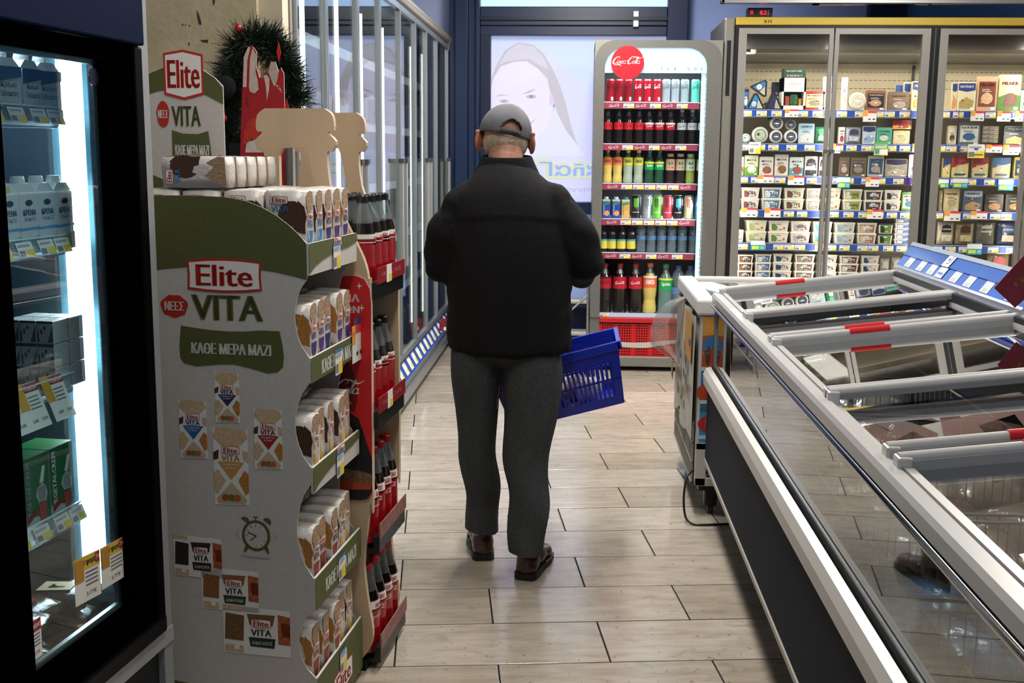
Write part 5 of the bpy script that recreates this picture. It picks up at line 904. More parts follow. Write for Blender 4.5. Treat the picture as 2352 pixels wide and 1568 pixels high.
def wedge(w, h, c1, c2, dark):
    b = MB(); d = .06; b.prism([(-w/2, h*.08), (-w*.42, 0), (w*.42, 0), (w/2, h*.08), (w*.06, h), (-w*.1, h)], lambda u, v: (u, -d/2, v), (0, d, 0), mat('#10141c', .35)); o = b.build('cheese_wedge'); p = MB(); f_ = lambda u, v, k=0: (u, -d/2-.0006-.0004*k, v)
    p.poly([(-w*.4, h*.06), (w*.0, h*.06), (w*.12, h*.7), (-.02*w, h*.9), (-w*.1, h*.86)], f_, mat(c1, .45)); p.poly([(w*.04, h*.06), (w*.4, h*.06), (w*.12, h*.62)], f_, mat(c2, .6, var=.5, vs=150)); 
    if not dark: p.poly(ell(-w*.12, h*.34, w*.14, w*.14, 12), lambda u, v: f_(u, v, 1), PAPER); p.text('bleu', lambda u, v: f_(u, v, 2), -w*.12, h*.34, h*.12, LRED, w=w*.2, bold=.0005)
    p.build('label', o); return o
def bagp(w, h, c1, c2, c3, txt=None, d=.05, tcol='#e8e4da'):
    b = softbag('x', w, h, d, c1, w*77+h*131, .25, .18); b.v = [(x, -z+d/2, y+h/2) for x, y, z in b.v]
    o = b.build('cheese_bag'); p = MB(); f_ = lambda u, v, k=0: (u, -d*.62-.001-.0004*k, v)
    if c2: p.poly([(-w*.3, h*.55), (w*.3, h*.55), (w*.26, h*.82), (0, h*.88), (-w*.26, h*.82)], f_, mat(c2, .45, var=.1, vs=40))
    if c3: p.poly([(-w*.3, h*.18), (w*.3, h*.16), (w*.34, h*.42), (-w*.28, h*.45)], f_, mat(c3, .45, var=.35, vs=70))
    if txt: p.text(txt, lambda u, v: f_(u, v, 2), 0, h*.68, h*.09, mat(tcol, .5), w=w*.5, bold=.0006)
    p.build('print', o); return o
CK = {}
def good(row, u0, u1, v0, kind, args, desc, lift=0, dy=0, v1=None, rot=0, n=None, tiers=1):
    """stand one product between pixel columns u0..u1 on shelf `row`, its top at pixel v0"""
    y = GY+.03+dy; z0 = SZ[row]; xa, xb = at(u0, 400, y).x, at(u1, 400, y).x; zt = at((u0+u1)/2, v0, y).z; zb = z0 if v1 is None else at((u0+u1)/2, v1, y).z
    w, h = (xb-xa)*.97, (zt-zb)/tiers; cat = {'tub': 'cheese tub', 'wheel': 'cheese', 'wedge': 'cheese', 'bag': 'cheese bag', 'card': 'cheese pack', 'box': 'cheese box'}[kind]
    dn = 0 if u0 < 1915 else (1 if u0 < 2150 else 2)
    for k in range(tiers):
        key = (kind, round(w, 3), round(h, 3))+tuple(args)
        if key not in CK:
            if kind == 'card': o = card_pack(w, h, *args)
            elif kind == 'tub': o = tub(w/1.05, h*.995, .10, *args)
            elif kind == 'wheel': o = wheel(min(w, h)/2, .05, *args)
            elif kind == 'wedge': o = wedge(w, h, *args)
            elif kind == 'bag': o = bagp(w, h, *args)
            CK[key] = o
        CNT[(row, dn)] = CNT.get((row, dn), 0)+(1 if k == 0 else 0)
        nth = CNT[(row, dn)]
        lab = '%s%s, %s from left, %s, %s door' % (desc, '' if tiers == 1 else ' (%s)' % (['lowest', 'second', 'third', 'fourth', 'fifth'][k] if k < tiers-1 else 'topmost'), ORD[nth-1], snm[row].replace('the ', '').replace('lowest visible', 'lowest'), ('left', 'middle', 'right')[dn])
        put(CK[key], ((xa+xb)/2, y+(.02 if kind == 'tub' else 0), zb+.0008+h*k), lab, cat, 'goods on %s of the cheese cooler' % snm[row], ry=rot)
CNT = {}
T = good
# row 1
T(0, 1699, 1712, 205, 'card', ('#14181f', '#1c4a80', '#c8c4b4', 1), 'dark blue cheese pack'); T(0, 1708, 1748, 215, 'wedge', ('#1f6ea0', '#b9b8a0', False), 'blue cheese wedge'); T(0, 1750, 1787, 213, 'wedge', ('#1b2148', '#a9a890', True), 'dark purple cheese wedge')
T(0, 1727, 1768, 199, 'wedge', ('#1f6ea0', '#b9b8a0', False), 'upper blue cheese wedge', dy=.07, v1=238, rot=2.7); T(0, 1710, 1754, 181, 'wedge', ('#225a8c', '#b4b39a', False), 'topmost blue cheese wedge', dy=.07, v1=212, rot=.6); T(0, 1763, 1783, 189, 'card', ('#0d1015', '#14181f', '#20242c', 1), 'black tray pack', dy=.1)
y_ = GY+.05; xa, xb = at(1785, 400, y_).x, at(1839, 400, y_).x; rb = empty('cheese_box', 'tall white display box with dark green top holding green wrapped cheese on the top shelf', 'cheese box', ((xa+xb)/2, y_, SZ[0]+.001)); w_ = xb-xa
b = MB(); h1 = at(1810, 208, y_).z-SZ[0]; h2 = at(1810, 180, y_).z-SZ[0]; h3 = at(1810, 158, y_).z-SZ[0]
b.box((-w_/2, -.04, 0), (w_/2, .08, .025), OFFW); b.box((-w_/2, -.04, h1-.01), (w_/2, .08, h2), OFFW); b.box((-w_/2, -.04, 0), (-w_/2+.012, .08, h2), OFFW); b.box((w_/2-.012, -.04, 0), (w_/2, .08, h2), OFFW); b.box((-w_/2, .07, 0), (w_/2, .08, h2), BLACK); b.build('carton', rb)
b = MB(); b.box((-w_/2+.01, -.03, h2), (w_/2-.004, .07, h3), mat('#16301f', .5)); b.text('ROQUEFORT', flat(-.031), 0, h3-.018, .012, PAPER, w=.1, bold=.0006); b.text('VERNIERES', flat(-.031), 0, h2+.014, .014, PAPER, w=.1, bold=.0006); b.text('roquefort', flat(-.041), 0, (h1+h2)/2, .014, mat('#c86a5a', .5), w=.09); b.build('top_card', rb, label='dark green lettered top')
b = MB(); b.lathe([(.022, 0), (.03, .01), (.03, .055), (.022, .07)], mat('#2a5a34', .3, var=.4, vs=60), 12, c=(.005, -.005, .026)); b.box((-.05, -.02, .026), (-.025, .02, .085), mat('#a8403a', .4, var=.4, vs=60)); b.box((.036, -.02, .026), (.055, .02, .07), mat('#b07a2a', .4)); b.build('wrapped_cheese', rb)
T(0, 1838, 1885, 210, 'card', ('#a82818', '#c9bb8e', '#8a8468', 1, 'Rougette', '#1c1420'), 'red cheese pack'); T(0, 1880, 1906, 210, 'card', ('#cfcabb', '#d8d4c8', '#c4bfb0', 1), 'white cheese pack'); T(0, 1878, 1906, 177, 'card', ('#cfcabb', '#dcd8cc', '#c4bfb0', 1), 'white cheese pack behind', dy=.06)
T(0, 1922, 1935, 178, 'card', ('#d0ccbf', '#d8d4c8', '#c4bfb0', 1), 'white cheese pack'); T(0, 1938, 1979, 208, 'wheel', ('#b9b5a4', '#d2ccb8', '#cfc9b4', True), 'foil-wrapped white round cheese'); T(0, 1977, 2023, 208, 'card', ('#8c5a3c', '#1c1a18', '#b48a74', 1, 'Ταλαγάνι', '#e8e4d8'), 'orange-brown cheese pack'); T(0, 2028, 2075, 211, 'card', ('#77604e', '#6a5546', '#9a8a84', 2, 'Ταλαγάνι', '#2a1c14'), 'brown cheese pack with dark lettering')
T(0, 2043, 2062, 196, 'card', ('#c9bda0', '#1c3a74', '#d8c080', 4), 'small cheese pack behind', dy=.09); T(0, 2062, 2085, 190, 'card', ('#c9bda0', '#1c3a74', '#d8c080', 0), 'small blue-topped cheese pack behind', dy=.06); T(0, 2080, 2122, 187, 'card', ('#cbb684', '#15306c', '#c49a48', 0, 'NOYNOY'), 'sliced cheese pack with navy top')
T(0, 2172, 2184, 190, 'card', ('#c8b48a', '#15306c', '#c08050', 0), 'partly hidden navy-topped cheese pack'); T(0, 2184, 2227, 189, 'card', ('#c9bf9a', '#15306c', '#a08a50', 0, 'NOYNOY'), 'navy-topped light sliced cheese pack'); T(0, 2228, 2275, 176, 'card', ('#bd9a7c', '#6e3a24', '#c9a480', 1, 'MILNER', '#8a1c18'), 'brown sliced cheese pack with red lettering'); T(0, 2277, 2328, 172, 'card', ('#c9bc8c', '#4c7a28', '#6d4a3a', 2, 'MILNER', '#8a1c18'), 'green sliced cheese pack with red lettering'); T(0, 2328, 2362, 208, 'card', ('#bfc4bc', '#8fb09c', '#3a3c38', 1), 'white and green cheese tray')
# row 2
T(1, 1698, 1720, 284, 'wheel', ('#c9c5b4', '#c9d2c0', '#3a8a90', False), 'white round cheese half hidden'); T(1, 1722, 1760, 279, 'wheel', ('#cbc7b2', '#b9c09c', '#2a8088', False), 'round white cheese with teal ring label'); T(1, 1762, 1793, 299, 'wheel', ('#cfcbc0', '#4a5262', '#1c2840', True), 'small white round cheese with dark label'); T(1, 1795, 1827, 299, 'wheel', ('#cfcbc0', '#4a5262', '#1c2840', True), 'small white round cheese with dark label')
T(1, 1762, 1793, 269, 'wheel', ('#c4c0b2', '#4a5262', '#1c2840', True), 'stacked small round cheese with dark label', v1=299); T(1, 1794, 1825, 274, 'wheel', ('#b4b0a2', '#4a5262', '#1c2840', True), 'stacked small round cheese in shade-darkened colour', v1=300, dy=.03)  # second one: shade is put into its darker rind colour
T(1, 1828, 1865, 284, 'card', ('#9fb4bc', '#86a6b4', '#c4c0ba', 0, 'ΗΠΕΙΡΟΣ', '#22303c'), 'pale blue cheese pack'); T(1, 1867, 1894, 291, 'bag', ('#2f7a4c', '#1f8a58', '#a8b4a0'), 'green cheese bag'); T(1, 1895, 1905, 295, 'card', ('#c9c5ba', '#d2cec4', '#b9b5aa', 1), 'white cheese pack')
T(1, 1920, 1934, 292, 'card', ('#c9c6c0', '#b4c2cc', '#a8342c', 2, 'milk', '#a02830'), 'white and red pack'); T(1, 1935, 1972, 292, 'bag', ('#8a8c94', '#2c3450', '#b9bcc8'), 'grey cheese bag'); T(1, 1974, 2005, 290, 'card', ('#b9c0c8', '#1c3462', '#7fa8c8', 0), 'navy and white cheese pack'); T(1, 2006, 2042, 293, 'card', ('#5fa890', '#4a9880', '#c9c9bc', 1, 'Cottage', '#1c2a28'), 'mint green cheese pack')
T(1, 2044, 2083, 300, 'card', ('#c4b68a', '#cbbf98', '#bdb084', 1), 'cream-coloured cheese block'); T(1, 2041, 2085, 276, 'card', ('#8a2418', '#c49a3a', '#a03a20', 2), 'red and yellow cheese tray lying above', v1=297); T(1, 2095, 2123, 280, 'card', ('#8a3a24', '#1c1a18', '#c48a40', 3), 'red, orange and black cheese tray')
T(1, 2169, 2189, 289, 'card', ('#b9b090', '#c9c2a8', '#3a3830', 1), 'cream cheese block with barcode'); T(1, 2192, 2243, 281, 'card', ('#5c6264', '#b9bdb0', '#2a5a80', 1, 'GOUDA', '#1c3a5c'), 'grey tray of sliced cheese with blue word')
for k in range(4): T(1, 2247, 2285, 290+9.6*k, 'card', ('#77705f', '#847c6a', '#6a6454', 1), 'brown cheese slab, %s from top' % ('first', 'second', 'third', 'fourth')[k], v1=299+9.6*k)
T(1, 2296, 2346, 290, 'card', ('#4a4a4c', '#14161c', '#b9a864', 0, 'Alpine', '#d8d4c8'), 'dark cheese tray with yellow label')
# row 3
for a_ in ((1695, 1707, 360, ('#c4c8b0', '#8cae50', '#c4402c', 2), 'white and green feta pack'), (1708, 1740, 357, ('#c4ccaa', '#5f9a2c', '#d8d4c8', 2, 'ΦΕΤΑ', '#b01c24'), 'green and white feta pack with red lettering'), (1742, 1775, 360, ('#c6c1b8', '#cfcac0', '#8a5a3c', 2, 'ΦΕΤΑ', '#2a5a34'), 'white feta pack with dish picture'), (1777, 1809, 355, ('#c2bdb4', '#cbc6bc', '#7c5434', 2, 'ΦΕΤΑ', '#2a5a34'), 'white feta pack with dish picture'), (1811, 1844, 361, ('#b9c4c0', '#4a98a8', '#8a4a34', 2, 'ΦΕΤΑ', '#1c4a34'), 'white and turquoise feta pack'), (1846, 1876, 359, ('#bcb7ae', '#1d2234', '#d2ccc0', 3, 'ΦΕΤΑ', '#d8d4cc'), 'feta pack with dark dome picture'), (1879, 1896, 360, ('#bcb7ae', '#1d2234', '#d2ccc0', 3), 'feta pack with dark dome picture'),
           (1925, 1949, 361, ('#6c5c4c', '#5a4c40', '#a89a88', 1, 'φέτα'), 'brown feta pack'), (1951, 1988, 362, ('#6c5f50', '#4c4238', '#8a7c6a', 1, 'φέτα'), 'brown feta pack with white lettering'), (1990, 2028, 358, ('#a8a89c', '#1f4668', '#9a8a80', 1, 'Feta'), 'grey pack with blue label'), (2030, 2082, 365, ('#8c8678', '#2a2244', '#b0a890', 0), 'wide dark purple and beige pack'), (2084, 2118, 355, ('#c9c0b8', '#c4b8bc', '#6a3a6a', 1), 'white bag with purple lettering'),
           (2163, 2180, 363, ('#c9b878', '#2a3a6a', '#d2c084', 4), 'yellow and navy pack'), (2183, 2222, 361, ('#c4b47c', '#8f1e1c', '#2a4a50', 4, 'Edam', '#c8a8a0'), 'yellow cheese pack with red top'), (2230, 2267, 362, ('#b9a878', '#8c2220', '#34545c', 4, 'Gouda', '#c09088'), 'yellow cheese pack with darker red top'), (2276, 2318, 362, ('#a89a74', '#1c4a74', '#4a5c60', 4), 'yellow cheese pack with blue top'), (2325, 2362, 361, ('#a8984c', '#1c3a4c', '#c4a478', 1), 'yellow pack with dark blue band')): T(2, a_[0], a_[1], a_[2], 'card', a_[3], a_[4])
# row 4
T(3, 1690, 1699, 431, 'tub', ('#2fa090', None, None), 'teal-sided small tub', tiers=2)
for a_ in ((1702, 1746, 430, ('#cfcac4', '#8a4a3a', 'ΚΑΤΣΙΚΙΣΙΟ', '#cfc9b8', '#173e68'), 'white tub with navy lettering'), (1749, 1797, 430, ('#2a6a90', '#cdd2d2', 'ΤΥΡΙ'), 'white tub with blue label and goat'), (1800, 1849, 431, ('#c4c0a8', '#5a4034', 'ΤΥΡΙ', '#cfc9b8', '#3c4a2c'), 'white tub with brown and green print'), (1852, 1885, 432, ('#8c8078', '#a09488', 'creta'), 'greyish-brown tub'), (1886, 1933, 431, ('#b9bca0', '#5a7a40', None), 'white and green tub behind the door posts'),
           (1936, 1982, 434, ('#7c9a30', '#cfcabb', 'χωριό', '#cfc9b8', '#1c2418'), 'green-labelled tub'), (1984, 2029, 436, ('#23211f', '#3a3836', 'HERCULES', '#c4bfb0'), 'black-labelled tub'), (2031, 2071, 436, ('#c9c5ba', '#2a2826', 'goat', '#cfc9b8', '#2a2826'), 'white tub with black goat print')): T(3, a_[0], a_[1], a_[2], 'tub', a_[3], a_[4], tiers=2)
T(3, 2073, 2110, 441, 'card', ('#4f8a2c', '#cfcac0', '#3a7a8a', 1, 'ΑΡΓΑΝΗ', '#a02420'), 'green cheese pack with white hexagon label')
for a_ in ((2162, 2167, 438, ('#9a8a6a', '#a89878', '#8a7a5c', 1), 'beige pack at the door post'), (2170, 2206, 433, ('#b9ac84', '#c4b890', '#a89a70', 1, 'MILNER', '#8a3420'), 'cream block with orange emblem'), (2214, 2260, 437, ('#4a5a6c', '#9aa4ac', '#b08a60', 0, 'ΗΠΕΙΡΟΣ', '#14181c'), 'grey-blue cheese tray'), (2264, 2308, 446, ('#2c2824', '#3a332c', '#a87a4c', 2, 'Γραβιέρα', '#b0a898'), 'dark graviera pack with orange slices'), (2312, 2358, 446, ('#2c2824', '#3a332c', '#a87a4c', 2, 'Γραβιέρα', '#b0a898'), 'dark graviera pack with orange slices')): T(3, a_[0], a_[1], a_[2], 'card', a_[3], a_[4])
# row 5
T(4, 1690, 1713, 527, 'tub', ('#c9c4ac', '#c04a3a', None), 'small pale tub')
for a_ in ((1716, 1766, 505, ('#c2c49a', '#a0a870', None), 'pale green tub'), (1768, 1817, 506, ('#c9c4b4', '#5c7a34', None), 'white tub with red cow emblem'), (1819, 1867, 507, ('#c4b9b4', '#a8a098', 'ΗΠΕΙΡΟΣ', '#cfc9b8', '#22303c'), 'pinkish white tub'), (1870, 1917, 508, ('#a8c0c4', '#5aa0b4', None), 'pale blue tub'), (1920, 1970, 510, ('#a4b0b0', '#8a9aa0', None), 'grey-blue tub with red emblem'), (1973, 2020, 511, ('#8a6a50', '#c4b49a', 'ΗΠΕΙΡΟΣ'), 'brown-labelled tub')): T(4, a_[0], a_[1], a_[2], 'tub', a_[3], a_[4], tiers=2)
T(4, 2022, 2057, 512, 'tub', ('#4a7a24', '#1c1c1a', None, '#1c1c1a'), 'black-lidded green tub', tiers=2); T(4, 2059, 2106, 500, 'tub', ('#3a5a94', '#d2cec4', None), 'flat blue-labelled tub', tiers=5)
for a_ in ((2160, 2199, 509, ('#a49a80', '#14161a', '#c4bca4', 'κεφαλοτύρι'), 'cream cheese bag with black label'), (2202, 2246, 511, ('#7c6c4c', '#3c2418', '#b4a478'), 'brown-labelled cheese bag'), (2250, 2294, 510, ('#5c584c', '#8c8a7c', '#3c4030', 'ΚΕΦΑΛΟΤΥΡΙ', .05, '#14161a'), 'grey cheese bag with black lettering'), (2298, 2345, 510, ('#26344c', '#1c2c4c', '#9a8870', 'γραβιέρα'), 'navy cheese bag')): T(4, a_[0], a_[1], a_[2], 'bag', a_[3], a_[4])
# row 6
T(5, 1688, 1698, 592, 'tub', ('#cfcac0', None, None, '#26262a'), 'tall white tub', tiers=2)
for a_ in ((1700, 1738, 584, ('#231c1a', '#8a5a3c', 'ΦΕΤΑ'), 'black and brown feta tub'), (1741, 1780, 583, ('#1b5a8c', '#c4c4b4', 'ΦΕΤΑ'), 'blue feta tub'), (1782, 1828, 582, ('#c9c4bc', '#24406c', 'ΦΕΤΑ', '#cfc9b8', '#2a241e'), 'white and navy feta tub'), (1832, 1881, 583, ('#4a382c', '#8c8478', 'φέτα'), 'brown feta tub'), (1885, 1933, 584, ('#c9c5bc', '#9aa4a8', 'ΗΠΕΙΡΟΣ', '#cfc9b8', '#22303c'), 'white feta tub'), (1936, 1983, 586, ('#4c2e20', '#c9c5bc', 'χωριό'), 'brown and white tub'), (1986, 2030, 586, ('#c6c2bc', '#22305c', 'φέτα', '#cfc9b8', '#c8ccd8'), 'white tub with navy arc')): T(5, a_[0], a_[1], a_[2], 'tub', a_[3], a_[4], tiers=3)
for a_ in ((2032, 2055, 592, ('#8a8678', '#a8a498', '#a02c20'), 'clear bag of white cheese'), (2058, 2080, 590, ('#8a8474', '#98948a', '#6c6458'), 'clear cheese bag'), (2164, 2200, 590, ('#3a3026', '#2a2420', '#5c5040'), 'dark cheese bag'), (2205, 2272, 600, ('#2a241e', '#3a2c24', '#4c4030'), 'dark brown cheese bag'), (2280, 2333, 580, ('#7a6c54', '#8a1c18', '#b07a34'), 'red and beige snack bag'), (2338, 2368, 590, ('#33342c', '#2c3a34', '#4c5040'), 'dark green bag')): T(5, a_[0], a_[1], a_[2], 'bag', a_[3], a_[4])
# ================================================================ island freezer with sliding glass lids
YF, YN = 4.25, .7
fr = empty('island_freezer', 'long white island freezer with sliding glass lids and blue price board on the right', 'freezer', (.5, YF, 0)); F0 = Vector((.5, YF, 0))
def ext(prof, y0, y1, m, b=None, closed=True):
    """extrude an x,z outline along Y"""
    b = b or MB(); n = len(prof); a = [(x-.5, y0-YF, z) for x, z in prof]; c = [(x-.5, y1-YF, z) for x, z in prof]
    b.add(a+c, [(i, (i+1) % n, n+(i+1) % n, n+i) for i in range(n if closed else n-1)], m)
    if closed: b.add(a, [tuple(range(n))], m); b.add(c, [tuple(reversed(range(n)))], m)
    return b
FW = mat('#b9b8b8', .35, .25); FGY = mat('#8a8a8c', .4, .4)
ext([(.503, .262), (.515, .262), (.515, .54), (.503, .54)], YN, YF, mat('#141a28', .6, var=.04, vs=5, spec=.05)).build('kick_panel', fr, label='dark grey lower panel')
b = ext([(.498, .247), (.52, .247), (.52, .262), (.498, .262)], YN, YF, mat('#9a948a', .5)); b.build('bottom_rail', fr)
ext([(.62, .0), (1.2, .0), (1.2, .26), (.62, .26)], YN+.1, YF-.1, mat('#1a1a1c', .7)).build('plinth', fr)
ext([(.505, .54), (.487, .55), (.484, .588), (.494, .61), (.512, .616), (.512, .54)], YN, YF, mat('#c3bfba', .38, .15)).build('bumper', fr, label='pale metal bumper band')
b = ext([(.512, .60), (.519, .62), (.523, .60)], YN, YF, BLACK); ext([(.521, .60), (.524, .628), (.530, .628), (.534, .60)], YN, YF, STEEL, b); b.build('glass_channel', fr)
b = MB(); b.box((.0265, YN-YF, .615), (.0305, -.002, .858), glass('#d8dedb', k=1.6, base=.05)); b.build('side_glass', fr)
b = MB(); b.box((.020, -.012, .615), (.036, -.0, .86), mat('#4c4a46', .3, .7)); b.build('corner_post', fr)
b = ext([(.508, .862), (.506, .888), (.512, .897), (.536, .899), (.540, .890), (.540, .862)], YN, YF, FW); b.build('top_rail', fr)
b = MB(); b.tube([(.013, YN-YF, .848), (.013, -.0, .848)], .009, mat('#8f8f92', .15, 1), 10); b.build('chrome_trim', fr)
# tub
b = MB(); ins = mat('#3a3c3e', .5); b.box((.035, YN-YF, .30), (.67, -.03, .31), ins); b.box((.035, YN-YF, .3), (.045, -.03, .60), ins); b.box((.66, YN-YF, .3), (.68, -.03, .99), mat('#1b1c1e', .3)); b.box((.035, -.035, .3), (.68, -.02, .90), ins); b.build('tub', fr)
b = MB(); b.box((.02, -.02, .27), (.70, 0, .86), FGY); b.box((.02, -.02, .86), (.70, 0, .90), FW); b.build('end_panel', fr)
lz = lambda x: .905+.118*(x-.53)
def bar(y, grip, nm='lid_bar', top=.014, low=-.030):
    b = MB(); x0, x1 = .535, 1.175; w = .014; k0, k1 = lz(x0), lz(x1)
    for (ya, yb, za, zb) in ((y-w, y+w, low, .004),):
        P_ = [(x0, ya, k0+za), (x1, ya, k1+za), (x1, yb, k1+za), (x0, yb, k0+za), (x0, ya, k0+zb), (x1, ya, k1+zb), (x1, yb, k1+zb), (x0, yb, k0+zb)]
        b.add([(p[0]-.5, p[1]-YF, p[2]) for p in P_], [(3, 2, 1, 0), (4, 5, 6, 7), (0, 1, 5, 4), (1, 2, 6, 5), (2, 3, 7, 6), (3, 0, 4, 7)], FGY if not grip else mat('#a9a9aa', .35, .3))
    b.tube([(x0-.5, y-YF, k0+top-.008), (x1-.5, y-YF, k1+top-.008)], .011, FW, 10); return b
def lid(ya, yb, ga, gb, up):
    o = empty('x', 'x', 'x'); dz = .0 if up else -.012
    b = MB(); x0, x1 = .54, 1.17; b.add([(x0-.5, ya-YF+.01, lz(x0)-.014+dz), (x1-.5, ya-YF+.01, lz(x1)-.014+dz), (x1-.5, yb-YF-.01, lz(x1)-.014+dz), (x0-.5, yb-YF-.01, lz(x0)-.014+dz)]*1, [(0, 1, 2, 3)], glass('#dfe4e4', k=2.6, base=.04))
    bpy.data.objects.remove(o); f_ = MB()
    lo = b.build('lid_pane', fr)
    for xx in (.548, 1.165): f_ = MB(); f_.box((xx-.5-.008, ya-YF, lz(xx)-.02+dz), (xx-.5+.008, yb-YF, lz(xx)-.006+dz), FW); f_.build('side_strip', lo)
    for y, g in ((ya, ga), (yb, gb)):
        bb = bar(y, g, low=-.034 if g else -.008); bb.box((.03, y-YF-.018, lz(.53)-.03), (.055, y-YF+.018, lz(.53)+.012), FW, bev=.004)
        if g: bb.tube([(.735-.5, y-YF, lz(.735)+.006), (.84-.5, y-YF, lz(.84)+.006)], .0135, mat('#b01219', .35), 10)
        bb.build('end_bar', lo)
    return lo
lid(3.60, 4.225, False, True, True); lid(3.115, 3.565, True, False, False); lid(2.39, 3.06, False, True, True); lid(1.915, 2.37, True, False, False); lid(1.15, 1.845, False, True, True)
# back wall of the tub and price board
b = ext([(1.175, .985), (1.185, 1.012), (1.19, .985)], YN, YF, STEEL); ext([(1.18, .3), (1.26, .3), (1.26, 1.09), (1.235, 1.092), (1.215, 1.03), (1.185, 1.0), (1.18, .99)], YN, YF, mat('#4a4b4e', .4), b); b.build('back_rail', fr)
BLU = mat('#1550b4', .16, var=.06, vs=3)
bd = MB(); ext([(1.178, 1.014), (1.205, 1.050), (1.208, 1.047), (1.181, 1.011)], YN, YF, BLU, bd); ext([(1.200, 1.052), (1.228, 1.086), (1.231, 1.083), (1.203, 1.049)], YN, YF, mat('#154aa4', .15, var=.06, vs=3), bd)
ext([(1.224, 1.086), (1.232, 1.098), (1.250, 1.094), (1.25, 1.07)], YN, YF, STEEL, bd); ext([(1.172, 1.008), (1.18, 1.016), (1.185, 1.01)], YN, YF, STEEL, bd); bo_ = bd.build('price_board', fr, label='sloping glossy blue price board')
f1 = lambda u, v, d=0: (1.178-.5+.027*v-.0008-.0004*d, u-YF, 1.014+.036*v+.0006+.0003*d)
f2 = lambda u, v, d=0: (1.2-.5+.028*v-.0008-.0004*d, u-YF, 1.052+.034*v+.0006+.0003*d)
for y in (4.16, 4.02, 3.90, 3.66, 3.53, 3.38, 3.18, 3.02, 2.86, 2.6, 2.4, 2.1):
    b = MB(); b.poly([(y, .08), (y, .95), (y-.065, .95), (y-.065, .08)], f1, mat('#c8cde4', .5)); b.poly([(y-.015, .15), (y-.015, .42), (y-.045, .42), (y-.045, .15)], lambda u, v: f1(u, v, 1), mat('#b9b99a', .5)); b.build('price_tag', bo_)
b = MB(); b.poly([(3.80, .05), (3.80, 1), (3.73, 1), (3.73, .05)], lambda u, v: f1(u, v, 3), PAPER); b.poly([(3.80, 0), (3.80, 1.3), (3.73, 1.3), (3.73, 0)], lambda u, v: f2(u, v, 3), PAPER); b.poly([(3.80, 1.05), (3.80, 1.3), (3.72, 1.3), (3.72, 1.05)], lambda u, v: f2(u, v, 4), mat('#1a62a8', .5)); b.poly([(3.765+.022*math.cos(a), .62+.38*math.sin(a)) for a in [k*math.pi/8 for k in range(16)]], lambda u, v: f2(u, v, 4), INK); b.poly([(3.765+.019*math.cos(a), .62+.34*math.sin(a)) for a in [k*math.pi/8 for k in range(16)]], lambda u, v: f2(u, v, 5), PAPER)
b.poly([(3.772, .5), (3.772, .75), (3.758, .75), (3.758, .5)], lambda u, v: f2(u, v, 6), mat('#1c3f78', .5)); b.poly([(3.79, .3), (3.79, .5), (3.74, .5), (3.74, .3)], lambda u, v: f1(u, v, 4), mat('#5a6fd0', .5)); b.build('info_card', bo_, label='white and blue card with an oval')
rc = empty('promo_card', 'tilted dark red square card with yellow lettering at the right edge on the blue board', 'card', at(2335, 662, 3.05)); b = MB()
q = [(-.058, 0), (0, -.052), (.07, .02), (.01, .085)]; b.prism(q, lambda u, v: (u, 0, v), (0, .002, 0), mat('#6a0c14', .5)); b.text('Coca', lambda u, v: (.016+u*.7-v*.6, -.001, .03+u*.7+v*.7), 0, 0, .02, mat('#d8a838', .5), w=.06, bold=.001); b.build('card', rc)
# wire baskets and what lies in them
WIR = mat('#8f8f8a', .4, .3)
bk = []
for i, (ya, yb) in enumerate(((4.20, 3.66), (3.62, 3.10), (3.06, 2.66), (2.62, 2.22), (2.18, 1.76), (1.72, 1.25))):
    e = empty('wire_basket', 'white wire basket inside the island freezer, %s from the far end' % ORD[i], 'basket', (.55, yb, .40), 0, 'wire baskets in the island freezer'); L_, W2, H2 = ya-yb, .60, .30
    for nm, side in (('front_grid', 0), ('rear_grid', 1), ('left_grid', 2), ('right_grid', 3), ('base_grid', 4)):
        b = MB()
        if side < 2:
            y = .005 if side == 0 else L_-.005
            for z in (.0, .15, H2): b.tube([(0, y, z), (W2, y, z)], .0035 if z == H2 else .002, WIR, 6)
            for k in range(15): b.tube([(W2*k/14, y, 0), (W2*k/14, y, H2)], .0017, WIR, 4)
        elif side < 4:
            x = 0 if side == 2 else W2
            for z in (.0, .15, H2): b.tube([(x, 0, z), (x, L_, z)], .0035 if z == H2 else .002, WIR, 6)
            for k in range(1, 10): b.tube([(x, L_*k/10, 0), (x, L_*k/10, H2)], .0017, WIR, 4)
        else:
            for k in range(10): b.tube([(0, L_*k/10, 0), (W2, L_*k/10, 0)], .0017, WIR, 4)
        b.build(nm, e)
packs = ['#8a4c3c', '#a06a58', '#b08474', '#7a4436', '#b88c78']
n = 0; WR2 = glass('#f2f4f4', k=1.0, base=.01, rough=.10, haze=.05, wav=25)
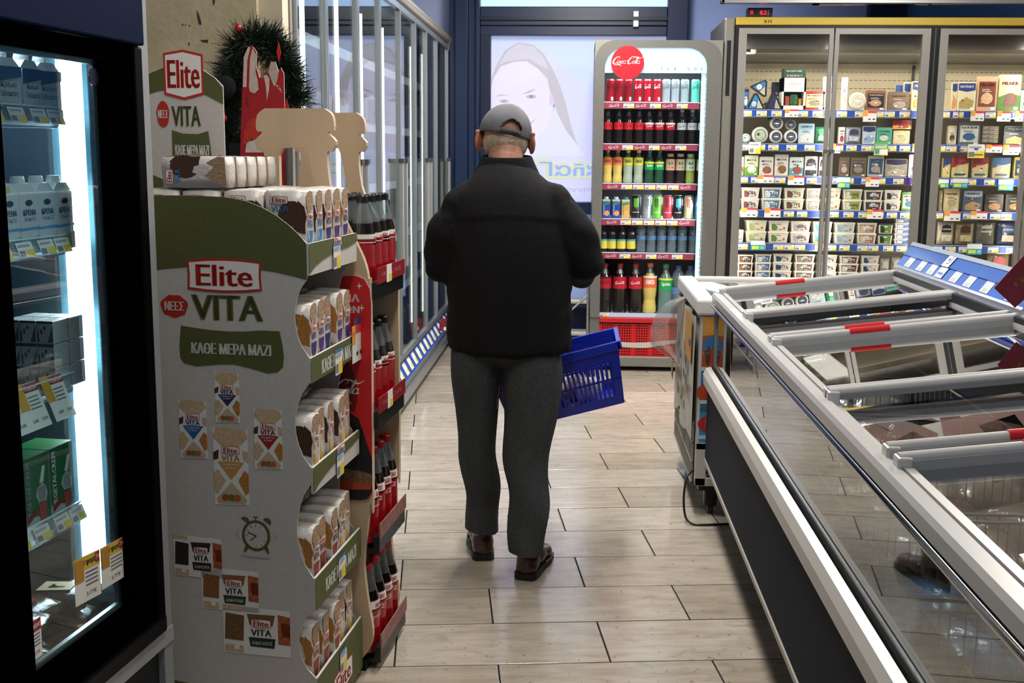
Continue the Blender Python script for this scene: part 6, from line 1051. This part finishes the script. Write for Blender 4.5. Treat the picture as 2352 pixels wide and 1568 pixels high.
for i, (y0, cols_, what) in enumerate(((3.95, ['#4a4c4e', '#5a5a58'], 'grey'), (3.4, ['#55524e', '#4a4642'], 'grey'), (2.87, packs, 'brown frozen meat'), (2.43, packs, 'brown frozen meat'), (1.98, ['#1c6ad0', '#2a86e0', '#b4ccd8'], 'blue'), (1.5, ['#3a8a48', '#2a6a3a', '#4a6468'], 'dark green'))):
    for a_ in range(2):
        for c_ in range(3):
            for l_ in range(2):
                col = cols_[n % len(cols_)]; bb = softbag('x', .17, .19, .10, col, n*2.3, .3, .45); o = bb.build('frozen_bag', loc=(.655+.195*c_, y0-.10+.20*a_, .405+.095*l_+(.02 if i in (2, 3) else 0)), rz=R.uniform(-.4, .4))
                tag(o, '%s bag, %s row, %s column, %s, %s basket from far end' % (what, ('near', 'far')[a_], ('left', 'middle', 'right')[c_], ('underneath', 'on top')[l_], ORD[i]), 'frozen food', 'frozen bags in the island freezer')
                w_ = MB(); s2 = softbag('x', .185, .20, .10, '#ffffff', n*2.3+.4); 
                w_.add([(x*1.03, y*1.03, z*1.04+.0) for x, y, z in s2.v], s2.f, WR2, True); w_.build('plastic_film', o); n += 1
# ================================================================ small chest freezer beyond its end
sf = empty('ice_cream_freezer', 'small white chest freezer covered with ice-cream pictures standing past the end of the island freezer', 'freezer', (.474, 4.33, 0)); SX, SY2 = .64, .86
WH = mat('#b7b5b0', .4)
b = MB(); b.box((0, 0, .13), (SX, SY2, .80), WH, bev=.01); b.build('body', sf)
b = MB()
for p0, p1 in (((-.012, -.012, .80), (.06, SY2+.01, .862)), ((SX-.06, -.012, .80), (SX+.012, SY2+.01, .862)), ((.06, -.012, .80), (SX-.06, .06, .862)), ((.06, SY2-.05, .80), (SX-.06, SY2+.01, .862))): b.box(p0, p1, mat('#c9c7c3', .35), bev=.01)
b.box((.06, .06, .81), (SX-.06, SY2-.05, .815), mat('#565a5e', .3)); b.build('top_frame', sf)
b = MB(); b.box((.06, .06, .845), (SX-.06, SY2-.05, .85), glass(k=1.0)); b.build('glass_lid', sf)
P_ = MB(); g_ = lambda u, v, d=0: (u, -.002-.0004*d, v)
def P(pts, c_, d=0): P_.poly(pts, lambda u, v: g_(u, v, d), mat(c_, .5, var=.06, vs=30))
P([(.012, .43), (.4, .43), (.4, .795), (.012, .795)], '#2a6fae'); P([(.012, .70), (.4, .70), (.4, .795), (.012, .795)], '#c08c3c', 1); P([(.012, .60), (.4, .60), (.4, .71), (.2, .745), (.012, .72)], '#a04a20', 2); P([(.012, .69), (.03, .715), (.09, .735), (.16, .725), (.4, .74), (.4, .68), (.012, .67)], '#2c6aa0', 3)
for k in range(6): P(ell(.035+.03*k, .645, .010, .038, 10), '#5a2c1a', 4)
P([(.012, .585), (.4, .585), (.4, .605), (.012, .60)], '#b9c4cc', 4); P(ell(.025, .50, .030, .030, 14), '#b0441c', 4); P([(.012, .455), (.2, .455), (.2, .47), (.012, .47)], '#c4c8cc', 4)
P([(.012, .30), (.3, .30), (.3, .44), (.012, .44)], '#3a86c0', 2); P(ell(.045, .375, .04, .032, 14), '#b0201c', 5); P([(.06, .40), (.14, .40), (.13, .34), (.07, .34)], '#8a2a5a', 4); P([(.012, .425), (.09, .428), (.09, .445), (.012, .44)], '#2c6a3a', 5); P([(.012, .315), (.3, .315), (.3, .33), (.012, .33)], '#b9c4cc', 5)
P_.text('6', lambda u, v: g_(u, v, 6), .028, .66, .03, PAPER, bold=.001); P_.text('8', lambda u, v: g_(u, v, 7), .045, .378, .035, PAPER, bold=.001)
P_.build('sticker', sf, label='orange, blue and red ice-cream stickers')
b = MB(); b.box((.0, -.006, .125), (.045, .004, .30), WH, bev=.004); b.box((.0, -.006, .125), (.5, .004, .16), WH, bev=.004); b.box((.0, -.006, .27), (.5, .004, .30), WH, bev=.004); b.box((.04, -.001, .15), (.5, -.0, .28), BLACK)
for j in range(7):
    for i in range(14):
        cx_ = .055+.02*i+(.01 if j % 2 else 0); cz_ = .165+.017*j; hx = [(cx_+.011*math.cos(a), cz_+.0095*math.sin(a)) for a in [k*math.pi/3 for k in range(6)]]; hy = [(cx_+.0085*math.cos(a), cz_+.0072*math.sin(a)) for a in [k*math.pi/3 for k in range(6)]]
        b.add([(x, -.004, z) for x, z in hx+hy], [(k, (k+1) % 6, 6+(k+1) % 6, 6+k) for k in range(6)], WH)
gv = b.build('vent_grille', sf); gv['kind'] = 'stuff'
b = MB(); b.box((-.004, .02, .13), (-.001, SY2-.02, .36), BLACK)
for k in range(26): y = .02+.032*k; b.box((-.010, y, .13), (-.005, y+.007, .37), mat('#9a978f', .35, .6))
for z in (.13, .21, .29, .37): b.box((-.012, .02, z), (-.006, SY2-.02, z+.007), mat('#9a978f', .35, .6))
gv = b.build('side_grille', sf, label='wire side grille'); gv['kind'] = 'stuff'
# poster sheets on the side that faces the aisle
b = MB(); n_ = 20; vs = []
for i in range(n_+1):
    y = .0+SY2*i/n_; off = -.014-.008*math.sin(i*.9)
    vs += [(off, y, .795), (off*1.1-.002, y, .60), (off*1.2, y, .45), (off*1.3-.004*math.sin(i), y, .315+.03*math.sin(i*.7))]
b.add(vs, [(4*i+k, 4*i+k+1, 4*i+k+5, 4*i+k+4) for i in range(n_) for k in range(3)], mat('#b3aea6', .6), True); sh_ = b.build('picture_sheet', sf, label='wavy white sheet printed with ice creams')
for k in range(34):
    b = MB(); y = R.uniform(.03, .80); z = R.uniform(.36, .72 if y > .5 else .70); b.poly(ell(y, z, R.uniform(.02, .045), R.uniform(.014, .03), 9), lambda u, v, kk=k: (-.028-.0002*kk, u, v), mat(R.choice(['#6a4a34', '#a8703c', '#3a4a6c', '#8a8078', '#5c3428', '#b08a54', '#4a5a7a']), .5, var=.3, vs=40)); b.build('picture', sh_)
b = MB(); b.poly([(.02, .79), (.3, .79), (.3, .62), (.02, .60)], lambda u, v: (-.027, u, v), mat('#b98a3c', .5, var=.2, vs=20)); b.build('picture', sh_, label='printed orange panel')
b = MB(); b.lathe([(.03, 0), (.03, .022)], BLACK, 14); b.v = [(z+.06, y+.05, x+.032) for x, y, z in b.v]; b.box((.045, .025, .035), (.095, .075, .125), BLACK, bev=.006); b.build('caster', sf)
b = MB(); b.lathe([(.03, 0), (.03, .022)], BLACK, 14); b.v = [(z+.06, y+SY2-.1, x+.032) for x, y, z in b.v]; b.box((.045, SY2-.12, .035), (.095, SY2-.07, .125), BLACK); b.build('caster', sf)
b = MB(); b.box((.02, .02, .10), (SX-.02, SY2-.02, .13), BLACK); b.build('chassis', sf)
cb = empty('power_cable', 'black power cable looping on the floor beside the small chest freezer', 'cable', (.45, 4.33, 0)); b = MB()
b.tube(spline([(.03, .03, .18), (-.005, -.02, .17), (-.02, -.06, .10), (-.015, -.09, .03), (.01, -.11, .006), (.06, -.115, .005), (.14, -.10, .005), (.22, -.08, .005)], 6), .0045, BLACK, 8); b.build('cord', cb)
pf_ = empty('plastic_film', 'crumpled clear plastic film sticking out over the corner of the small chest freezer', 'plastic film', (.475, 5.05, .45)); b = MB()
vs = []; ns = 8
for i in range(ns+1):
    for j in range(ns+1):
        s_, t_ = i/ns, j/ns; vs.append((-.15*t_*math.sin(math.pi*min(1, s_*1.05))**.8-.003, -.2+.25*s_*.6+.03*math.sin(7*t_+3*s_), .36-.36*s_+.02*math.sin(9*s_)*t_))
b.add(vs, [(i*(ns+1)+j, i*(ns+1)+j+1, (i+1)*(ns+1)+j+1, (i+1)*(ns+1)+j) for i in range(ns) for j in range(ns)], glass('#d8d2d0', k=2, base=.12, rough=.15, haze=.22, wav=30), True); b.build('sheet', pf_)
# ================================================================ the shopper and his basket
def remeshed(prims, voxel, m, name, parent, smooth=4, disp=None, cut=None):
    """union of capsules and ellipsoids grown into one continuous surface"""
    bm = bmesh.new()
    for p in prims:
        if p[0] == 'e':
            _, c, r, *rot = p; M_ = Matrix.Translation(c) @ (rot[0].to_4x4() if rot else Matrix.Identity(4)) @ Matrix.Diagonal((*r, 1)); bmesh.ops.create_icosphere(bm, subdivisions=3, radius=1, matrix=M_)
        else:
            pts = p[1]; rr = p[2]
            for i in range(len(pts)-1):
                a, c = Vector(pts[i]), Vector(pts[i+1]); r0, r1 = rr[i], rr[i+1]; L_ = (c-a).length; k = max(2, int(L_/min(r0, r1)*2.5))
                for j in range(k+1):
                    t = j/k; bmesh.ops.create_icosphere(bm, subdivisions=2, radius=r0+(r1-r0)*t, matrix=Matrix.Translation(a.lerp(c, t)))
    me = bpy.data.meshes.new('tmp'); bm.to_mesh(me); bm.free(); o = bpy.data.objects.new('tmp', me); COL.objects.link(o)
    md = o.modifiers.new('r', 'REMESH'); md.mode = 'VOXEL'; md.voxel_size = voxel
    if smooth: sm_ = o.modifiers.new('s', 'SMOOTH'); sm_.iterations = smooth; sm_.factor = .6
    r = bpy.data.meshes.new_from_object(o.evaluated_get(bpy.context.evaluated_depsgraph_get())); bpy.data.objects.remove(o); bpy.data.meshes.remove(me)
    if disp:
        nrm = [v.normal.copy() for v in r.vertices]
        for v, n_ in zip(r.vertices, nrm): v.co = v.co+n_*disp(v.co, n_)
    if cut:
        bm = bmesh.new(); bm.from_mesh(r); g_ = bm.verts[:]+bm.edges[:]+bm.faces[:]; bmesh.ops.bisect_plane(bm, geom=g_, plane_co=cut[0], plane_no=cut[1], clear_inner=True); bm.to_mesh(r); bm.free()
    r.materials.clear(); r.materials.append(m); r.polygons.foreach_set('use_smooth', [True]*len(r.polygons)); ob = bpy.data.objects.new(name, r); COL.objects.link(ob); ob.parent = parent; r.name = name; return ob
MX, MY = -.225, 3.72
man = empty('person', 'person seen from behind in black jacket, grey trousers and grey cap, carrying a blue basket', 'person', (MX, MY, 0)); V = lambda x, y, z: Vector((x-MX, y-MY, z))
SKIN = mat('#a87560', .55, var=.12, vs=40, bump=.3, bs=120)
hc = V(-.243, 3.80, 1.468)
prims = [('e', hc, (.074, .092, .092)), ('e', hc+Vector((0, .03, -.06)), (.055, .065, .055)), ('c', [V(-.238, 3.72, 1.33), V(-.24, 3.765, 1.42)], [.062, .060]), ('e', hc+Vector((0, -.055, -.045)), (.052, .03, .04)),
         ('e', hc+Vector((0, .10, -.015)), (.012, .02, .022)), ('e', hc+Vector((0, .085, .012)), (.045, .015, .012)), ('e', hc+Vector((0, .082, -.055)), (.024, .012, .008)), ('e', hc+Vector((0, .078, -.09)), (.026, .02, .018)),
         ('e', V(-.23, 3.72, 1.10), (.15, .10, .17)), ('e', V(-.23, 3.71, .84), (.14, .09, .12)),
         ('c', [V(-.365, 3.72, 1.22), V(-.43, 3.71, 1.06), V(-.38, 3.95, 1.02)], [.045, .038, .030]), ('c', [V(-.09, 3.72, 1.22), V(.02, 3.71, 1.06), V(.01, 3.95, 1.0)], [.045, .038, .030]),
         ('c', [V(-.31, 3.71, .75), V(-.32, 3.74, .45), V(-.318, 3.82, .10)], [.075, .055, .04]), ('c', [V(-.15, 3.70, .75), V(-.17, 3.70, .45), V(-.165, 3.64, .12)], [.075, .055, .04])]
# hands: palm, four curled fingers and a thumb each
for sx_, wx, wy, wz in ((1, .01, 3.97, .995), (-1, -.38, 3.97, 1.02)):
    prims.append(('e', V(wx, wy+.03, wz-.012), (.02, .042, .030)))
    for k, ln in enumerate((.95, 1.05, 1.0, .8)):
        z = wz+.014-.017*k; a = V(wx+sx_*-.0, wy+.065, z); prims.append(('c', [a, a+Vector((-sx_*.008, .022*ln, -.004)), a+Vector((-sx_*.03, .026*ln, -.006)), a+Vector((-sx_*.04, .006, -.006))], [.0088, .0082, .0078, .0068]))
    a = V(wx-sx_*.004, wy+.015, wz+.02); prims.append(('c', [a, a+Vector((-sx_*.022, .022, .012)), a+Vector((-sx_*.034, .042, .006))], [.0105, .0092, .0075]))
body = remeshed(prims, .0062, SKIN, 'body', man, 2)
for s_, cxx, rz_ in ((-1, -.326, -.35), (1, -.163, .35)):
    b = MB(); pr = []
    Mx = Matrix.Rotation(s_*.5, 3, 'Z') @ Matrix.Rotation(-.18, 3, 'X'); c0 = V(cxx-.004 if s_ < 0 else cxx+.006, 3.785, 1.447 if s_ < 0 else 1.440)
    remeshed([('e', c0, (.008, .024, .037), Mx), ('e', c0+Vector((s_*.006, -.012, .008)), (.005, .008, .024), Mx), ('e', c0+Vector((s_*.004, -.004, .026)), (.006, .015, .008), Mx), ('e', c0+Vector((0, -.002, -.028)), (.006, .009, .010), Mx), ('e', c0+Vector((-s_*.008, .008, 0)), (.01, .012, .02))], .0028, mat('#a0604c', .5, var=.1, vs=30), 'ear', man, 2)
for s_ in (-1, 1): b = MB(); b.ball(hc+Vector((s_*.027, .079, -.002)), .011, mat('#d8d4cc', .3)); b.ball(hc+Vector((s_*.027, .087, -.002)), .005, INK); b.build('eye', man)
HAIR = mat('#b3a08c', .85, var=.25, vs=60, bump=.8, bs=240)
remeshed([('e', hc+Vector((0, -.010, -.022)), (.0755, .086, .062)), ('e', hc+Vector((-.045, -.02, -.03)), (.03, .05, .045)), ('e', hc+Vector((.045, -.02, -.03)), (.03, .05, .045))], .006, HAIR, 'hair', man, 2)
remeshed([('c', [hc+Vector((-.035, -.080, -.053)), hc+Vector((.01, -.088, -.050)), hc+Vector((.045, -.077, -.060))], [.008, .010, .007])], .004, SKIN, 'neck_fold', man, 2)
# cap
CAPM = mat('#5e5e63', .9, var=.25, vs=14, bump=.25, bs=300); CAPD = mat('#37373a', .85, bump=.6, bs=150)
Rm = Matrix.Rotation(.17, 3, 'Y') @ Matrix.Rotation(-.12, 3, 'X'); cc_ = hc+Vector((0, .0, .0))
def capp(az, el, k=1.0):
    r = Vector((.0845*math.cos(el)*math.sin(az), -.101*math.cos(el)*math.cos(az), .096*math.sin(el)))*k
    f_ = 1+.025*math.sin(az*3+1)*math.cos(el)+.012*math.sin(az*7)*math.cos(el)
    return tuple(cc_+Rm @ (r*f_))
vs = []; NA, NE = 120, 34; fs = []
for j in range(NE+1):
    for i in range(NA): vs.append(capp(2*math.pi*i/NA, -.10+(math.pi/2+.10)*j/NE*.995))
hole = lambda az, el: (((az-.28)/.42)**2+((el-.02)/.36)**2 < 1 and el > .0)
for j in range(NE):
    for i in range(NA):
        az = 2*math.pi*(i+.5)/NA; az = az-2*math.pi if az > math.pi else az; el = -.10+(math.pi/2+.10)*(j+.5)/NE
        if hole(az, el) or (abs(az-.28) < .42 and el <= .0): continue
        fs.append((j*NA+i, j*NA+(i+1) % NA, (j+1)*NA+(i+1) % NA, (j+1)*NA+i))
b = MB(); b.add(vs, fs, CAPM, True); b.add([vs[NE*NA+i] for i in range(NA)], [tuple(range(NA))], CAPM, True); cp = b.build('cap', man); sd = cp.modifiers.new('t', 'SOLIDIFY'); sd.thickness = .003; sd.offset = 1
b = MB()
for k in range(6):
    a = k*math.pi/3+.28; 
    if k == 0: continue
    b.tube([capp(a, e_, 1.015) for e_ in [-.08+.16*q for q in range(11)]], .0013, CAPD, 5)
b.build('seam', cp)
b = MB(); b.ball(Vector(capp(0, math.pi/2-.001))+Vector((0, 0, .001)), .007, BLACK, 10, 6, (1, 1, .5)); b.build('top_button', cp)
b = MB(); va = []; q_ = 14
for i in range(q_+1):
    az = -.30+1.05*i/q_; va += [capp(az, -.13, 1.02), capp(az, .06, 1.02)]
b.add(va, [(2*i, 2*i+2, 2*i+3, 2*i+1) for i in range(q_)], CAPD, True); st2 = b.build('strap', cp, label='darker adjustable strap'); sd = st2.modifiers.new('t', 'SOLIDIFY'); sd.thickness = .003
b = MB(); va = []
for i in range(5): az = .34+.10*i/4*1.8; va += [capp(az, -.14, 1.05), capp(az, .07, 1.05)]
b.add(va, [(2*i, 2*i+2, 2*i+3, 2*i+1) for i in range(4)], mat('#1e1f21', .5), True); bu = b.build('buckle', cp); sd = bu.modifiers.new('t', 'SOLIDIFY'); sd.thickness = .003
b = MB(); va = []
for i in range(13):
    a = -1.0+2.0*i/12; base = Vector((.08*math.sin(a), .098*math.cos(a), -.004)); tip = Vector((.075*math.sin(a), .098*math.cos(a)+.062*math.cos(a*1.2), -.016-.01*math.sin(a)**2)); va += [cc_+Rm @ base, cc_+Rm @ tip]
b.add(va, [(2*i, 2*i+2, 2*i+3, 2*i+1) for i in range(12)], CAPM, True); vi = b.build('visor', cp); sd = vi.modifiers.new('t', 'SOLIDIFY'); sd.thickness = .004
# jacket
JK = mat('#161618', .93, var=.25, vs=120, bump=.7, bs=320, spec=.2)
def fold(p, n_):
    w_ = p+Vector((MX, MY, 0)); d = .008*mnoise.noise(Vector((w_.x*6, w_.y*6, w_.z*3.2)))+.004*mnoise.noise(Vector((w_.x*15, w_.y*10, w_.z*6)))
    if n_.y < -.3 and w_.z > 1.205-.45*(w_.x+.23)**2-.0*w_.x and w_.z < 1.36 and -.43 < w_.x < -.03: d += .0035
    # sleeve creases
    if w_.x < -.38 or w_.x > -.03: d += .003*math.sin(w_.z*60+w_.x*40+3*mnoise.noise(w_*7))
    return d
jt = spline([(-.221, 3.700, .772, .211, .146), (-.221, 3.70, .86, .213, .150), (-.222, 3.695, .96, .207, .152), (-.224, 3.693, 1.06, .204, .152), (-.226, 3.695, 1.15, .200, .146), (-.228, 3.70, 1.22, .190, .134), (-.230, 3.705, 1.275, .168, .118), (-.233, 3.715, 1.315, .132, .100), (-.236, 3.735, 1.35, .092, .080), (-.237, 3.745, 1.365, .078, .070)], 7)
jp = [('e', V(x, y, z), (rx_, ry_, .036)) for x, y, z, rx_, ry_ in jt]+[
      ('c', [V(-.365, 3.70, 1.238), V(-.425, 3.69, 1.14), V(-.440, 3.72, 1.04), V(-.40, 3.90, 1.03)], [.076, .074, .064, .052]), ('c', [V(-.09, 3.70, 1.238), V(-.015, 3.69, 1.15), V(.028, 3.72, 1.055), V(.012, 3.90, 1.0)], [.078, .076, .066, .052])]
jk = remeshed(jp, .009, JK, 'jacket', man, 5, fold, (Vector((0, 0, .742)), Vector((0, 0, 1)))); sd = jk.modifiers.new('t', 'SOLIDIFY'); sd.thickness = .004; sd.offset = -1
b = MB(); ring = []
for k in range(20):
    a = 2*math.pi*k/20; lean = Vector((0, .03, 0)); c0 = V(-.236, 3.745, 1.365+.012*math.cos(a+math.pi/2)*-1)
    ring.append((c0, a))
prf = [(.118, .090, -.040), (.103, .082, -.012), (.090, .075, .016), (.083, .071, .034), (.079, .067, .031), (.078, .066, .0)]
vs = [tuple(c0+Vector((rx_*math.cos(a), ry_*math.sin(a), dz+.006*math.sin(a)*-1))) for rx_, ry_, dz in prf for c0, a in ring]
b.add(vs, [(i*20+k, i*20+(k+1) % 20, (i+1)*20+(k+1) % 20, (i+1)*20+k) for i in range(5) for k in range(20)], JK, True); cl = b.build('collar', jk); ss = cl.modifiers.new('s', 'SUBSURF'); ss.levels = ss.render_levels = 1
# trousers
TR = mat('#3d4143', .9, var=.2, vs=90, bump=.6, bs=380, spec=.25)
def tfold(p, n_):
    w_ = p+Vector((MX, MY, 0)); s_ = -.32 if w_.x < -.245 else -.165
    d = .007*mnoise.noise(Vector((w_.x*9, w_.y*9, w_.z*5))); d += .0045*math.sin(w_.z*24+(w_.x-s_)*26+2*mnoise.noise(w_*3))*max(0, min(1, (.66-w_.z)*2.2)); d += .0065*mnoise.noise(Vector((w_.x*22, w_.y*22, w_.z*3.5)))
    return d
def leg(pts): return [('e', V(x, y, z), (rx_, ry_, .04)) for x, y, z, rx_, ry_ in pts]
def interp(pts, n_=7):
    s_ = spline(pts, n_); return s_
lp_ = interp([(-.325, 3.70, .80, .085, .11), (-.333, 3.70, .69, .086, .10), (-.330, 3.715, .57, .072, .085), (-.324, 3.73, .42, .062, .074), (-.314, 3.76, .30, .064, .072), (-.312, 3.79, .20, .060, .066), (-.313, 3.80, .085, .055, .06)])
rp_ = interp([(-.140, 3.70, .80, .088, .11), (-.136, 3.69, .68, .102, .105), (-.144, 3.68, .57, .092, .092), (-.160, 3.67, .44, .080, .082), (-.150, 3.65, .32, .068, .076), (-.150, 3.63, .21, .068, .072), (-.150, 3.62, .07, .060, .066)])
tz_ = mat
remeshed(leg(lp_)+leg(rp_)+[('e', V(-.235, 3.70, .80), (.172, .11, .09))], .0075, TR, 'trousers', man, 4, tfold, (Vector((.09, -.05, .090)), Vector((.10, .02, 1)).normalized()))
# shoes
SH = mat('#4a281a', .35, var=.25, vs=25, coat=.3); SO_ = mat('#0c0b0b', .6)
def shoe(x, y, z, ang, pitch, side):
    Mz = Matrix.Rotation(ang, 3, 'Z') @ Matrix.Rotation(pitch, 3, 'X'); o = V(x, y, z); T_ = lambda p: o+Mz @ Vector(p)
    s_ = remeshed([('e', T_((0, .02, .052)), (.040, .050, .044), Mz), ('e', T_((0, .10, .045)), (.041, .075, .030), Mz), ('e', T_((0, .175, .035)), (.043, .06, .026), Mz), ('e', T_((0, .03, .085)), (.038, .048, .030), Mz), ('e', T_((0, .0, .035)), (.038, .035, .030), Mz)], .005, SH, 'shoe', man, 3)
    b = MB(); out = [(-.028, -.034), (.028, -.034), (.038, -.018), (.041, .02), (.040, .08), (.048, .15), (.042, .21), (.02, .238), (-.02, .238), (-.042, .21), (-.048, .15), (-.038, .08), (-.041, .02), (-.038, -.018)]
    b.prism(out, lambda u, v: tuple(T_((u, v, .0))), Mz @ Vector((0, 0, .022)), SO_); b.build('sole', s_); return s_
shoe(-.312, 3.80, .0, .16, 0, -1); shoe(-.150, 3.625, .0, -.22, -.02, 1)
# blue shopping basket
BLM = mat('#0a1f9e', .35, coat=.3); BLD = mat('#0c2aa8', .3)
bs = empty('shopping_basket', 'blue plastic shopping basket with slotted sides hanging from the arm of the person', 'basket', (-.02, 3.98, .505)); bs.rotation_euler = (0, -.27, 0)
BW, BD, BH = .225, .150, .215
b = MB()
def side(y0, nrm, half, nm):
    """one slotted wall: solid frame, upright slats and a middle band"""
    m_ = MB(); t = .004
    def q(u, v): k = 1-.13*(1-v/BH); return (u*k, y0*k, v) if nrm == 'y' else (y0*k, u*k, v)
    def pl(u0, u1, v0, v1, off=0):
        a = [q(u0, v0), q(u1, v0), q(u1, v1), q(u0, v1)]; s2 = 1 if y0 > 0 else -1; d = Vector((0, s2*t, 0)) if nrm == 'y' else Vector((s2*t, 0, 0)); a = [Vector(p)+d*off for p in a]
        m_.add(a+[p+d for p in a], [(0, 1, 2, 3), (7, 6, 5, 4), (0, 1, 5, 4), (1, 2, 6, 5), (2, 3, 7, 6), (3, 0, 4, 7)], BLM)
    pl(-half, half, 0, .032); pl(-half, half, .150, BH); pl(-half, half, .088, .096); pl(-half, -half*.86, .03, .152); pl(half*.86, half, .03, .152)
    n_ = int(half*1.72/.0175); st3 = half*1.72/n_
    for k in range(n_+1): pl(-half*.86+k*st3-.0045, -half*.86+k*st3+.0045, .03, .152)
    return m_.build(nm, bs)
side(-BD, 'y', BW, 'side_wall'); side(BD, 'y', BW, 'side_wall'); side(-BW, 'x', BD, 'end_wall'); side(BW, 'x', BD, 'end_wall')
b.box((-BW*.87, -BD*.87, 0), (BW*.87, BD*.87, .005), BLM); b.build('base', bs); b = MB()
for p0, p1 in (((-BW-.01, -BD-.01, BH-.026), (BW+.01, -BD+.002, BH+.004)), ((-BW-.01, BD-.002, BH-.026), (BW+.01, BD+.01, BH+.004)), ((-BW-.012, -BD-.01, BH-.026), (-BW+.002, BD+.01, BH+.004)), ((BW-.002, -BD-.01, BH-.026), (BW+.014, BD+.01, BH+.004))): b.box(p0, p1, BLD, bev=.003)
b.build('rim', bs)
for s_ in (-1, 1): b = MB(); b.tube(spline([(-.12, s_*BD, BH), (-.14, s_*.09, BH+.12), (-.12, s_*.02, BH+.24), (-.02, s_*.02, BH+.25), (.02, s_*.09, BH+.12), (.04, s_*BD, BH)], 5), .0055, BLM, 8); b.build('handle', bs)
for k, (x, y, w_, c_) in enumerate(((-.08, -.04, .12, '#b9a8a0'), (.05, .03, .11, '#8a7470'), (-.04, .06, .10, '#c9c2ba'), (.09, -.05, .09, '#d2cdc6'))):
    o = softbag('x', w_, .09, .085, c_, k*5.1).build('grocery_bag', loc=Vector((-.02, 3.98, .505))+Matrix.Rotation(-.27, 3, 'Y') @ Vector((x, y, .010)), rz=k*.5); o.rotation_euler = (0, -.27, 0); tag(o, 'small wrapped grocery item, %s, lying in the blue basket' % ('brown-white and leftmost', 'brownish and in the middle', 'white and at the back', 'whitest and rightmost')[k], 'grocery', 'groceries in the basket')
